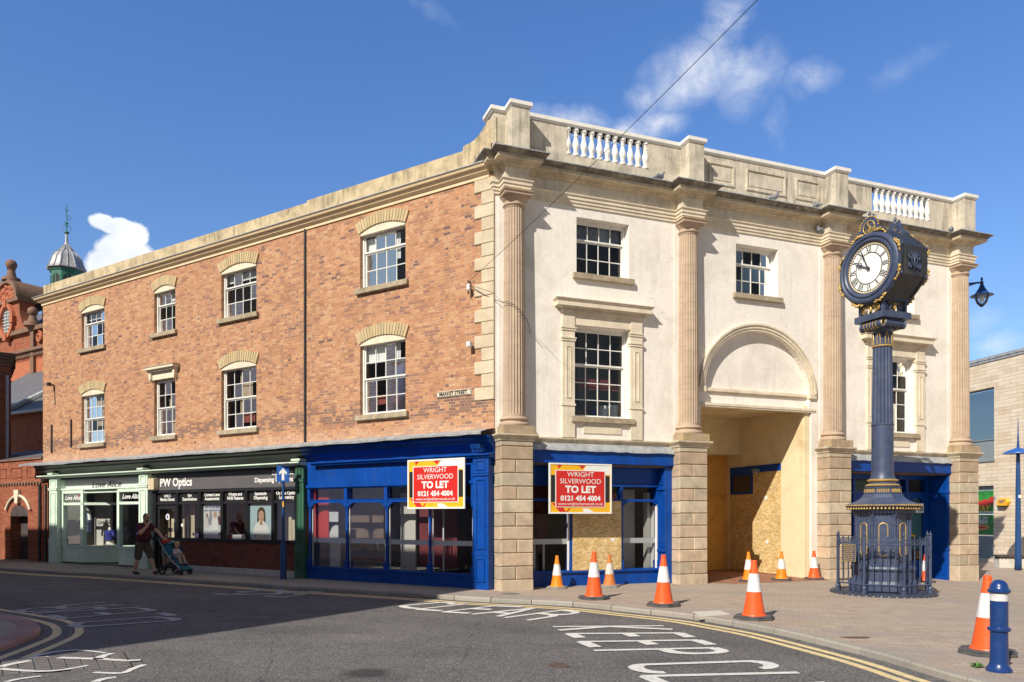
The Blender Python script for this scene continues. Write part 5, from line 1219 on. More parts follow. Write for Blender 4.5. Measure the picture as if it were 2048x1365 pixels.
# bay at the right end: recessed entrance
w = MB(); w.box(R, 10.21, 14.28, -.1, .17, 2.97, 3.27); w.box(R, 10.21, 14.28, -.1, .20, 3.23, 3.27); w.box(R, 10.21, 14.28, -.1, .19, 2.97, 3.0)
w.box(R, 10.24, 10.42, -.25, .12, -.3, 2.97); w.box(R, 10.22, 10.44, -.25, .14, 2.38, 2.44); w.box(R, 10.22, 10.44, -.25, .14, .78, .84)
w.box(R, 14.20, 14.279, -.6, .12, -.4, 2.97); w.box(R, 14.17, 14.285, -.58, .14, 2.38, 2.44); w.box(R, 14.17, 14.285, -.58, .14, .68, .74)
for w0, w1, z0, z1 in ((-.46, .02, -.05, .55), (-.46, .02, .85, 2.25), (-.46, .02, 2.55, 2.85)):
    for a, b, y0, y1 in ((w0, w1, z0, z0 + .03), (w0, w1, z1 - .03, z1), (w0, w0 + .03, z0, z1), (w1 - .03, w1, z0, z1)): w.box(R, 14.185, 14.21, a, b, y0, y1)
w.box(R, 10.4, 14.2, -.75, -.55, 2.36, 2.42); w.box(R, 10.4, 14.2, -.75, -.55, 2.80, 3.0)
for u in (10.45, 11.30, 12.15, 13.0, 13.35, 14.17): w.box(R, u - .045, u + .045, -.75, -.54, -.3, 2.9)
w.box(R, 10.4, 14.2, -.75, -.57, -.4, .35)
QS = part(w, 'blue_shopfront', 'blue_paint', bevel=.003)
lead_apron(10.22, 14.27, QS)
def arch_panel(mb, u0, u1, z0, zs, z1, wa, wb):
    """sheet with an arched opening between u0 and u1"""
    c, r = (u0 + u1) / 2, (u1 - u0) / 2
    mb.prism(R, [(u0 - .1, z0), (u0 - .1, z1), (u1 + .1, z1), (u1 + .1, z0), (u1, z0)] + [(c + r * math.cos(t), zs + r * math.sin(t)) for t in [i * math.pi / 12 for i in range(13)]] + [(u0, z0)], wa, wb)
w = MB(); arch_panel(w, 13.49, 14.08, .34, 1.98, 2.37, -.66, -.57)
for u in (11.35, 12.2): arch_panel(w, u + .1, u + .65, .34, 1.98, 2.37, -.66, -.57)
w.box(R, 13.0, 13.36, -.66, -.572, .3, 2.37); part(w, 'panelled_screen', 'blue_paint', QS)
w = MB(); w.add([R.p(u, -.64, z) for u, z in ((10.4, .3), (14.2, .3), (14.2, 2.8), (10.4, 2.8))], [(0, 1, 2, 3)]); part(w, 'shop_window_pane', 'shop_glass', QS)
w = MB(); room(w, R, 10.3, 14.25, -3.0, -.8, -.2, 2.9); part(w, 'interior', 'interior_plaster', QS, merge=False)
w = MB(); w.box(R, 13.4, 14.2, -.70, -.68, .3, 2.35); part(w, 'interior_panel', 'teal_film', QS)
w = MB(); w.box(R, 10.5, 14.2, -1.3, -1.28, 2.3, 2.78); part(w, 'interior_panel', 'teal_film', QS)
w = MB(); w.box(R, 13.5, 14.07, -.635, -.625, .36, .68); part(w, 'window_sticker', 'poster_black', QS)
w = MB(); add_text(w, 'DE', .13, R.p(13.92, -.62, .58), R.du, Z3); add_text(w, 'ALS', .14, R.p(13.92, -.62, .45), R.du, Z3)
w.prism(R, [(13.52, 1.0), (13.58, 1.17), (13.82, 1.10), (13.82, 1.05), (13.62, 1.10), (13.57, 1.0)], -.63, -.622); part(w, 'lettering', 'yellow_paint', QS)
w = MB(); w.box(R, 13.74, 14.04, -.63, -.55, 1.80, 2.10); vt = tag(w.build('ventilator', M('white_paint'), bevel=.01), 'square white ventilator set in the arched light behind the clock pillar', 'ventilator')
w = MB(); w.box(R, 13.80, 13.98, -.55, -.545, 1.86, 2.04); w.build('grille', M('grey_panel'), vt)
# soffits of both recesses
w = MB(); w.box(R, .6, 4.72, -.3, .1, 2.93, 2.965); w.box(R, 10.43, 14.19, -.6, .1, 2.93, 2.965); part(w, 'shop_soffit', 'interior_brown')
# --- the archway passage
PW_ = 9.05
w = MB(); w.wall(R, 5.2, 9.6, -.1, 5.0, -3.5, .1, []); part(w, 'passage_back_wall', 'passage_orange')
w = MB(); w.box(R, PW_, PW_ + .15, -3.5, -.06, -.3, 4.75); w.box(R, PW_ - .015, PW_ + .02, -.98, -.36, -.3, 4.75); part(w, 'passage_wall', 'passage_cream')
w = MB(); w.box(R, PW_ - .03, PW_ + .2, -.36, -.10, -.3, 4.62); w.box(R, 5.3, 5.6, -3.5, -.3, -.3, 4.75); part(w, 'passage_jamb', 'passage_yellow')
w = MB(); w.box(R, 5.4, PW_, -3.5, -.15, 4.68, 4.8); part(w, 'passage_ceiling', 'passage_yellow')
w = MB(); w.box(R, 5.5, PW_ - .002, -3.5, -2.85, 3.62, 4.69); w.box(R, 5.5, PW_ - .004, -3.45, -2.82, 3.60, 3.66); part(w, 'passage_beam', 'passage_cream')
PF = Fr(R.p(PW_, 0, 0).to_2d()[:], -R.n, -R.du)      # passage side wall: u runs inwards, w towards the passage
w = MB(); w.box(PF, .98, 3.3, -.02, .045, 3.02, 3.22); frame_rect(w, PF, 2.22, 3.28, 2.38, 3.02, -.02, .05, .07); bw_ = part(w, 'blue_window_frame', 'blue_paint')
w = MB(); w.box(PF, 2.29, 3.21, -.02, .02, 2.45, 2.95); part(w, 'pane', 'tile_dark', bw_)
hb = thing('boarded_screen', 'tall chipboard sheets fixed over the shop window inside the archway', 'board', PF.p(2.1, .03, 0))
for a, b, z0, z1 in ((.98, 2.2, 1.27, 3.015), (2.204, 3.3, 1.27, 2.375), (.98, 3.3, .03, 1.265)):
    mb = MB(); mb.box(PF, a, b, -.01, .03, z0, z1); mb.build('chipboard_sheet', M('osb_board'), hb, uv=PF)
w = MB()
for u, z in ((1.55, 2.2), (1.5, .9)): w.box(PF, u, u + .12, .03, .034, z, z + .1)
w.build('paper_label', M('white_paint'), hb)
lt = thing('floodlight', 'small grey floodlight on the blue strip inside the archway', 'lamp', PF.p(1.95, .05, 3.05))
w = MB(); w.box(PF, 1.86, 2.04, .05, .20, 3.0, 3.10); w.tube([PF.p(1.95, .04, 3.14), PF.p(1.95, .12, 3.12), PF.p(1.95, .12, 3.08)], .012, 6); w.build('housing', M('grey_panel'), lt, bevel=.01)
w = MB(); w.box(PF, 1.88, 2.02, .10, .19, 2.994, 3.0); w.build('lens', M('light_grey_paint'), lt)
pg = sheet('passage_floor', [R.xy(5.56, -3.5), R.xy(5.56, .1), R.xy(6.2, .75), R.xy(9.2, .75), R.xy(9.43, .1), R.xy(9.2, -3.5)], .004, M('red_paving'))
# ------------------------------------------------------------------ boards and signs fixed to the building
def to_let(fr, u0, u1, z0, z1, wv, ex, label):
    """estate agent's board; reading direction ex"""
    c = fr.p((u0 + u1) / 2, wv, z0); t = thing('letting_board', label, 'sign', c); W_, H_ = u1 - u0, z1 - z0
    f2 = Fr((fr.p(u0, wv, 0) if ex.dot(fr.du) > 0 else fr.p(u1, wv, 0)).to_2d()[:], ex, fr.n)
    w = MB(); w.box(f2, 0, W_, -.025, 0, z0, z1); bdp = w.build('panel', M('yellow_paint'), t)
    w = MB(); frame_rect(w, f2, -.02, W_ + .02, z0 - .02, z1 + .02, -.03, .012, .038); w.build('frame', M('white_paint'), t)
    w = MB(); w.box(f2, .1, .16, -.28, -.03, z0 + .2, z0 + .26); w.box(f2, W_ - .16, W_ - .1, -.28, -.03, z0 + .2, z0 + .26); w.build('bracket', M('ply_edge'), t)
    def q(pts, o): return [f2.p(x * W_, o, z0 + y * H_) for x, y in pts]
    w = MB(); w.add(q([(.02, .22), (.10, .22), (.10, .77), (.02, .77)], .003), [(0, 1, 2, 3)]); w.add(q([(.90, .22), (.98, .22), (.98, .77), (.90, .77)], .003), [(0, 1, 2, 3)]); w.build('artwork', M('poster_black'), t)
    w = MB(); w.add(q([(.60, .98), (.54, .88), (.66, .84), (.98, .79), (.98, .98), (.66, .98)], .003), [tuple(range(6))]); w.add(q([(.55, .02), (.53, .09), (.62, .09), (.72, .02)], .003), [tuple(range(4))]); w.build('artwork', M('white_paint'), t)
    w = MB(); w.add(q([(.12, .98), (.14, .90), (.20, .98)], .003), [(0, 1, 2)]); w.add(q([(.46, .98), (.52, .9), (.58, .98)], .003), [(0, 1, 2)]); w.add(q([(.03, .2), (.16, .02), (.26, .02), (.17, .2)], .003), [(0, 1, 2, 3)]); w.add(q([(.26, .02), (.31, .1), (.33, .1), (.29, .02)], .003), [(0, 1, 2, 3)]); w.build('artwork', M('red_paint'), t)
    w = MB(); w.add(q([(.085, .115), (.905, .115), (.905, .875), (.085, .875)], .006), [(0, 1, 2, 3)]); w.build('border', M('white_paint'), t)
    w = MB(); w.add(q([(.10, .13), (.89, .13), (.89, .86), (.10, .86)], .009), [(0, 1, 2, 3)]); w.build('red_field', M('red_paint'), t)
    w = MB(); ce = .495 * W_
    def tx_(s, size, y, **k): add_text(w, s, size, f2.p(ce, .011, z0 + y * H_), ex, Z3, **k)
    tx_('WRIGHT', .165, .785, sx=1.08); tx_('SILVERWOOD', .165, .645, sx=1.04); tx_('TO LET', .225, .475, bold=.010, sx=1.08); tx_('0121 454 4004', .165, .295, bold=.007, sx=1.05); tx_('www.wrightsilverwood.co.uk', .10, .185, sx=1.0)
    w.build('lettering', M('white_paint'), t); return t
to_let(Lf, .62, 2.30, 1.90, 3.05, .32, LX_, 'red and yellow TO LET board in full sun on the brick side\'s blue shop')
to_let(R, 1.28, 2.89, 1.78, 2.94, .27, R.du, 'red and yellow TO LET board half in shade, hung above the chipboard sheet')
t = thing('street_sign', 'cream street nameplate reading MARKET STREET on the brick', 'sign', Lf.p(1.14, .03, 4.58))
w = MB(); w.box(Lf, .63, 1.66, .002, .03, 4.575, 4.725); pl = w.build('plate', M('trim_stone'), t, bevel=.01)
w = MB(); frame_rect(w, Lf, .645, 1.645, 4.588, 4.712, .03, .033, .010); w.build('border', M('letter_black'), t)
w = MB(); ltext(w, 'MARKET STREET.', .115, 1.145, 4.65, .034, bold=.003, sx=.98); w.build('lettering', M('letter_black'), t)
# wires: overhead span and the slack one drooping to the column, with their wall bracket
br = Lf.p(.66, .10, 7.22)
t = thing('wire_bracket', 'small dark bracket with white insulator on the brick near the quoins', 'bracket', Lf.p(.66, .03, 7.2))
w = MB(); w.tube([Lf.p(.66, 0, 7.24), br], .018, 6); w.tube([br + Z3 * .04, br - Z3 * .28], .02, 6); w.build('bracket_arm', M('rust_iron'), t)
w = MB(); w.lathe((*Lf.xy(.63, .14), 7.0), [(.02, 0), (.045, .03), (.04, .13), (.02, .17)], 10); w.build('insulator', M('white_paint'), t)
far = Vector(((1515 - 1024) / FPX * 9, 9, CAMH + HORIZ / FPX * 9)); dirw = far - br
w = MB(); w.tube([br + dirw * k / 10 - Z3 * (.25 * (k / 10) * (1 - k / 10)) for k in range(0, 16)], .005, 5); tag(w.build('overhead_wire', M('wire_black')), 'thin black overhead wire running from the brick corner up across the sky', 'wire')
w = MB(); A_ = br - Z3 * .05; B_ = R.p(.33, .37, 6.55); C_ = R.p(.9, .02, 6.0)
w.tube([A_.lerp(B_, k / 8) - Z3 * .08 * math.sin(math.pi * k / 8) for k in range(9)] + [B_.lerp(C_, .15) + R.n * .12, B_.lerp(C_, .6) + R.n * .22, C_], .007, 5); tag(w.build('slack_cable', M('wire_black')), 'thin slack cable sagging from the bracket round the corner column', 'cable')
w = MB(); w.tube([Lf.p(.60, .01, 5.75), Lf.p(.60, .14, 5.75)], .02, 6); w.box(Lf, .54, .66, .10, .2, 5.68, 5.80); tag(w.build('wall_fitting', M('light_grey_paint')), 'small white fitting at the edge of the quoins above the street nameplate', 'fitting')
w = MB(); w.tube([Lf.p(19.5, .0, 6.55), Lf.p(19.5, .16, 6.55)], .03, 8); w.box(Lf, 19.44, 19.56, .12, .24, 6.5, 6.62); w.tube([Lf.p(19.45, .02, 6.5), Lf.p(19.4, .02, 5.8)], .012, 5); tag(w.build('wall_fitting', M('iron_black')), 'dark cable fitting with a hanging cable near the left end of the brick wall', 'fitting')

# ------------------------------------------------------------------ pillar clock
CC = Vector((8.2, 16.6, 0)); CF = Fr((8.2, 16.6), (0.93679, 0.34990), (0.34990, -0.93679))
CLK = thing('pillar_clock', 'tall dark blue iron pillar clock with gilded trim and white dial', 'clock', CC)
CR = math.atan2(0.34990, 0.93679) + math.pi / 8
def octo(mb, prof, c=CC, rot=CR): mb.lathe((c.x, c.y, 0), [(r / math.cos(math.pi / 8), z) for r, z in prof], 8, rot=rot); return mb
def cpart(mb, name, mat, parent=None, **k): return mb.build(name, M(mat), parent or CLK, **k)
w = MB(); n = 46
for i in range(n):        # ring of kerb setts
    a0, a1 = 6.2832 * i / n + .012, 6.2832 * (i + 1) / n - .012; rr = [(1.08, -.05), (1.08, .035), (1.05, .06), (.9, .065), (.9, -.05)]
    A = [(CC.x + r * math.cos(a0), CC.y + r * math.sin(a0), z) for r, z in rr]; B = [(CC.x + r * math.cos(a1), CC.y + r * math.sin(a1), z) for r, z in rr]
    w.add(A + B, [(k, (k + 1) % 5, 5 + (k + 1) % 5, 5 + k) for k in range(5)] + [(0, 1, 2, 3, 4), (9, 8, 7, 6, 5)])
cpart(w, 'kerb_setts', 'iron_dark')
w = MB(); w.lathe((CC.x, CC.y, 0), [(1.075, -.06), (1.075, .028), (.9, .03)], 46); cpart(w, 'mortar_ring', 'concrete_base')
w = MB(); w.lathe((CC.x, CC.y, 0), [(.905, 0), (.905, .055), (.3, .075)], 48); cpart(w, 'base_apron', 'iron_blue')
w = MB(); octo(w, [(.68, .06), (.68, .20), (.70, .22), (.66, .30), (.60, .34), (.60, .50), (.63, .53), (.645, .57), (.63, .61), (.57, .65), (.53, .69), (.53, 1.72), (.56, 1.75), (.60, 1.78), (.60, 1.82), (.66, 1.86)])
ped = cpart(w, 'pedestal', 'iron_blue')
w = MB()
for k in range(8):        # clustered corner shafts and framed arched panels
    a = CR + k * math.pi / 4; x, y = CC.x + .565 * math.cos(a), CC.y + .565 * math.sin(a)
    w.lathe((x, y, 0), [(.05, .66), (.05, .72), (.034, .74), (.034, 1.5), (.045, 1.51), (.045, 1.53), (.034, 1.54), (.034, 1.68), (.055, 1.71), (.055, 1.78)], 10)
    for s in (-.07, .07):
        q = Vector((x, y, 0)) + Vector((-math.sin(a), math.cos(a), 0)) * s - Vector((math.cos(a), math.sin(a), 0)) * .022
        w.lathe((q.x, q.y, 0), [(.022, .68), (.022, 1.74)], 8)
cpart(w, 'corner_shaft', 'iron_blue', ped, smooth=True, auto=.6)
w = MB()
for k in range(8):
    a = CR + (k + .5) * math.pi / 4; rad = Vector((math.cos(a), math.sin(a), 0)); tn = Vector((-math.sin(a), math.cos(a), 0)); c = CC + rad * .536
    P_ = [c + tn * (.085 * math.cos(t)) + Z3 * (1.47 + .085 * math.sin(t)) for t in [i * math.pi / 10 for i in range(11)]] + [c + tn * (.085 * math.cos(t)) + Z3 * (.92 + .085 * math.sin(t)) for t in [math.pi + i * math.pi / 10 for i in range(11)]]
    P_.append(P_[0]); w.tube(P_, .011, 6)
cpart(w, 'gilt_panel_moulding', 'gilding', ped)
w = MB(); octo(w, [(.66, 1.855), (.72, 1.90), (.745, 1.915), (.745, 1.955), (.70, 1.97), (.60, 2.0), (.50, 2.05), (.43, 2.11), (.385, 2.18), (.37, 2.2)]); cpart(w, 'eaves_roof', 'iron_blue', ped)
w = MB(); w2 = MB()
for k in range(8):
    a0, a1 = CR + k * math.pi / 4, CR + (k + 1) * math.pi / 4; R8 = .752 / math.cos(math.pi / 8); p0 = CC + Vector((R8 * math.cos(a0), R8 * math.sin(a0), 0)); p1 = CC + Vector((R8 * math.cos(a1), R8 * math.sin(a1), 0))
    for i in range(8): w.sphere(p0.lerp(p1, (i + .5) / 8) * .94 + CC * .06 + Z3 * 1.868, .026, n=8, m=6)
    w2.tube([p0 + Z3 * 1.936, p1 + Z3 * 1.936], .006, 5)
    for i in range(12): w2.sphere(p0.lerp(p1, (i + .5) / 12) + Z3 * 1.936, .017, n=6, m=5)
cpart(w, 'gilt_bosses', 'gilding', ped, smooth=True); cpart(w2, 'gilt_rope', 'gilding', ped, smooth=True)
w = MB(); octo(w, [(.36, 2.19), (.38, 2.20), (.355, 2.21), (.355, 2.31), (.375, 2.32), (.375, 2.34), (.30, 2.35)]); cpart(w, 'fluted_frieze', 'iron_blue', ped)
w = MB()
for k in range(8):
    a = CR + (k + .5) * math.pi / 4; rad = Vector((math.cos(a), math.sin(a), 0)); tn = Vector((-math.sin(a), math.cos(a), 0))
    for i in range(6): q = CC + rad * .357 + tn * ((i - 2.5) * .042); w.tube([q + Z3 * 2.222, q + Z3 * 2.30], .013, 6)
cpart(w, 'gilt_flutes', 'gilding', ped)
w = MB(); w.lathe((CC.x, CC.y, 0), [(.28, 2.34), (.33, 2.352), (.352, 2.375), (.33, 2.40), (.29, 2.41)], 32); w.lathe((CC.x, CC.y, 0), [(.27, 2.46), (.30, 2.47), (.315, 2.49), (.30, 2.51), (.25, 2.52)], 32); w.lathe((CC.x, CC.y, 0), [(.205, 5.43), (.215, 5.44), (.215, 5.46), (.2, 5.47)], 28); cpart(w, 'gilt_ring', 'gilding', smooth=True, auto=.9)
w = MB(); w.lathe((CC.x, CC.y, 0), [(.30, 2.40), (.27, 2.44), (.27, 2.5), (.25, 2.55), (.232, 2.60), (.225, 2.7), (.222, 3.70), (.235, 3.705), (.235, 3.73), (.219, 3.735)], 36); w.lathe((CC.x, CC.y, 0), [(.222, 3.735), (.192, 5.75)], 120, flutes=20, depth=.09); w.lathe((CC.x, CC.y, 0), [(.19, 5.74), (.20, 5.78), (.22, 5.82), (.22, 5.86)], 32)
shaft = cpart(w, 'shaft', 'iron_blue', smooth=True, auto=.5)
w = MB()
for k in range(8):
    a = CR + k * math.pi / 4; 
    P_ = [CC + Vector((r * math.cos(a + s), r * math.sin(a + s), z)) for r, s, z in ((.208, -.16, 5.48), (.21, -.16, 5.6), (.212, -.10, 5.69), (.214, 0, 5.75), (.212, .10, 5.69), (.21, .16, 5.6), (.208, .16, 5.48))]; w.tube(P_, .009, 5)
cpart(w, 'gilt_leaf', 'gilding', shaft)
def spiral(fr, u, z, wv, r, turns=1.6, sg=1, n=26, up=0):
    return [fr.p(u + sg * (r * (1 - .78 * i / n)) * math.cos(6.2832 * turns * i / n + math.pi / 2), wv, z + (r * (1 - .78 * i / n)) * math.sin(6.2832 * turns * i / n + math.pi / 2)) for i in range(n + 1)]
PCF = Fr((8.2, 16.6), (0.34990, -0.93679), (0.93679, 0.34990))
w = MB(); g = MB()
for fr in (CF, PCF):
    for sg in (-1, 1):
        for s2 in (-1, 1):
            w.tube(spiral(fr, sg * .29, 5.90, s2 * .27, .105, sg=sg), .028, 8); g.tube(spiral(fr, sg * .29, 5.90, s2 * .30, .10, sg=sg), .009, 5)
for sg in (-1, 1):
    w.tube([CF.p(sg * .29, -.28, 5.9), CF.p(sg * .29, .28, 5.9)], .085, 14)
    w.tube([PCF.p(sg * .29, -.28, 5.9), PCF.p(sg * .29, .28, 5.9)], .07, 14)
    for k in range(5):
        x = -.16 + .08 * k; g.tube([CF.p(sg * .29 + .09 * math.cos(t), x, 5.9 + .09 * math.sin(t)) for t in [i * 6.2832 / 14 for i in range(15)]], .008, 5)
w.box(CF, -.30, .30, -.30, .30, 5.94, 6.0)
cap = cpart(w, 'scroll_capital', 'iron_blue', smooth=True, auto=.6); cpart(g, 'gilt_scroll', 'gilding', cap)
w = MB(); sq = [CF.xy(-.3, .3), CF.xy(.3, .3), CF.xy(.3, -.3), CF.xy(-.3, -.3)]
w.sweep(sq, [(-.05, 6.0), (-.05, 6.02), (-.12, 6.02), (-.16, 6.10), (-.16, 6.13), (-.0, 6.14), (.1, 6.14), (.1, 6.0)], closed=True); w.box(CF, -.32, .32, -.32, .32, 6.01, 6.12)
cpart(w, 'abacus', 'iron_blue')
w = MB()
for a in (-1, 1):
    for b in (-1, 1): w.box(CF, a * .31 - .03, a * .31 + .03, b * .31 - .03, b * .31 + .03, 6.12, 6.42)
w.box(CF, -.37, .37, -.37, .37, 6.38, 6.44); w.box(CF, -.1, .1, -.1, .1, 6.12, 6.42)
cpart(w, 'lantern_stage', 'iron_blue')
w = MB(); g = MB()
for fr in (CF, PCF):
    for s2 in (-1, 1):
        for sg in (-1, 1): (g if fr is PCF and False else w).tube(spiral(fr, sg * .17, 6.25, s2 * .32, .09, sg=-sg), .012, 5)
    g.sphere(fr.p(0, -.33 if fr is CF else .33, 6.26), .035, .03, .085, 10, 8); g.sphere(fr.p(0, .33 if fr is CF else -.33, 6.26), .035, .03, .085, 10, 8)
for sg in (-1, 1): g.tube(spiral(PCF, sg * .17, 6.25, -.34, .085, sg=-sg), .012, 5); g.tube(spiral(PCF, sg * .1, 6.33, -.34, .06, sg=sg), .01, 5)
cpart(w, 'scroll_panel', 'iron_blue'); cpart(g, 'gilt_mask', 'gilding', smooth=True)
# clock head: octagonal drum whose axis lies along the front of the building, turned a few degrees to the street
HA = math.radians(4.0); ax = Vector((-math.cos(math.atan2(.3499, .93679) + HA), -math.sin(math.atan2(.3499, .93679) + HA), 0))     # dial faces along ax
dx = Vector((-ax.y, ax.x, 0)).normalized(); dx = -dx if dx.x < 0 else dx                                                       # dial's own right-hand direction seen from the front
if ax.cross(dx).z > 0: pass
DF = Fr((CC.x, CC.y), (dx.x, dx.y), (ax.x, ax.y)); HZ = 7.13; AP = .765; HD = .40
def oc(r, rot=0): return [(r / math.cos(math.pi / 8) * math.cos(math.pi / 8 + k * math.pi / 4), HZ + r / math.cos(math.pi / 8) * math.sin(math.pi / 8 + k * math.pi / 4)) for k in range(8)]
w = MB(); w.prism(DF, oc(AP), -HD, HD); w.prism(DF, oc(AP + .02), HD - .06, HD + .0); w.prism(DF, oc(AP + .02), -HD, -HD + .06)
head = cpart(w, 'clock_case', 'iron_black')
def circ(r, n=64): return [(r * math.cos(6.2832 * i / n), HZ + r * math.sin(6.2832 * i / n)) for i in range(n)]
def annulus(mb, r0, r1, w0, w1):
    c0 = [DF.p(u, w0, z) for u, z in circ(r0)]; c1 = [DF.p(u, w1, z) for u, z in circ(r1)]; mb.strip(c0, c1, True)
for sd in (1, -1):
    o = lambda x: sd * (HD + x)
    w = MB(); w.prism(DF, oc(AP + .012), o(-.01), o(.015))
    prof = [(.755, .015), (.755, .05), (.73, .075), (.69, .085), (.665, .07), (.655, .05), (.635, .05), (.625, .075), (.60, .08), (.575, .06), (.565, .035), (.545, .03)]
    for (r0, d0), (r1, d1) in zip(prof, prof[1:]): annulus(w, r0, r1, o(d0), o(d1))
    cpart(w, 'dial_surround', 'iron_blue', head, smooth=True, auto=.5)
    w = MB(); w.prism(DF, circ(.55), o(.015), o(.024)); cpart(w, 'dial', 'dial_white', head)
    w = MB()
    for i in range(60):
        a = 6.2832 * i / 60; w.sphere(DF.p(.528 * math.cos(a), o(.034), HZ + .528 * math.sin(a)), .016, n=6, m=5)
    cpart(w, 'gilt_beading', 'gilding', head, smooth=True)
    w = MB()
    for r0, r1 in ((.545, .535), (.505, .490), (.345, .325)): annulus(w, r0, r1, o(.028), o(.028))
    def bar(p, q, wd, ww=.030):
        p = Vector(p); q = Vector(q); t = (q - p).normalized(); n_ = Vector((-t.y, t.x)) * wd / 2
        w.add([DF.p(a.x * sd, o(ww), HZ + a.y) for a in (p + n_, q + n_, q - n_, p - n_)], [(0, 1, 2, 3)])
    ROM = ['XII', 'I', 'II', 'III', 'IIII', 'V', 'VI', 'VII', 'VIII', 'IX', 'X', 'XI']
    for h, s in enumerate(ROM):
        a = math.pi / 2 - h * math.pi / 6; rad = Vector((math.cos(a), math.sin(a))); tn = Vector((math.sin(a), -math.cos(a))); wd = {'I': .033, 'V': .07, 'X': .075}; tot = sum(wd[c] for c in s); x = -tot / 2; r0, r1 = .35, .485
        if h in (4, 5, 6, 7, 8): pass
        for c in s:
            m = x + wd[c] / 2
            if c == 'I': bar(rad * r0 + tn * m, rad * r1 + tn * m, .016)
            elif c == 'V': bar(rad * r0 + tn * m, rad * r1 + tn * (m - .028), .018); bar(rad * r0 + tn * m, rad * r1 + tn * (m + .028), .009, .0305)
            else: bar(rad * r0 + tn * (m + .030), rad * r1 + tn * (m - .030), .019); bar(rad * r0 + tn * (m - .030), rad * r1 + tn * (m + .030), .009, .0305)
            x += wd[c]
    cpart(w, 'numerals', 'letter_black', head)
    w = MB()
    ah = math.pi / 2 - math.radians(9.93 * 30); am = math.pi / 2 - math.radians(56 * 6)
    for a, L, wd in ((ah, .37, .03), (am, .45, .026)):
        d_ = Vector((math.cos(a), math.sin(a))); bar(d_ * -.06, d_ * (L * .55), wd, .055); bar(d_ * (L * .5), d_ * L, wd * .6, .056); bar(d_ * (L * .5) , d_ * (L * .72), wd * 1.6, .057)
    d_ = Vector((math.cos(ah), math.sin(ah))); n_ = Vector((-d_.y, d_.x))
    for k in range(10): t = 6.2832 * k / 10; q = d_ * .235 + Vector((math.cos(t), math.sin(t))) * .055; q2 = d_ * .235 + Vector((math.cos(t + .62), math.sin(t + .62))) * .055; bar(q, q2, .02, .058)
    w.lathe((0, 0, 0), [(0, 0)], 3) if False else None
    c_ = [DF.p(.035 * math.cos(6.2832 * i / 16) * sd, o(.065), HZ + .035 * math.sin(6.2832 * i / 16)) for i in range(16)]; w.add(c_, [tuple(range(16))]); w.tube([DF.p(0, o(.02), HZ), DF.p(0, o(.064), HZ)], .03, 12)
    cpart(w, 'hands', 'iron_dark', head)
    g = MB(); random.seed(3)
    for k, (u, z) in enumerate(oc(AP + .02)):   # gilded leafwork on the eight corners
        a = math.atan2(z - HZ, u); d_ = Vector((math.cos(a), math.sin(a))); n_ = Vector((-d_.y, d_.x)); r = math.hypot(u, z - HZ)
        for i in range(22):
            t = random.uniform(-1, 1); q = d_ * (r - abs(t) * .055 - random.uniform(0, .05)) + n_ * t * .155
            g.sphere(DF.p(q.x, o(.03 + random.uniform(0, .03)), HZ + q.y), random.uniform(.012, .026), n=6, m=5)
        g.tube([DF.p(*(lambda q: (q.x, o(.035), HZ + q.y))(d_ * (r - .03 - abs(t) * .05) + n_ * t * .17)) for t in [-1, -.6, -.2, .2, .6, 1]], .014, 6)
    cpart(g, 'gilt_corner', 'gilding', head, smooth=True)
    # pierced scroll cresting above each dial
    w = MB(); g = MB(); top = HZ + AP
    pts = [(-.36, top), (-.30, top + .07), (-.20, top + .14), (-.17, top + .26), (-.10, top + .33), (0, top + .36), (.10, top + .33), (.17, top + .26), (.20, top + .14), (.30, top + .07), (.36, top)]
    inn = [(.20, top + .03), (.13, top + .14), (.11, top + .24), (.05, top + .28), (-.05, top + .28), (-.11, top + .24), (-.13, top + .14), (-.20, top + .03)]
    a_ = [DF.p(u, o(-.02), z) for u, z in pts]; b_ = [DF.p(u, o(.02), z) for u, z in pts]; ii = inn[::-1]; ii = [ii[0]] + ii[:2] + ii[2:3] + ii[3:4] + [((ii[3][0] + ii[4][0]) / 2, ii[3][1])] + ii[4:] + [ii[-1]]
    ia = [DF.p(u, o(-.02), z) for u, z in ii]; ib = [DF.p(u, o(.02), z) for u, z in ii]; m_ = min(len(a_), len(ia)); a_, b_, ia, ib = a_[:m_], b_[:m_], ia[:m_], ib[:m_]
    w.strip(b_, ib); w.strip(ia, a_); w.strip(a_, b_); w.strip(ib, ia)
    for sg in (-1, 1): w.tube(spiral(DF, sg * .09, top + .20, o(0), .065, sg=sg), .02, 6); w.tube(spiral(DF, sg * .08, top + .34, o(0), .05, sg=-sg), .016, 6)
    w.lathe((*DF.xy(0, o(0)), top + .34), [(.03, 0), (.02, .05), (.035, .08), (.03, .11), (.006, .15)], 10)
    g.tube([DF.p(.145 * math.cos(t), o(.025), top + .13 + .14 * math.sin(t)) for t in [i * 6.2832 / 24 for i in range(25)]], .012, 6)
    for i in range(14):
        t = math.pi * i / 13; g.sphere(DF.p(.24 * math.cos(t), o(.02), top + .13 + .23 * math.sin(t)), .02, n=6, m=5)
    for i in range(6): g.sphere(DF.p(.03 * math.sin(i), o(.02), top + .05 + i * .035), .02, n=6, m=5)
    cr_ = cpart(w, 'cresting', 'iron_blue', head); 
    if sd > 0: cpart(g, 'gilt_cresting', 'gilding', head, smooth=True)
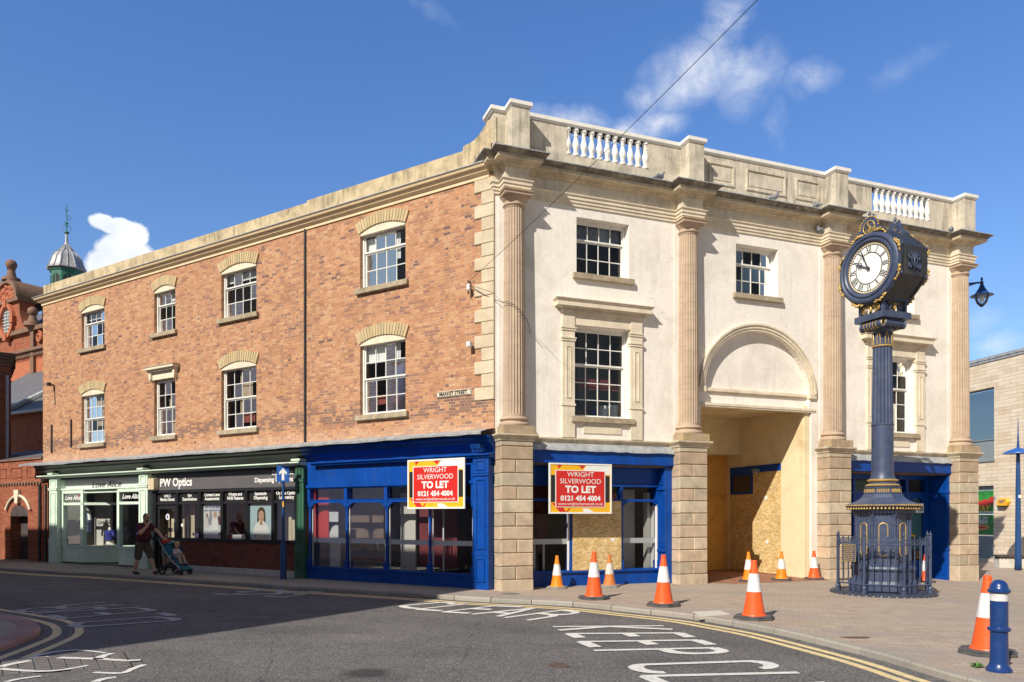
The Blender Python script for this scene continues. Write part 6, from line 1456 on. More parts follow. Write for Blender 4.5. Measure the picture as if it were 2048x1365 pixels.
# cast monogram on the square side panels, corner bosses
w = MB()
for sd in (1, -1):
    SF = Fr((CC.x, CC.y), (ax.x, ax.y), (dx.x * sd, dx.y * sd)); wv = AP + .02
    for sg in (-1, 1): w.tube(spiral(SF, sg * .11, HZ + .07, wv, .085, sg=sg), .016, 6); w.tube(spiral(SF, sg * .13, HZ - .13, wv, .06, sg=-sg), .014, 6); w.tube([SF.p(sg * .05, wv, HZ + .14), SF.p(sg * .1, wv, HZ + .02), SF.p(sg * .03, wv, HZ - .16)], .016, 6)
    w.tube([SF.p(0, wv, HZ + .16), SF.p(0, wv, HZ - .2)], .02, 6); w.tube(spiral(SF, 0, HZ + .1, wv, .05), .014, 6)
    for a in (-1, 1):
        for b in (-1, 1): w.sphere(SF.p(a * (HD - .02), AP + .01, HZ + b * .31), .035, n=8, m=6)
cpart(w, 'monogram', 'iron_blue', head, smooth=True)
# railing round the clock
RLG = thing('clock_railing', 'octagonal dark blue iron railing standing round the pillar clock', 'railing', CC + Z3 * .05)
RA = .90; R8 = RA / math.cos(math.pi / 8); cor = [CC + Vector((R8 * math.cos(CR + k * math.pi / 4), R8 * math.sin(CR + k * math.pi / 4), 0)) for k in range(8)]
w = MB(); sc_ = MB()
for k in range(8):
    p0, p1 = cor[k], cor[(k + 1) % 8]
    for z in (.245, 1.10): w.tube([p0 + Z3 * z, p1 + Z3 * z], .017, 6)
    w.tube([p0 + Z3 * 1.205, p1 + Z3 * 1.205], .007, 5)
    tdir = (p1 - p0).normalized(); fr = Fr(p0.to_2d()[:], tdir.to_2d()[:], (tdir.y, -tdir.x))
    L_ = (p1 - p0).length; n = 5
    for i in range(10): sc_.tube(spiral(fr, L_ * (i + .5) / 10, 1.155, 0, .045, 1.2, sg=1 if i % 2 else -1, n=14), .006, 4)
w.build('rail', M('iron_blue'), RLG); sc_.build('scroll_frieze', M('iron_blue'), RLG)
for k in range(8):
    w = MB(); p = cor[k]
    w.box(Fr(p.to_2d()[:], (math.cos(CR + k * math.pi / 4), math.sin(CR + k * math.pi / 4)), (-math.sin(CR + k * math.pi / 4), math.cos(CR + k * math.pi / 4))), -.02, .02, -.02, .02, .06, 1.28)
    w.lathe((p.x, p.y, 0), [(.055, .05), (.055, .12), (.04, .13), (.05, .17), (.04, .2), (.02, .22)], 10); w.sphere((p.x, p.y, 1.31), .032, n=10, m=8); w.lathe((p.x, p.y, 1.33), [(.014, 0), (.004, .06)], 8)
    w.build('post', M('iron_blue'), RLG)
for k in range(8):
    p0, p1 = cor[k], cor[(k + 1) % 8]
    for i in range(4):
        w = MB(); q = p0.lerp(p1, (i + 1) / 5); w.tube([q + Z3 * .235, q + Z3 * 1.22], .0115, 6); w.lathe((q.x, q.y, 1.21), [(.006, 0), (.018, .02), (.012, .04), (.002, .07)], 6); w.build('bar', M('iron_blue'), RLG)
fa = CR + math.pi / 8
# plaque on the railing, towards the left
kk = min(range(8), key=lambda k: (cor[k].lerp(cor[(k + 1) % 8], .5) - Vector((7.55, 16.0, 0))).length)
p0, p1 = cor[kk], cor[(kk + 1) % 8]; 
if (p1 - p0).x < 0: p0, p1 = p1, p0
td = (p1 - p0).normalized(); QF = Fr(p0.lerp(p1, .5).to_2d()[:], td.to_2d()[:], (td.y, -td.x))
t = thing('plaque', 'small dark blue plaque with gold writing tied to the clock railing', 'plaque', QF.p(-.02, .03, .8)); 
w = MB(); w.box(QF, -.23, .17, .02, .035, .72, 1.10); w.build('plate', M('iron_blue'), t)
w = MB(); frame_rect(w, QF, -.225, .165, .725, 1.095, .035, .039, .012)
random.seed(11)
for i in range(8):       # eight lines of gold writing, too small to read
    z = 1.055 - i * .041; u = -.03 - random.uniform(.12, .165); e = -.06 - u
    while u < e:
        l = random.uniform(.02, .055); w.add([QF.p(u, .0385, z - .011), QF.p(min(u + l, e), .0385, z - .011), QF.p(min(u + l, e), .0385, z + .011), QF.p(u, .0385, z + .011)], [(0, 1, 2, 3)]); u += l + .014
w.build('gold_lettering', M('gilding'), t)

# ------------------------------------------------------------------ traffic cones
def make_cone(name, label, h, body, sleeve, base, broad=.26, s0=.43, s1=.76):
    """cone of height h on a rubber base"""
    t = thing(name, label, 'traffic cone', group='traffic cones on the pavement'); bt = .065 * h
    r0, r1 = .175 * h / .95 * (1 if h > .9 else 1.05), .034 * h / .95 * 1.1
    rr = lambda f: r0 + (r1 - r0) * f
    n = 32
    w = MB(); w.lathe((0, 0, bt), [(r0 + .02, 0), (r0 + .012, .018), (rr(.03), .03)] + [(rr(f), f * (h - bt)) for f in (.05, .18, .19, .2)] + [(rr(.20) - .004, .205 * (h - bt)), (rr(s0), s0 * (h - bt))], n, caps=False)
    w.build('cone_foot', M(body), t, smooth=True, auto=.5)
    w = MB(); w.lathe((0, 0, bt), [(rr(s0) + .004, s0 * (h - bt)), (rr(s1) + .004, s1 * (h - bt))], n, caps=False); w.build('reflective_sleeve', M(sleeve), t, smooth=True)
    w = MB(); w.lathe((0, 0, bt), [(rr(s1), s1 * (h - bt)), (rr(.95), .95 * (h - bt)), (rr(.95) + .006, .955 * (h - bt)), (rr(.99) + .006, .99 * (h - bt)), (rr(1), (h - bt)), (rr(1) - .012, h - bt), (rr(1) - .012, h - bt - .05)], n, caps=False); w.build('cone_tip', M(body), t, smooth=True, auto=.5)
    w = MB(); b = broad; c = b * .42
    pl = [(b, c), (c, b), (-c, b), (-b, c), (-b, -c), (-c, -b), (c, -b), (b, -c)]
    w.slab([(x * 1.0, y) for x, y in pl], 0, bt * .6); w.slab([(x * .93, y * .93) for x, y in pl], bt * .6, bt); w.build('rubber_base', M(base), t, bevel=.006)
    return t
big = make_cone('traffic_cone', '', .97, 'cone_orange', 'cone_sleeve', 'cone_rubber', .31)
amber = make_cone('traffic_cone', '', .77, 'cone_amber', 'cone_sleeve', 'concrete_base', .235, .36, .72)
rust = make_cone('traffic_cone', '', .77, 'cone_rust', 'cone_sleeve_dirty', 'concrete_base', .23, .36, .72)
small = make_cone('traffic_cone', '', .77, 'cone_orange', 'cone_sleeve', 'cone_rubber', .25, .36, .76)
ambd = make_cone('traffic_cone', '', .77, 'cone_amber', 'cone_sleeve', 'cone_rubber', .25, .36, .72)
used = set()
def place_cone(src, x, y, rz, label, tilt=0):
    o = src if src.name not in used else copy_tree(src); used.add(src.name)
    g = gp(x, y); o.location = (g.x, g.y, gz(g.x, g.y)); o.rotation_euler = (tilt, 0, rz); o['label'] = label; return o
place_cone(big, 1508, 1238, .3, 'large orange cone with grey base at the kerb before the archway, nearest the clock')
place_cone(big, 1188, 1198, .1, 'large orange cone in front of the chipboard sheet')
place_cone(big, 1327, 1212, .5, 'large orange cone in front of the pier left of the archway')
place_cone(big, 1975, 1308, .2, 'large orange cone standing behind the blue bollard')
place_cone(amber, 1114, 1177, .4, 'amber cone with concrete base close to the corner pier')
place_cone(rust, 1219, 1174, .2, 'small rusty dirty cone against the foot of the chipboard sheet')
place_cone(ambd, 1497, 1163, .3, 'small amber cone at the archway, mostly hidden behind a large cone')
place_cone(ambd, 1563, 1161, .0, 'small amber cone before the chipboard inside the archway')
place_cone(small, 1628, 1159, .2, 'small orange cone at the foot of the pier right of the archway')
place_cone(small, 1851, 1156, .2, 'small orange cone at the shop door behind the clock railing')
# ------------------------------------------------------------------ bollard
g = gp(1998, 1343); t = thing('bollard', 'dark blue iron bollard with a white band near the kerb', 'bollard', g)
w = MB(); w.lathe((g.x, g.y, 0), [(0.1270, 0), (0.1270, .03), (0.0963, .07), (0.0909, .10), (0.0862, .40), (0.0862, .445)], 32); w.lathe((g.x, g.y, 0), [(0.0862, .44), (0.1078, .447), (0.1132, .465), (0.1078, .483), (0.0862, .492)], 32); w.lathe((g.x, g.y, 0), [(0.0878, .485), (0.0870, .775)], 32); w.lathe((g.x, g.y, 0), [(0.0870, .855), (0.1001, .86), (0.1124, .875), (0.1124, .892), (0.0986, .905), (0.0909, .915), (0.0886, .935), (0.0770, .965), (0.0539, .99), (0.0270, 1.003), (0.0031, 1.006)], 32)
w.build('body', M('bollard_blue'), t, smooth=True, auto=.6)
w = MB(); w.lathe((g.x, g.y, 0), [(0.0882, .775), (0.0882, .856)], 32, caps=False); w.build('white_band', M('cone_sleeve'), t, smooth=True)
# ------------------------------------------------------------------ one-way sign post before the optician's
g = Lf.p(6.42, .62, 0); t = thing('one_way_sign', 'blue post with a white arrow sign and small lamp, before the green pilaster', 'sign', g)
w = MB(); w.lathe((g.x, g.y, 0), [(.085, 0), (.085, .9), (.06, .97), (.04, 1.0), (.04, 3.05)], 16); w.build('post', M('post_blue'), t, smooth=True, auto=.5)
SG = Fr((g.x, g.y), (.985, .17), (.17, -.985))
w = MB(); w.box(SG, -.165, .165, .045, .06, 2.62, 3.06); pl = w.build('sign_plate', M('sign_blue'), t, bevel=.008)
w = MB(); P_ = [(-.035, 2.67), (.035, 2.67), (.035, 2.87), (.10, 2.82), (.10, 2.89), (0, 3.0), (-.10, 2.89), (-.10, 2.82), (-.035, 2.87)]; w.add([SG.p(u, .063, z) for u, z in P_], [tuple(range(9))]); w.build('arrow', M('white_paint'), pl)
w = MB(); w.sphere(SG.p(.03, .1, 3.12), .15, .10, .035, 14, 8); w.tube([SG.p(0, 0, 3.0), SG.p(0, .02, 3.1)], .03, 8); w.build('lamp', M('light_grey_paint'), t, smooth=True)
w = MB(); w.box(SG, -.02, .02, .036, .045, 1.95, 2.1); w.build('sticker', M('yellow_paint'), t)
# ------------------------------------------------------------------ lamp column and bench at the far right
LP = Vector((17.95, 26.6, -.2)); t = thing('lamp_column', 'slender blue lamp column with a spike top and disc shade', 'street lamp', LP)
w = MB(); w.lathe(LP, [(.115, 0), (.10, .4), (.075, 3.2), (.06, 4.15), (.03, 4.6), (.004, 5.45)], 14); w.build('column', M('post_blue'), t, smooth=True)
w = MB(); w.lathe(LP, [(.05, 4.34), (.30, 4.24), (.46, 4.15), (.47, 4.12), (.30, 4.14), (.05, 4.15)], 24); w.build('shade', M('sign_blue'), t, smooth=True, auto=.5)
w = MB(); w.box(Fr(LP.to_2d()[:], (1, 0), (0, -1)), -.04, .04, .05, .1, 2.35, 2.45); w.build('label_plate', M('white_paint'), t)
# wall lantern on the far end of the cream front
HL = Vector((14.72, 23.5, 8.25)); t = thing('wall_lantern', 'blue hanging lantern with a clear bowl on a bracket behind the last column', 'street lamp', HL)
w = MB(); w.lathe(HL, [(.33, .36), (.31, .375), (.2, .42), (.15, .50), (.09, .60), (.06, .68), (.04, .72)], 20); w.lathe(HL, [(.05, .72), (.05, .80), (.02, .82), (.04, .88), (.01, .95)], 10); w.build('hood', M('bollard_blue'), t, smooth=True, auto=.7)
w = MB(); w.lathe(HL, [(.20, .36), (.19, .25), (.14, .12), (.06, .03), (.01, .0)], 18, caps=False); w.build('bowl', M('window_glass'), t, smooth=True)
w = MB(); w.lathe(HL, [(.06, .36), (.06, .2), (.02, .15)], 10); w.build('lamp', M('white_paint'), t)
e = R.p(15.07, -1.4, 0); w = MB(); w.tube([HL + Z3 * .78, Vector((e.x, e.y + .3, HL.z + .82))], .03, 8); w.tube([HL + Z3 * .78 + Vector((-.1, .05, 0)), Vector((e.x, e.y + .3, HL.z + .4))], .02, 8); w.build('bracket', M('bollard_blue'), t)

# ------------------------------------------------------------------ people
def fuse(name, mb, mat, parent, voxel=.008, smooth_it=4):
    """melt overlapping limbs into one continuous surface"""
    me = bpy.data.meshes.new(name); bm = bmesh.new(); vs = [bm.verts.new(v) for v in mb.v]
    for f in mb.f:
        try: bm.faces.new([vs[i] for i in f])
        except ValueError: pass
    bmesh.ops.recalc_face_normals(bm, faces=bm.faces); bm.to_mesh(me); bm.free()
    ob = bpy.data.objects.new(name, me); COL.objects.link(ob)
    r = ob.modifiers.new('r', 'REMESH'); r.mode = 'VOXEL'; r.voxel_size = voxel
    s = ob.modifiers.new('s', 'SMOOTH'); s.factor = .5; s.iterations = smooth_it
    dg = bpy.context.evaluated_depsgraph_get(); m2 = bpy.data.meshes.new_from_object(ob.evaluated_get(dg)); ob.modifiers.clear(); ob.data = m2; m2.name = name
    bpy.data.meshes.remove(me); m2.materials.clear(); m2.materials.append(M(mat))
    for p in m2.polygons: p.use_smooth = True
    attach(ob, parent); return ob
class Fig:
    def __init__(s, base, fwd): s.b = Vector(base); s.f = Vector((fwd[0], fwd[1], 0)).normalized(); s.r = Vector((s.f.y, -s.f.x, 0)); s.k = 1.0
    def p(s, f, r, z): return s.b + s.f * (f * s.k) + s.r * (r * s.k) + Z3 * (z * s.k)
    def rot(s): return Matrix((s.f, -s.r, Z3)).transposed()
    def limb(s, mb, pts, rs, n=12):
        """pts in (f, r, z), one radius each: spheres joined by cones"""
        P = [s.p(*q) for q in pts]
        for q, r in zip(P, rs): mb.sphere(q, r * s.k, n=n, m=8)
        for a, b, ra, rb in zip(P, P[1:], rs, rs[1:]): mb.tube([a, b], ra * s.k, n, rb * s.k)
    def ell(s, mb, c, rf, rr, rz, n=16): mb.sphere(s.p(*c), rf * s.k, rr * s.k, rz * s.k, n, 12, s.rot())
def head(F, parent, c, k, hairmat, beard=False, skin='skin', hair_full=True, tilt=0):
    """face parts as child meshes round head centre c; k = head scale"""
    o = lambda f, r, z: (c[0] + f * k, c[1] + r * k, c[2] + z * k)
    w = MB(); 
    if hair_full: F.ell(w, o(-.02, 0, .035), .098 * k, .083 * k, .10 * k); F.ell(w, o(.045, 0, .085), .05 * k, .065 * k, .04 * k); F.ell(w, o(-.045, 0, -.02), .07 * k, .074 * k, .08 * k)
    else: F.ell(w, o(-.022, 0, .03), .092 * k, .078 * k, .098 * k); F.ell(w, o(-.05, 0, -.02), .06 * k, .07 * k, .07 * k)
    fuse('hair', w, hairmat, parent, .007 * k, 2)
    w = MB()
    for sg in (-1, 1): F.ell(w, o(.083, sg * .032, .005), .008 * k, .012 * k, .007 * k, 8)
    w.build('eyes', M('hair_brown'), parent, smooth=True)
    w = MB(); F.ell(w, o(.088, 0, -.068), .006 * k, .025 * k, .007 * k, 8); w.build('mouth', M('shirt_maroon'), parent, smooth=True)
def head_body(F, mb, c, k):
    o = lambda f, r, z: (c[0] + f * k, c[1] + r * k, c[2] + z * k)
    F.ell(mb, o(0, 0, .01), .092 * k, .074 * k, .11 * k); F.ell(mb, o(.03, 0, -.055), .06 * k, .055 * k, .06 * k); F.ell(mb, o(.055, 0, -.085), .03 * k, .034 * k, .028 * k)
    F.limb(mb, [o(.085, 0, .005), o(.108, 0, -.03)], [.010 * k, .015 * k], 8)
    for sg in (-1, 1): F.ell(mb, o(-.005, sg * .076, -.005), .02 * k, .010 * k, .033 * k, 8)
def hand(F, mb, wrist, palm, out, fing, k=1.0, curl=.5, thumb=None):
    """palm then four unequal fingers bending along 'fing', thumb leaving the side"""
    wv = Vector(wrist); pv = Vector(palm); ov = Vector(out).normalized(); fv = Vector(fing).normalized(); d = (pv - wv).normalized()
    F.limb(mb, [wv, wv.lerp(pv, .5), pv], [.028 * k, .034 * k, .032 * k], 10)
    for i, L in enumerate((.062, .072, .067, .052)):
        b = pv + ov * ((i - 1.5) * .019 * k); m_ = b + (d * (1 - curl) + fv * curl) * L * .55 * k; e = m_ + (d * (1 - curl * 1.6) + fv * curl * 1.6).normalized() * L * .5 * k
        F.limb(mb, [b, m_, e], [.0105 * k, .0095 * k, .0085 * k], 8)
    t0 = wv.lerp(pv, .45) + ov * -.032 * k; t1 = t0 - ov * .022 * k + d * .03 * k; t2 = t1 + (d + fv * .7).normalized() * .032 * k
    F.limb(mb, [t0, t1, t2], [.014 * k, .012 * k, .010 * k], 8)
# man walking, right hand at his mouth, left hand on the pram
mx = gp(285, 1149); MAN = thing('person', 'stout bearded man in maroon T-shirt, khaki shorts and dark glasses pushing a pram', 'person', mx)
F = Fig(mx, (.92, -.39)); HC = (.17, 0, 1.655)
w = MB(); head_body(F, w, HC, 1.06)
F.limb(w, [(.08, 0, 1.42), (.13, 0, 1.55)], [.085, .072]); 
F.ell(w, (.05, 0, 1.28), .15, .20, .22); F.ell(w, (.05, 0, 1.08), .18, .195, .2); F.ell(w, (.0, 0, .95), .15, .19, .14)
F.limb(w, [(.07, .19, 1.43), (.25, .29, 1.21), (.34, .10, 1.46)], [.075, .055, .034]); hand(F, w, (.34, .10, 1.47), (.33, .055, 1.535), (.6, .2, .5), (-.7, -.7, .1), 1.1, .75)
F.limb(w, [(.07, -.19, 1.43), (.34, -.25, 1.23), (.57, -.20, 1.075)], [.075, .053, .034]); hand(F, w, (.57, -.2, 1.075), (.635, -.185, 1.06), (0, 1, 0), (.3, 0, -1), 1.1, .6)
F.limb(w, [(-.0, .10, .90), (-.05, .11, .50), (-.19, .11, .10)], [.105, .066, .042]); F.limb(w, [(-.06, .11, .46), (-.12, .11, .34)], [.058, .062]); F.limb(w, [(-.19, .11, .09), (-.17, .11, .05), (-.06, .12, .04)], [.042, .045, .036])
F.limb(w, [(.02, -.10, .90), (.22, -.11, .50), (.37, -.11, .11)], [.105, .066, .042]); F.limb(w, [(.22, -.11, .45), (.27, -.11, .34)], [.058, .062]); F.limb(w, [(.37, -.11, .10), (.40, -.11, .06), (.51, -.12, .10)], [.042, .045, .036])
fuse('body', w, 'skin', MAN, .0075, 3)
head(F, MAN, HC, 1.06, 'hair_brown', hair_full=False)
w = MB(); c = HC; F.ell(w, (c[0] + .04, 0, c[2] - .085), .055, .062, .055); F.ell(w, (c[0] + .062, 0, c[2] - .105), .035, .04, .03); fuse('beard', w, 'hair_brown', MAN, .007, 2)
w = MB()
for sg in (-1, 1): F.ell(w, (c[0] + .093, sg * .034, c[2] + .008), .010, .028, .019, 12); w.tube([F.p(c[0] + .09, sg * .06, c[2] + .014), F.p(c[0] + .02, sg * .084, c[2] + .014)], .005, 6)
w.tube([F.p(c[0] + .1, -.02, c[2] + .012), F.p(c[0] + .1, .02, c[2] + .012)], .004, 6); w.build('glasses', M('poster_black'), MAN, smooth=True)
w = MB(); F.ell(w, (.055, 0, 1.29), .172, .225, .20); F.ell(w, (.06, 0, 1.10), .205, .22, .19); F.ell(w, (.03, 0, .98), .17, .205, .10); F.limb(w, [(.06, -.17, 1.42), (.06, .17, 1.42)], [.095, .095])
F.limb(w, [(.07, .19, 1.42), (.17, .255, 1.29)], [.095, .085]); F.limb(w, [(.07, -.19, 1.42), (.2, -.225, 1.335)], [.095, .085]); F.ell(w, (.09, 0, 1.475), .085, .10, .03)
fuse('t_shirt', w, 'shirt_maroon', MAN, .010, 4)
w = MB(); F.ell(w, (.0, 0, .90), .172, .205, .12); F.limb(w, [(-.0, .10, .86), (-.045, .115, .52)], [.128, .105]); F.limb(w, [(.02, -.10, .86), (.205, -.115, .53)], [.128, .105]); fuse('shorts', w, 'shorts_khaki', MAN, .010, 4)
for k_, (pts, rs) in enumerate((([(-.20, .11, .06), (-.16, .11, .045), (-.04, .12, .04)], [.052, .05, .042]), ([(.37, -.11, .06), (.41, -.11, .055), (.52, -.12, .10)], [.052, .05, .042]))):
    w = MB(); F.limb(w, pts, rs); sh = fuse('shoe', w, 'shoe_dark', MAN, .008, 2)
# the pram
PX = gp(338, 1148.5); PR = thing('pram', 'teal three-quarter reclined pushchair with silver frame and black wheels', 'pram', PX)
P = Fig(PX, (.92, -.39))
def wheel(f, r, rad, wd):
    c = P.p(f, r, rad); w = MB(); n = 28; prof = [(rad - .035, -wd), (rad - .01, -wd), (rad, -wd * .5), (rad, wd * .5), (rad - .01, wd), (rad - .035, wd)]
    rows = [[c + P.r * d + (P.f * math.cos(6.2832 * i / n) + Z3 * math.sin(6.2832 * i / n)) * q for q, d in prof] for i in range(n)]
    w.add([q for rw in rows for q in rw], [(i * 6 + k, ((i + 1) % n) * 6 + k, ((i + 1) % n) * 6 + (k + 1) % 6, i * 6 + (k + 1) % 6) for i in range(n) for k in range(6)])
    o = w.build('wheel', M('rubber_black'), PR, smooth=True, auto=.7); w = MB(); 
    for i in range(5): a = 6.2832 * i / 5; w.tube([c, c + (P.f * math.cos(a) + Z3 * math.sin(a)) * (rad - .03)], .011, 6)
    w.tube([c - P.r * wd, c + P.r * wd], .025, 10); w.build('spokes', M('iron_dark'), o)
for r in (.24, -.24): wheel(0, r, .145, .028)
for r in (.17, -.17): wheel(.64, r, .095, .022)
w = MB()
for r in (.21, -.21): w.tube([P.p(-.2, r, 1.03), P.p(.0, r, .78), P.p(.32, r, .42), P.p(.60, r, .22), P.p(.64, r, .12)], .017, 8); w.tube([P.p(0, r, .145), P.p(.2, r, .42), P.p(.32, r, .56)], .015, 8)
w.tube([P.p(0, .24, .145), P.p(0, -.24, .145)], .014, 8); w.tube([P.p(.60, .2, .22), P.p(.60, -.2, .22)], .014, 8); w.build('frame', M('steel'), PR, smooth=True)
w = MB(); w.tube([P.p(-.2, .21, 1.03), P.p(-.24, .19, 1.07), P.p(-.25, .0, 1.08), P.p(-.24, -.19, 1.07), P.p(-.2, -.21, 1.03)], .02, 10); w.build('handle', M('rubber_black'), PR, smooth=True)
def shell(prof, wd, th, name, mat):
    w = MB(); A = [P.p(f, wd, z) for f, z in prof]; B = [P.p(f, -wd, z) for f, z in prof]; n_ = len(prof)
    prof2 = [(f - th * .5, z - th) for f, z in prof]; A2 = [P.p(f, wd, z) for f, z in prof2]; B2 = [P.p(f, -wd, z) for f, z in prof2]
    w.strip(A, B); w.strip(B2, A2); w.strip(A2, A); w.strip(B, B2); w.add([A[0], B[0], B2[0], A2[0]], [(0, 1, 2, 3)]); w.add([A[-1], B[-1], B2[-1], A2[-1]], [(0, 1, 2, 3)]); return w.build(name, M(mat), PR, smooth=True, auto=.8)
shell([(-.02, .90), (.08, .74), (.18, .56), (.26, .47), (.42, .46), (.50, .40), (.60, .24), (.68, .15), (.74, .17)], .185, .04, 'seat', 'pram_teal')
w = MB(); rows = []
for i in range(9):        # folding hood
    a = math.radians(95 + 85 * i / 8 - 60); c_ = P.p(.15, 0, .66)
    rows.append([c_ + P.f * (.30 * math.cos(a + .5) * (1 - .15 * abs(t))) + Z3 * (.30 * math.sin(a + .5) * (1 - .15 * t * t)) + P.r * (.205 * t) for t in [k / 5 - 1 for k in range(11)]])
for a, b in zip(rows, rows[1:]): w.strip(a, b)
w.build('hood', M('pram_teal'), PR, smooth=True)
for sg in (.19, -.19):
    w = MB(); w.add([P.p(.03, sg, .86), P.p(.24, sg, .90), P.p(.36, sg, .70), P.p(.30, sg, .48), P.p(.20, sg, .55)], [(0, 1, 2, 3, 4)]); w.build('hood_side', M('pram_teal'), PR)
w = MB(); w.box(Fr(PX.to_2d()[:], P.f.to_2d()[:], P.r.to_2d()[:]), .05, .5, -.17, .17, .2, .34); w.build('basket', M('cloth_dark'), PR, bevel=.03)
w = MB(); w.box(Fr(PX.to_2d()[:], P.f.to_2d()[:], P.r.to_2d()[:]), -.28, -.06, -.18, .18, .17, .20); w.build('buggy_board', M('rubber_black'), PR)
# toddler in the pram
TOD = thing('person', 'blond toddler in pale top sitting in the teal pram', 'person', P.p(.34, 0, .5)); T = Fig(PX, (.92, -.39))
w = MB(); hc = (.33, 0, .86); head_body(T, w, hc, .82); T.limb(w, [(.27, 0, .70), (.30, 0, .80)], [.06, .045]); T.ell(w, (.25, 0, .62), .09, .10, .13)
for sg in (1, -1):
    T.limb(w, [(.29, sg * .06, .53), (.47, sg * .075, .53), (.56, sg * .075, .33)], [.055, .046, .032]); T.limb(w, [(.56, sg * .075, .33), (.63, sg * .08, .31)], [.03, .025])
    T.limb(w, [(.26, sg * .10, .70), (.34, sg * .12, .60), (.43, sg * .05, .62)], [.036, .03, .022]); hand(T, w, (.43, sg * .05, .62), (.46, sg * .04, .625), (0, 1, 0), (.2, 0, -1), .55, .5)
fuse('body', w, 'skin', TOD, .0065, 3); head(T, TOD, hc, .82, 'hair_blond')
w = MB(); T.ell(w, (.25, 0, .63), .105, .115, .13)
for sg in (1, -1): T.limb(w, [(.26, sg * .10, .70), (.33, sg * .12, .62), (.38, sg * .09, .61)], [.05, .042, .034])
fuse('top', w, 'cloth_pale', TOD, .009, 3)
w = MB(); T.ell(w, (.29, 0, .52), .10, .115, .08)
for sg in (1, -1): T.limb(w, [(.29, sg * .06, .53), (.42, sg * .075, .535)], [.07, .06])
fuse('shorts', w, 'cloth_grey', TOD, .009, 3)
for sg in (1, -1): w = MB(); T.limb(w, [(.56, sg * .075, .315), (.645, sg * .08, .30)], [.034, .03]); fuse('shoe', w, 'cloth_dark', TOD, .007, 2)
# boy on the buggy board
bx = P.p(-.24, -.08, 0); BOY = thing('person', 'dark-haired boy in a red T-shirt riding behind the pram', 'person', bx); B = Fig(bx + Z3 * .2, (.92, -.39)); B.k = .60
w = MB(); hc = (.09, 0, 1.58); head_body(B, w, hc, 1.3); B.limb(w, [(.03, 0, 1.33), (.05, 0, 1.46)], [.075, .06]); B.ell(w, (.02, 0, 1.15), .12, .16, .22); B.ell(w, (.0, 0, .92), .13, .16, .16)
for sg in (1, -1):
    B.limb(w, [(0, sg * .09, .85), (.02, sg * .09, .48), (.0, sg * .09, .07)], [.09, .065, .042]); B.limb(w, [(.0, sg * .09, .06), (.12, sg * .10, .03)], [.045, .035])
    B.limb(w, [(.03, sg * .17, 1.32), (.14, sg * .2, 1.1), (.32, sg * .14, 1.16)], [.055, .045, .032]); hand(B, w, (.32, sg * .14, 1.16), (.39, sg * .13, 1.16), (0, 1, 0), (.2, 0, -1), 1.0, .6)
fuse('body', w, 'skin', BOY, .0065, 3); head(B, BOY, hc, 1.3, 'hair_brown')
w = MB(); B.ell(w, (.02, 0, 1.16), .145, .185, .22); B.ell(w, (.0, 0, .98), .15, .185, .12); B.limb(w, [(.02, -.15, 1.32), (.02, .15, 1.32)], [.075, .075])
for sg in (1, -1): B.limb(w, [(.03, sg * .17, 1.31), (.10, sg * .195, 1.18)], [.075, .068])
fuse('t_shirt', w, 'shirt_red', BOY, .008, 3)
w = MB(); B.ell(w, (0, 0, .88), .15, .18, .12)
for sg in (1, -1): B.limb(w, [(0, sg * .09, .84), (.02, sg * .095, .55)], [.11, .095])
fuse('shorts', w, 'cloth_grey', BOY, .008, 3)
for sg in (1, -1): w = MB(); B.limb(w, [(-.02, sg * .09, .05), (.05, sg * .095, .035), (.14, sg * .10, .03)], [.055, .05, .042]); fuse('shoe', w, 'shoe_dark', BOY, .007, 2)

# ------------------------------------------------------------------ pigeons on the ledges
pg0 = None
def pigeon(loc, rz, label):
    global pg0
    if pg0 is None:
        t = thing('pigeon', label, 'pigeon', group='pigeons on the ledges of the cream front'); w = MB()
        Q = Fig((0, 0, 0), (1, 0)); Q.ell(w, (0, 0, .12), .11, .065, .068); Q.limb(w, [(.07, 0, .15), (.10, 0, .23)], [.045, .03]); Q.ell(w, (.115, 0, .245), .033, .027, .028); Q.limb(w, [(-.07, 0, .11), (-.2, 0, .07)], [.045, .022]); Q.limb(w, [(.14, 0, .24), (.165, 0, .232)], [.010, .005], 6)
        for sg in (-1, 1): Q.limb(w, [(.01, sg * .03, .07), (.01, sg * .03, .0)], [.012, .009], 6); Q.ell(w, (-.03, sg * .05, .13), .11, .02, .045)
        fuse('body', w, 'pigeon_grey', t, .008, 2); o = pg0 = t
        w = MB(); Q.ell(w, (.085, 0, .19), .036, .034, .05); ch = fuse('neck_feathers', w, 'cupola_green', t, .007, 1)
    else: o = copy_tree(pg0)
    o.location = loc; o.rotation_euler = (0, 0, rz); o['label'] = label
pigeon(R.p(4.28, .24, 10.045), .4, 'pigeon beside the last baluster of the left balustrade'); pigeon(R.p(7.75, .27, 10.04), -.5, 'pale pigeon on the cornice below the middle parapet panel')
pigeon(R.p(9.2, .24, 10.045), 2.0, 'pigeon on the cornice against the third pedestal'); pigeon(R.p(9.44, .10, 9.45), -2.6, 'pigeon on the narrow ledge beside the third capital'); pigeon(R.p(14.2, .24, 10.045), .9, 'dark pigeon on the cornice against the last pedestal')

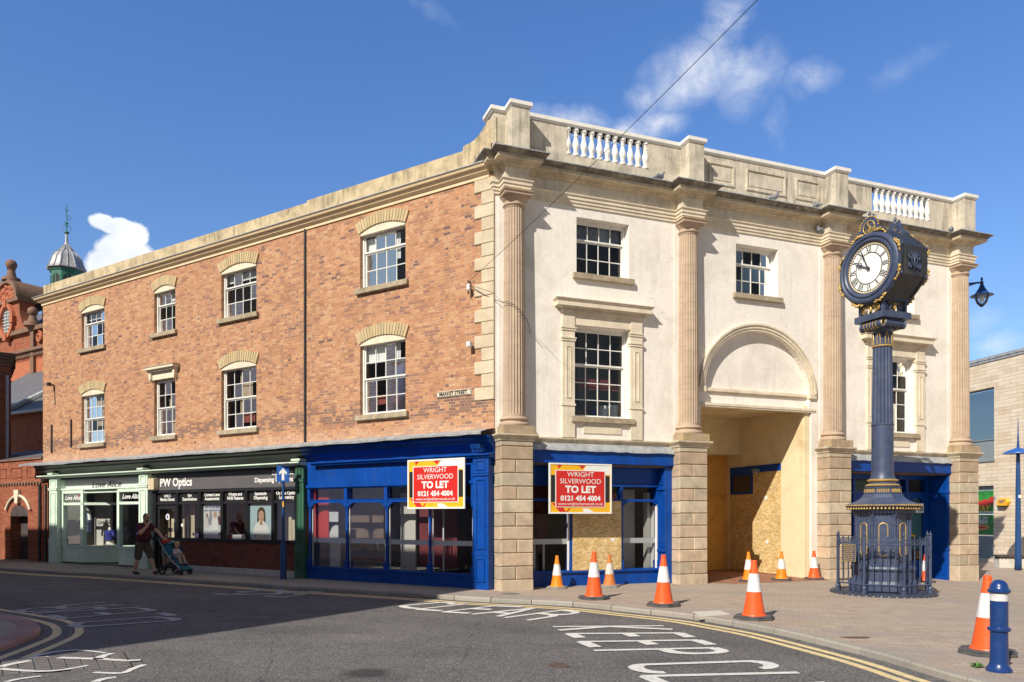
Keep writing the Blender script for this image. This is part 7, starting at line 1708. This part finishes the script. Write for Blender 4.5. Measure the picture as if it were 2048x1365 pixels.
# ------------------------------------------------------------------ neighbours on the left
t = thing('brick_annexe', 'single-storey red brick building with an arched doorway left of the green shop', 'building', Lf.p(22.5, 0, 0))
w = MB(); w.wall(Lf, 20.32, 30, -.1, 3.86, 0, .4, [(21.42, 22.78, -.06, 1.75)])
ww = w.build('wall', M('red_brick'), t, uv=Lf)
w = MB(); a_ = [(22.1 + .68 * math.cos(math.pi * i / 16), 1.75 + .38 * math.sin(math.pi * i / 16)) for i in range(17)]; w.prism(Lf, a_ + [(21.42, 1.7), (22.78, 1.7)], -.38, .002); w.box(Lf, 21.40, 22.80, -.46, -.37, -.06, 2.2); w.build('doorway', M('garment_dark'), t)  # dark infill colour stands in for the shade of the brick recess
w = MB(); o_ = [(22.1 + 1.0 * math.cos(math.pi * (.12 + .76 * i / 14)), 1.62 + .88 * math.sin(math.pi * (.12 + .76 * i / 14))) for i in range(15)]; w.tube([Lf.p(u, .05, z) for u, z in o_], .055, 6); w.prism(Lf, [(22.0, 2.2), (22.2, 2.2), (22.28, 2.72), (21.92, 2.72)], 0, .12); w.build('hood_mould', M('trim_stone'), t)
w = MB(); w.box(Lf, 20.32, 30, -.3, .06, 3.86, 3.93); w.box(Lf, 20.32, 30, 0, .04, 2.98, 3.02)
for i in range(40): w.box(Lf, 20.4 + i * .22, 20.5 + i * .22, 0, .06, 2.9, 2.98)
w.build('coping', M('dark_terracotta'), t)
w = MB()
for i in range(5): frame_rect(w, Lf, 20.6 + i * 1.25, 21.5 + i * 1.25, 3.2, 3.62, -.02, .025, .05)
w.build('recessed_panel', M('red_brick'), t, uv=Lf)
w = MB(); w.add([Lf.p(20.32, .04, 3.94), Lf.p(30, .04, 3.94), Lf.p(30, -4, 4.9), Lf.p(20.32, -4, 4.9)], [(0, 1, 2, 3)]); w.build('roof', M('slate'), t)
w = MB(); w.lathe((*Lf.xy(20.55, -.9), 4.0), [(.09, 0), (.09, .4), (.2, .42), (.2, .5), (.06, .58)], 12); w.build('roof_vent', M('lead_sheet'), t)
w = MB()
for u in (19.95, 20.42): w.tube([Lf.p(u, .07, 2.9), Lf.p(u, .07, 0)], .045, 8)
w.build('drainpipe', M('iron_black'), t)
BK = Fr((-21.05, 31.5), (-.83, -.55), (.55, -.83))
t = thing('brick_stack_block', 'dark red brick block with a drainpipe at the left edge', 'building', BK.p(2, 0, 0))
w = MB(); w.box(BK, 0, 6, -3, 0, -.1, 8.3); w.build('wall', M('red_brick'), t, uv=BK)
w = MB()
for k in range(4): w.box(BK, -.06 * (k + 1) * .7, 6.1, -3.1, .06 * (k + 1) * .8, 8.0 + k * .13, 8.131 + k * .13)
w.sphere(BK.p(1.05, -.3, 8.95), .28, n=16, m=12); w.lathe((*BK.xy(1.05, -.3), 8.5), [(.3, 0), (.2, .1), (.12, .25)], 12); w.build('coping', M('dark_terracotta'), t)
w = MB(); w.tube([BK.p(.12, .10, 7.6), BK.p(.12, .10, 0)], .06, 8); w.build('drainpipe', M('lead_sheet'), t)
SH = Fr((-18, 34.6), (-.87, .49), (-.49, -.87))
t = thing('slate_roofed_hall', 'brick hall with hipped slate roof behind the annexe', 'building', SH.p(3, 0, 0))
w = MB(); w.box(SH, -3, 16, -5, 0, -.1, 7.0); w.build('wall', M('red_brick'), t, uv=SH)
w = MB(); w.add([SH.p(-3.2, .25, 7.0), SH.p(3.1, .25, 7.0), SH.p(16, .25, 7.0), SH.p(16, -4.4, 10.6), SH.p(-3.2, -4.4, 10.6), SH.p(-3.2, -5, 7.0), SH.p(16, -5, 7.0)], [(0, 2, 3, 4), (0, 4, 5), (2, 6, 3), (5, 4, 3, 6), (0, 5, 6, 2)]); rf = w.build('roof', M('slate'), t)
w = MB(); w.tube([SH.p(9.6, .3, 7.08), SH.p(6.5, -4.3, 10.65)], .16, 6); w.tube([SH.p(-3.2, .3, 7.0), SH.p(16, .3, 7.0)], .09, 6); w.tube([SH.p(-3.2, -4.4, 10.62), SH.p(16, -4.4, 10.62)], .10, 6); w.build('lead_flashing', M('lead_sheet'), rf)
GF = Fr((-28.3, 45.3), (-.84770, .53048), (-.53048, -.84770))
t = thing('town_hall', 'ornate red terracotta hall with a round-topped gable and ball finials', 'building', GF.p(3, 0, 0))
w = MB(); w.box(GF, -6, 14, -8, 0, -.1, 13.2); w.build('wall', M('red_brick'), t, uv=GF)
gc = 4.15
w = MB(); pr_ = [(gc - 2.6, 13.2)] + [(gc - 1.45 - 1.1 * (1 - math.sin(x)), 13.3 + 1.5 * (1 - math.cos(x))) for x in [i * math.pi / 16 for i in range(9)]] + [(gc - 1.42, 15.1), (gc + 1.42, 15.1)] + [(gc + 1.45 + 1.1 * (1 - math.sin(x)), 13.3 + 1.5 * (1 - math.cos(x))) for x in [i * math.pi / 16 for i in range(9)][::-1]] + [(gc + 2.6, 13.2)]
w.prism(GF, pr_, -.8, .1); gb = w.build('gable', M('red_brick'), t, uv=GF)
w = MB(); w.box(GF, gc - 1.62, gc + 1.62, -.9, .3, 15.1, 15.3)
ar = [(gc + 1.5 * math.cos(math.pi * i / 24), 15.3 + 1.35 * math.sin(math.pi * i / 24)) for i in range(25)]; ai = [(gc + 1.22 * math.cos(math.pi * i / 24), 15.3 + 1.08 * math.sin(math.pi * i / 24)) for i in range(25)]
w.prism(GF, ar, -2.2, .1); w.strip([GF.p(u, .3, z) for u, z in ar], [GF.p(u, .3, z) for u, z in ai]); w.strip([GF.p(u, .3, z) for u, z in ar], [GF.p(u, .05, z) for u, z in ar]); w.strip([GF.p(u, .3, z) for u, z in ai], [GF.p(u, .1, z) for u, z in ai])
w.build('round_pediment', M('dark_terracotta'), gb)
w = MB(); random.seed(5)
for i in range(70):
    a = random.uniform(0, math.pi); r = 1.05 * math.sqrt(random.random()); w.sphere(GF.p(gc + r * math.cos(a), .12, 15.33 + .9 * r * math.sin(a)), random.uniform(.07, .13), n=7, m=5)
w.prism(GF, [(gc + 1.2 * math.cos(math.pi * i / 20), 15.3 + 1.06 * math.sin(math.pi * i / 20)) for i in range(21)], .09, .13)
w.build('carved_tympanum', M('terracotta'), gb, smooth=True, auto=.9)
def oval(mb, ru, rz, w0, w1, r2u=None, r2z=None, n=36):
    A = [(gc - .05 + ru * math.cos(6.2832 * i / n), 14.0 + rz * math.sin(6.2832 * i / n)) for i in range(n)]; B = [(gc - .05 + (r2u) * math.cos(6.2832 * i / n), 14.0 + r2z * math.sin(6.2832 * i / n)) for i in range(n)]
    mb.strip([GF.p(u, w0, z) for u, z in A], [GF.p(u, w1, z) for u, z in B], True)
w = MB(); oval(w, .95, 1.15, .1, .3, .92, 1.12); oval(w, .92, 1.12, .3, .3, .66, .86); oval(w, .66, .86, .3, .12, .62, .82)
for a in (0, 90, 180, 270): q = (gc - .05 + .85 * math.cos(math.radians(a)), 14.0 + 1.05 * math.sin(math.radians(a))); w.box(GF, q[0] - .2, q[0] + .2, .1, .36, q[1] - .2, q[1] + .2)
w.build('oval_surround', M('terracotta'), gb)
w = MB(); w.add([GF.p(gc - .05 + .62 * math.cos(6.2832 * i / 28), .125, 14.0 + .82 * math.sin(6.2832 * i / 28)) for i in range(28)], [tuple(range(28))]); pn = w.build('oval_window', M('tinted_glass'), gb)
w = MB()
for i in range(-2, 3): w.box(GF, gc - .05 + i * .2 - .018, gc - .05 + i * .2 + .018, .126, .16, 14.0 - .78 * math.sqrt(1 - (i * .2 / .65) ** 2), 14.0 + .78 * math.sqrt(1 - (i * .2 / .65) ** 2))
for i in range(-3, 4): w.box(GF, gc - .05 - .6 * math.sqrt(1 - (i * .2 / .85) ** 2), gc - .05 + .6 * math.sqrt(1 - (i * .2 / .85) ** 2), .13, .155, 14.0 + i * .2 - .015, 14.0 + i * .2 + .015)
w.build('glazing_bars', M('poster_pale'), pn)
w = MB(); w.lathe((*GF.xy(gc, -.1), 16.6), [(.55, 0), (.5, .2), (.3, .25), (.2, .7), (.26, .75), (.15, .82)], 12); w.sphere(GF.p(gc, -.1, 17.66), .33, n=18, m=14)
w.lathe((*GF.xy(.95, .15), 13.25), [(.5, 0), (.45, .25), (.3, .3), (.18, .62), (.2, .66)], 12); w.sphere(GF.p(.95, .15, 14.16), .29, n=18, m=14); w.build('ball_finial', M('dark_terracotta'), t, smooth=True, auto=.6)
w = MB(); w.box(GF, -6, 14, 0, .25, 13.0, 13.25); w.box(GF, -6, 14, 0, .18, 11.55, 11.75); w.box(GF, -6, 14, 0, .35, 11.75, 11.92); w.box(GF, .75, 1.15, 0, .22, 9, 13.3)
for i in range(50): w.box(GF, -1 + .2 * i, -.9 + .2 * i, .02, .26, 11.42, 11.55)
w.build('cornice', M('dark_terracotta'), t)
w = MB(); w.box(GF, -6, 14, .0, .06, 10.2, 11.42); w.build('frieze', M('terracotta'), t)
w = MB(); w.tube(spiral(GF, .3, 12.55, .1, .35), .08, 6); w.build('scroll', M('terracotta'), t)
w = MB(); w.add([GF.p(-6, -.4, 13.3), GF.p(14, -.4, 13.3), GF.p(14, -4.2, 16.2), GF.p(-6, -4.2, 16.2)], [(0, 1, 2, 3)]); w.build('roof', M('slate'), t)
w = MB(); p0 = Vector((gp(0, 1).x, 0, 0)); w.tube([GF.p(1.9, -.5, 15.6), Lf.p(20.1, -.3, 9.6)], .02, 5); tag(w.build('stay_wire', M('wire_black')), 'thin wire from the round gable down to the brick corner at the left', 'wire')
# cupola
CU = Vector((-28.5, 48, 0)); t = thing('cupola', 'green octagonal cupola with grey ribbed lead dome and weathervane', 'cupola', CU + Z3 * 14)
w = MB(); w.box(Fr((CU.x, CU.y), (.8477, -.53), (-.53, -.8477)), -1.0, 1.0, -1.0, 1.0, 0, 15.2); w.build('tower_base', M('red_brick'), t)
w = MB(); w.lathe(CU, [(1.05, 15.2), (1.05, 15.4), (.93, 15.45), (.93, 17.2), (1.0, 17.25), (1.0, 17.42)], 8, rot=.2); w.build('drum', M('cupola_green'), t)
w = MB(); w3 = MB()
for k in range(8):
    a = .2 + (k + .5) * math.pi / 4; rad = Vector((math.cos(a), math.sin(a), 0)); tn = Vector((-rad.y, rad.x, 0)); c_ = CU + rad * .875
    w.add([c_ + tn * u + Z3 * z for u, z in [(-.25, 16.0), (.25, 16.0)] + [(.25 * math.cos(x), 16.75 + .25 * math.sin(x)) for x in [i * math.pi / 10 for i in range(11)]]], [tuple(range(13))])
    w3.box(Fr((c_.x, c_.y), (tn.x, tn.y), (rad.x, rad.y)), -.03, .03, 0, .02, 16.0, 16.95)
w.build('arched_opening', M('poster_black'), t); w3.build('mullion', M('cupola_green'), t)  # black panels stand in for the shade inside the drum's open arches
w = MB(); dp = [(1.14, 17.4), (1.15, 17.44), (1.05, 17.6), (.95, 17.85), (.86, 18.15), (.70, 18.42), (.50, 18.58), (.47, 18.6), (.33, 18.82), (.16, 19.05), (.10, 19.2), (.08, 19.75)]; w.lathe(CU, dp, 8, rot=.2); dm = w.build('dome', M('cupola_lead'), t)
w = MB()
for k in range(16):
    a = .2 + k * math.pi / 8; f = 1.01 if k % 2 == 0 else .945; w.tube([CU + Vector((r * f * math.cos(a), r * f * math.sin(a), z)) for r, z in dp[1:10]], .035, 5)
w.build('rib', M('lead_sheet'), dm)
w = MB(); w.sphere(CU + Z3 * 19.85, .15, .15, .1, 12, 8); w.tube([CU + Z3 * 19.8, CU + Z3 * 21.6], .025, 6)
VF = Fr((CU.x, CU.y), (.86, .51), (.51, -.86))
for sg in (-1, 1): w.tube([VF.p(0, 0, 20.15), VF.p(sg * .13, 0, 20.35), VF.p(sg * .2, 0, 20.25), VF.p(sg * .24, 0, 20.0)], .02, 5); w.tube([VF.p(0, 0, 20.3), VF.p(sg * .12, 0, 20.55)], .02, 5); w.tube([VF.p(0, 0, 21.15), VF.p(sg * .1, 0, 21.35)], .018, 5)
w.tube([VF.p(.12 + .12 * math.cos(x), 0, 20.82 + .13 * math.sin(x)) for x in [i * 6.2832 / 16 for i in range(17)]], .016, 5); w.sphere(VF.p(0, 0, 20.45), .06); w.build('weathervane', M('cupola_green'), t)

# ------------------------------------------------------------------ neighbour on the right
RB = Fr((19.9, 33.5), (.196, -.9806), (-.9806, -.196))
t = thing('stone_clad_shop', 'pale stone-clad modern shop building at the right edge', 'building', RB.p(2, 0, -.2))
w = MB(); w.wall(RB, -14, 12, -.6, 8.25, 0, .5, [(-.6, 1.98, 4.1, 7.15), (-.6, 1.95, -.1, 3.0)]); w.build('wall', M('pale_block'), t, uv=RB)
w = MB(); w.box(RB, -14, 12, -.4, .04, 8.25, 8.42); w.box(RB, -14, 12, -.4, .07, 8.35, 8.47); w.build('coping', M('lead_sheet'), t)
w = MB(); w.box(RB, -.6, 1.98, -.3, -.2, 4.1, 4.95); w.box(RB, -.6, 1.98, -.22, -.16, 4.95, 5.0); w.box(RB, -.65, 2.02, -.1, .05, 4.02, 4.1); fr_ = w.build('window_frame', M('grey_panel'), t)
w = MB(); w.add([RB.p(u, -.22, z) for u, z in ((-.6, 5.0), (1.98, 5.0), (1.98, 7.15), (-.6, 7.15))], [(0, 1, 2, 3)]); w.build('pane', M('tinted_glass'), fr_)
w = MB(); w.box(RB, -.6, 1.98, -.5, -.45, 4.2, 7.1); w.build('blind', M('grey_panel'), fr_)
w = MB(); w.box(RB, -.6, 1.95, -.3, -.2, -.1, .85); w.box(RB, -.6, 1.95, -.25, -.14, 1.8, 1.88); w.box(RB, -.6, 1.95, -.25, -.15, 2.8, 3.0); w.box(RB, 1.87, 1.95, -.25, -.14, .85, 2.8); fr_ = w.build('shop_window_frame', M('grey_panel'), t)
t2 = thing('shop_poster', 'red and green sandwich poster with yellow shop lettering in the modern shop window', 'poster', RB.p(.8, -.17, 1.9))
w = MB(); w.box(RB, -.55, 1.86, -.19, -.17, 1.89, 2.79); w.build('sheet', M('poster_green'), t2)
w = MB(); random.seed(8)
for i in range(5): c_ = (.2 + i * .38, 2.28 + .08 * math.sin(i * 2)); w.add([RB.p(c_[0] + .22 * math.cos(6.2832 * k / 14), -.166 + i * .0006, c_[1] + .18 * math.sin(6.2832 * k / 14)) for k in range(14)], [tuple(range(14))])
w.build('picture', M('poster_red'), t2)
w = MB(); add_text(w, 'SUB', .40, RB.p(.62, -.158, 2.02), RB.du, Z3, bold=.012, align='RIGHT', shear=.15); w.build('lettering', M('white_paint'), t2)
w = MB(); add_text(w, 'WAY', .40, RB.p(.66, -.158, 2.02), RB.du, Z3, bold=.012, align='LEFT', shear=.15); w.build('lettering', M('yellow_paint'), t2)
t2 = thing('shop_poster', 'green poster of a filled roll below the red and green one', 'poster', RB.p(.8, -.17, .9))
w = MB(); w.box(RB, -.55, 1.78, -.19, -.17, .9, 1.76); w.build('sheet', M('poster_green'), t2)
w = MB(); w.add([RB.p(.95 + .62 * math.cos(6.2832 * k / 20), -.165, 1.22 + .14 * math.sin(6.2832 * k / 20)) for k in range(20)], [tuple(range(20))]); w.build('picture', M('bread_tan'), t2)
w = MB(); w.add([RB.p(.95 + .5 * math.cos(6.2832 * k / 20), -.162, 1.22 + .05 * math.sin(6.2832 * k / 20)) for k in range(20)], [tuple(range(20))]); w.build('picture', M('poster_red'), t2)
w = MB(); add_text(w, 'BIG ON', .19, RB.p(1.5, -.158, 1.62), RB.du, Z3, bold=.006, align='RIGHT'); add_text(w, 'FRESH?', .21, RB.p(1.5, -.158, 1.45), RB.du, Z3, bold=.006, align='RIGHT'); w.build('lettering', M('white_paint'), t2)
w = MB(); w.prism(RB, [(2.3, 2.12), (2.72, 2.12), (2.84, 2.3), (2.72, 2.44), (2.36, 2.44), (2.24, 2.3)], .0, .16); al = tag(w.build('alarm_box', M('alarm_yellow'), bevel=.02), 'yellow alarm box on the stone wall of the modern shop', 'alarm box')
w = MB(); w.prism(RB, [(2.34, 2.08), (2.68, 2.08), (2.72, 2.12), (2.3, 2.12)], .0, .15); w.build('alarm_lens', M('poster_black'), al)
w = MB(); add_text(w, 'ADT', .14, RB.p(2.53, .163, 2.3), RB.du, Z3, bold=.006); w.build('lettering', M('top_blue'), al)
BN = Fr((18.2, 28.0), (.985, -.17), (-.17, -.985)); t = thing('stone_bench', 'low pale concrete bench with a slatted top beside the lamp column', 'bench', BN.p(1, 0, -.2))
w = MB(); w.box(BN, 0, 3, -.5, 0, -.3, .12); w.build('base', M('concrete_pale'), t, bevel=.015)
w = MB()
for i in range(22): w.box(BN, .05 + i * .135, .11 + i * .135, -.5, .03, .12, .18)
w.box(BN, -.05, 3.05, -.52, .05, .18, .25); w.build('slatted_top', M('garment_dark'), t)
# ------------------------------------------------------------------ row across the street, behind the camera's left edge: its shadow falls over the road
OB = Fr((-8.5, 6.6), (-.84770, .53048), (.53048, .84770))
t = thing('opposite_row', 'brick row across the street on the left, outside the picture, that shades the road', 'building', OB.p(10, -4, 0))
w = MB(); w.wall(OB, 0, 22.8, -.1, 11.4, 0, .3, [(2.2 + 3.6 * i, 3.4 + 3.6 * i, z, z + 1.7) for i in range(5) for z in (4.4, 7.6)]); w.box(OB, 0, 22.8, -8, -.4, 0, 11.3); w.box(OB, 23.7, 36, -9, 0, -.1, 22.5); w.build('wall', M('pale_block'), t, uv=OB)
w = MB(); w.box(OB, -.0, 22.8, -8, .25, 11.3, 11.45); w.build('roof', M('slate'), t)
w = MB()
for i in range(5):
    for z in (4.4, 7.6): w.box(OB, 2.2 + 3.6 * i, 3.4 + 3.6 * i, -.2, -.12, z, z + 1.7)
w.build('window', M('window_white'), t)
w = MB(); w.box(OB, .6, 22, .0, .05, .3, 3.2); w.build('shopfront', M('poster_pale'), t)

# unseen buildings added to block sky light and deepen the shade; also seen in glass
BB = Fr((-34, -24), (1, 0), (0, 1))
t = thing('street_row', 'row of shops behind the camera, outside the picture', 'building', BB.p(30, -4, 0))
w = MB(); w.wall(BB, 0, 46, -.1, 10.5, 0, .3, [(1.5 + 3.2 * i, 2.7 + 3.2 * i, z, z + 1.7) for i in range(14) for z in (4.4, 7.6)]); w.box(BB, 0, 46, -8, -.4, -.1, 10.4); w.build('wall', M('red_brick'), t, uv=BB)
w = MB(); w.box(BB, 0, 46, -8, .25, 10.4, 10.6); w.build('roof', M('slate'), t)
w = MB()
for i in range(14):
    for z in (4.4, 7.6): w.box(BB, 1.5 + 3.2 * i, 2.7 + 3.2 * i, -.2, -.12, z, z + 1.7)
w.build('window', M('window_white'), t)
SB = Fr((36, -20), (0, 1), (-1, 0))  # unseen block, added to cut sky light from the right
t = thing('square_block', 'stone block on the far right of the square, outside the picture', 'building', SB.p(20, -4, 0))
w = MB(); w.box(SB, 0, 42, -9, 0, -.3, 9.5); w.build('wall', M('pale_block'), t, uv=SB)
w = MB(); w.box(SB, 0, 42, -9, .2, 9.5, 9.7); w.build('roof', M('lead_sheet'), t)

# ------------------------------------------------------------------ one object per separate piece
def split_pieces(names, pad=.01):
    for ob in [o for o in list(COL.objects) if o.type == 'MESH' and o.name.split('.')[0] in names and not o.children]:
        me = ob.data; n = len(me.vertices); par = list(range(n))
        def find(a):
            while par[a] != a: par[a] = par[par[a]]; a = par[a]
            return a
        for e in me.edges: par[find(e.vertices[0])] = find(e.vertices[1])
        isl = {}
        for v in me.vertices: isl.setdefault(find(v.index), []).append(v.index)
        keys = list(isl); bb = []
        for k in keys:
            cs = [me.vertices[i].co for i in isl[k]]; bb.append(([min(c[a] for c in cs) - pad for a in range(3)], [max(c[a] for c in cs) + pad for a in range(3)]))
        g = list(range(len(keys)))
        def fg(a):
            while g[a] != a: a = g[a]
            return a
        for i in range(len(keys)):
            for j in range(i):
                if all(bb[i][0][a] <= bb[j][1][a] and bb[j][0][a] <= bb[i][1][a] for a in range(3)): g[fg(i)] = fg(j)
        grp = {k: fg(i) for i, k in enumerate(keys)}; ids = sorted(set(grp.values()))
        if len(ids) < 2 or len(ids) > 40: continue
        vg = [grp[find(i)] for i in range(n)]
        for gi in ids:
            bm = bmesh.new(); bm.from_mesh(me); bm.verts.ensure_lookup_table()
            bmesh.ops.delete(bm, geom=[v for v in bm.verts if vg[v.index] != gi], context='VERTS')
            m2 = bpy.data.meshes.new(me.name); bm.to_mesh(m2); bm.free()
            for mt in me.materials:
                if not m2.materials: m2.materials.append(mt)
            o2 = ob.copy(); o2.data = m2; COL.objects.link(o2)
        bpy.data.objects.remove(ob)
split_pieces({'green_pilaster', 'glazing_trim', 'gilt_corner', 'shop_soffit', 'artwork', 'console', 'cable_duct', 'pilaster_strip', 'interior_panel', 'inner_upright', 'string_course', 'window_band', 'arched_heads',
              'parapet_panel', 'drainpipe', 'ball_finial', 'stored_tins', 'window_floor', 'interior_opening', 'sticker', 'emblem', 'paper_label', 'bracket', 'gilt_mask', 'lead_capping', 'downpipe', 'mullions', 'gilt_flutes', 'gilt_ring', 'mullion', 'arched_opening', 'hood_mould', 'window_sticker', 'scroll_panel', 'passage_jamb', 'monogram', 'rail'})
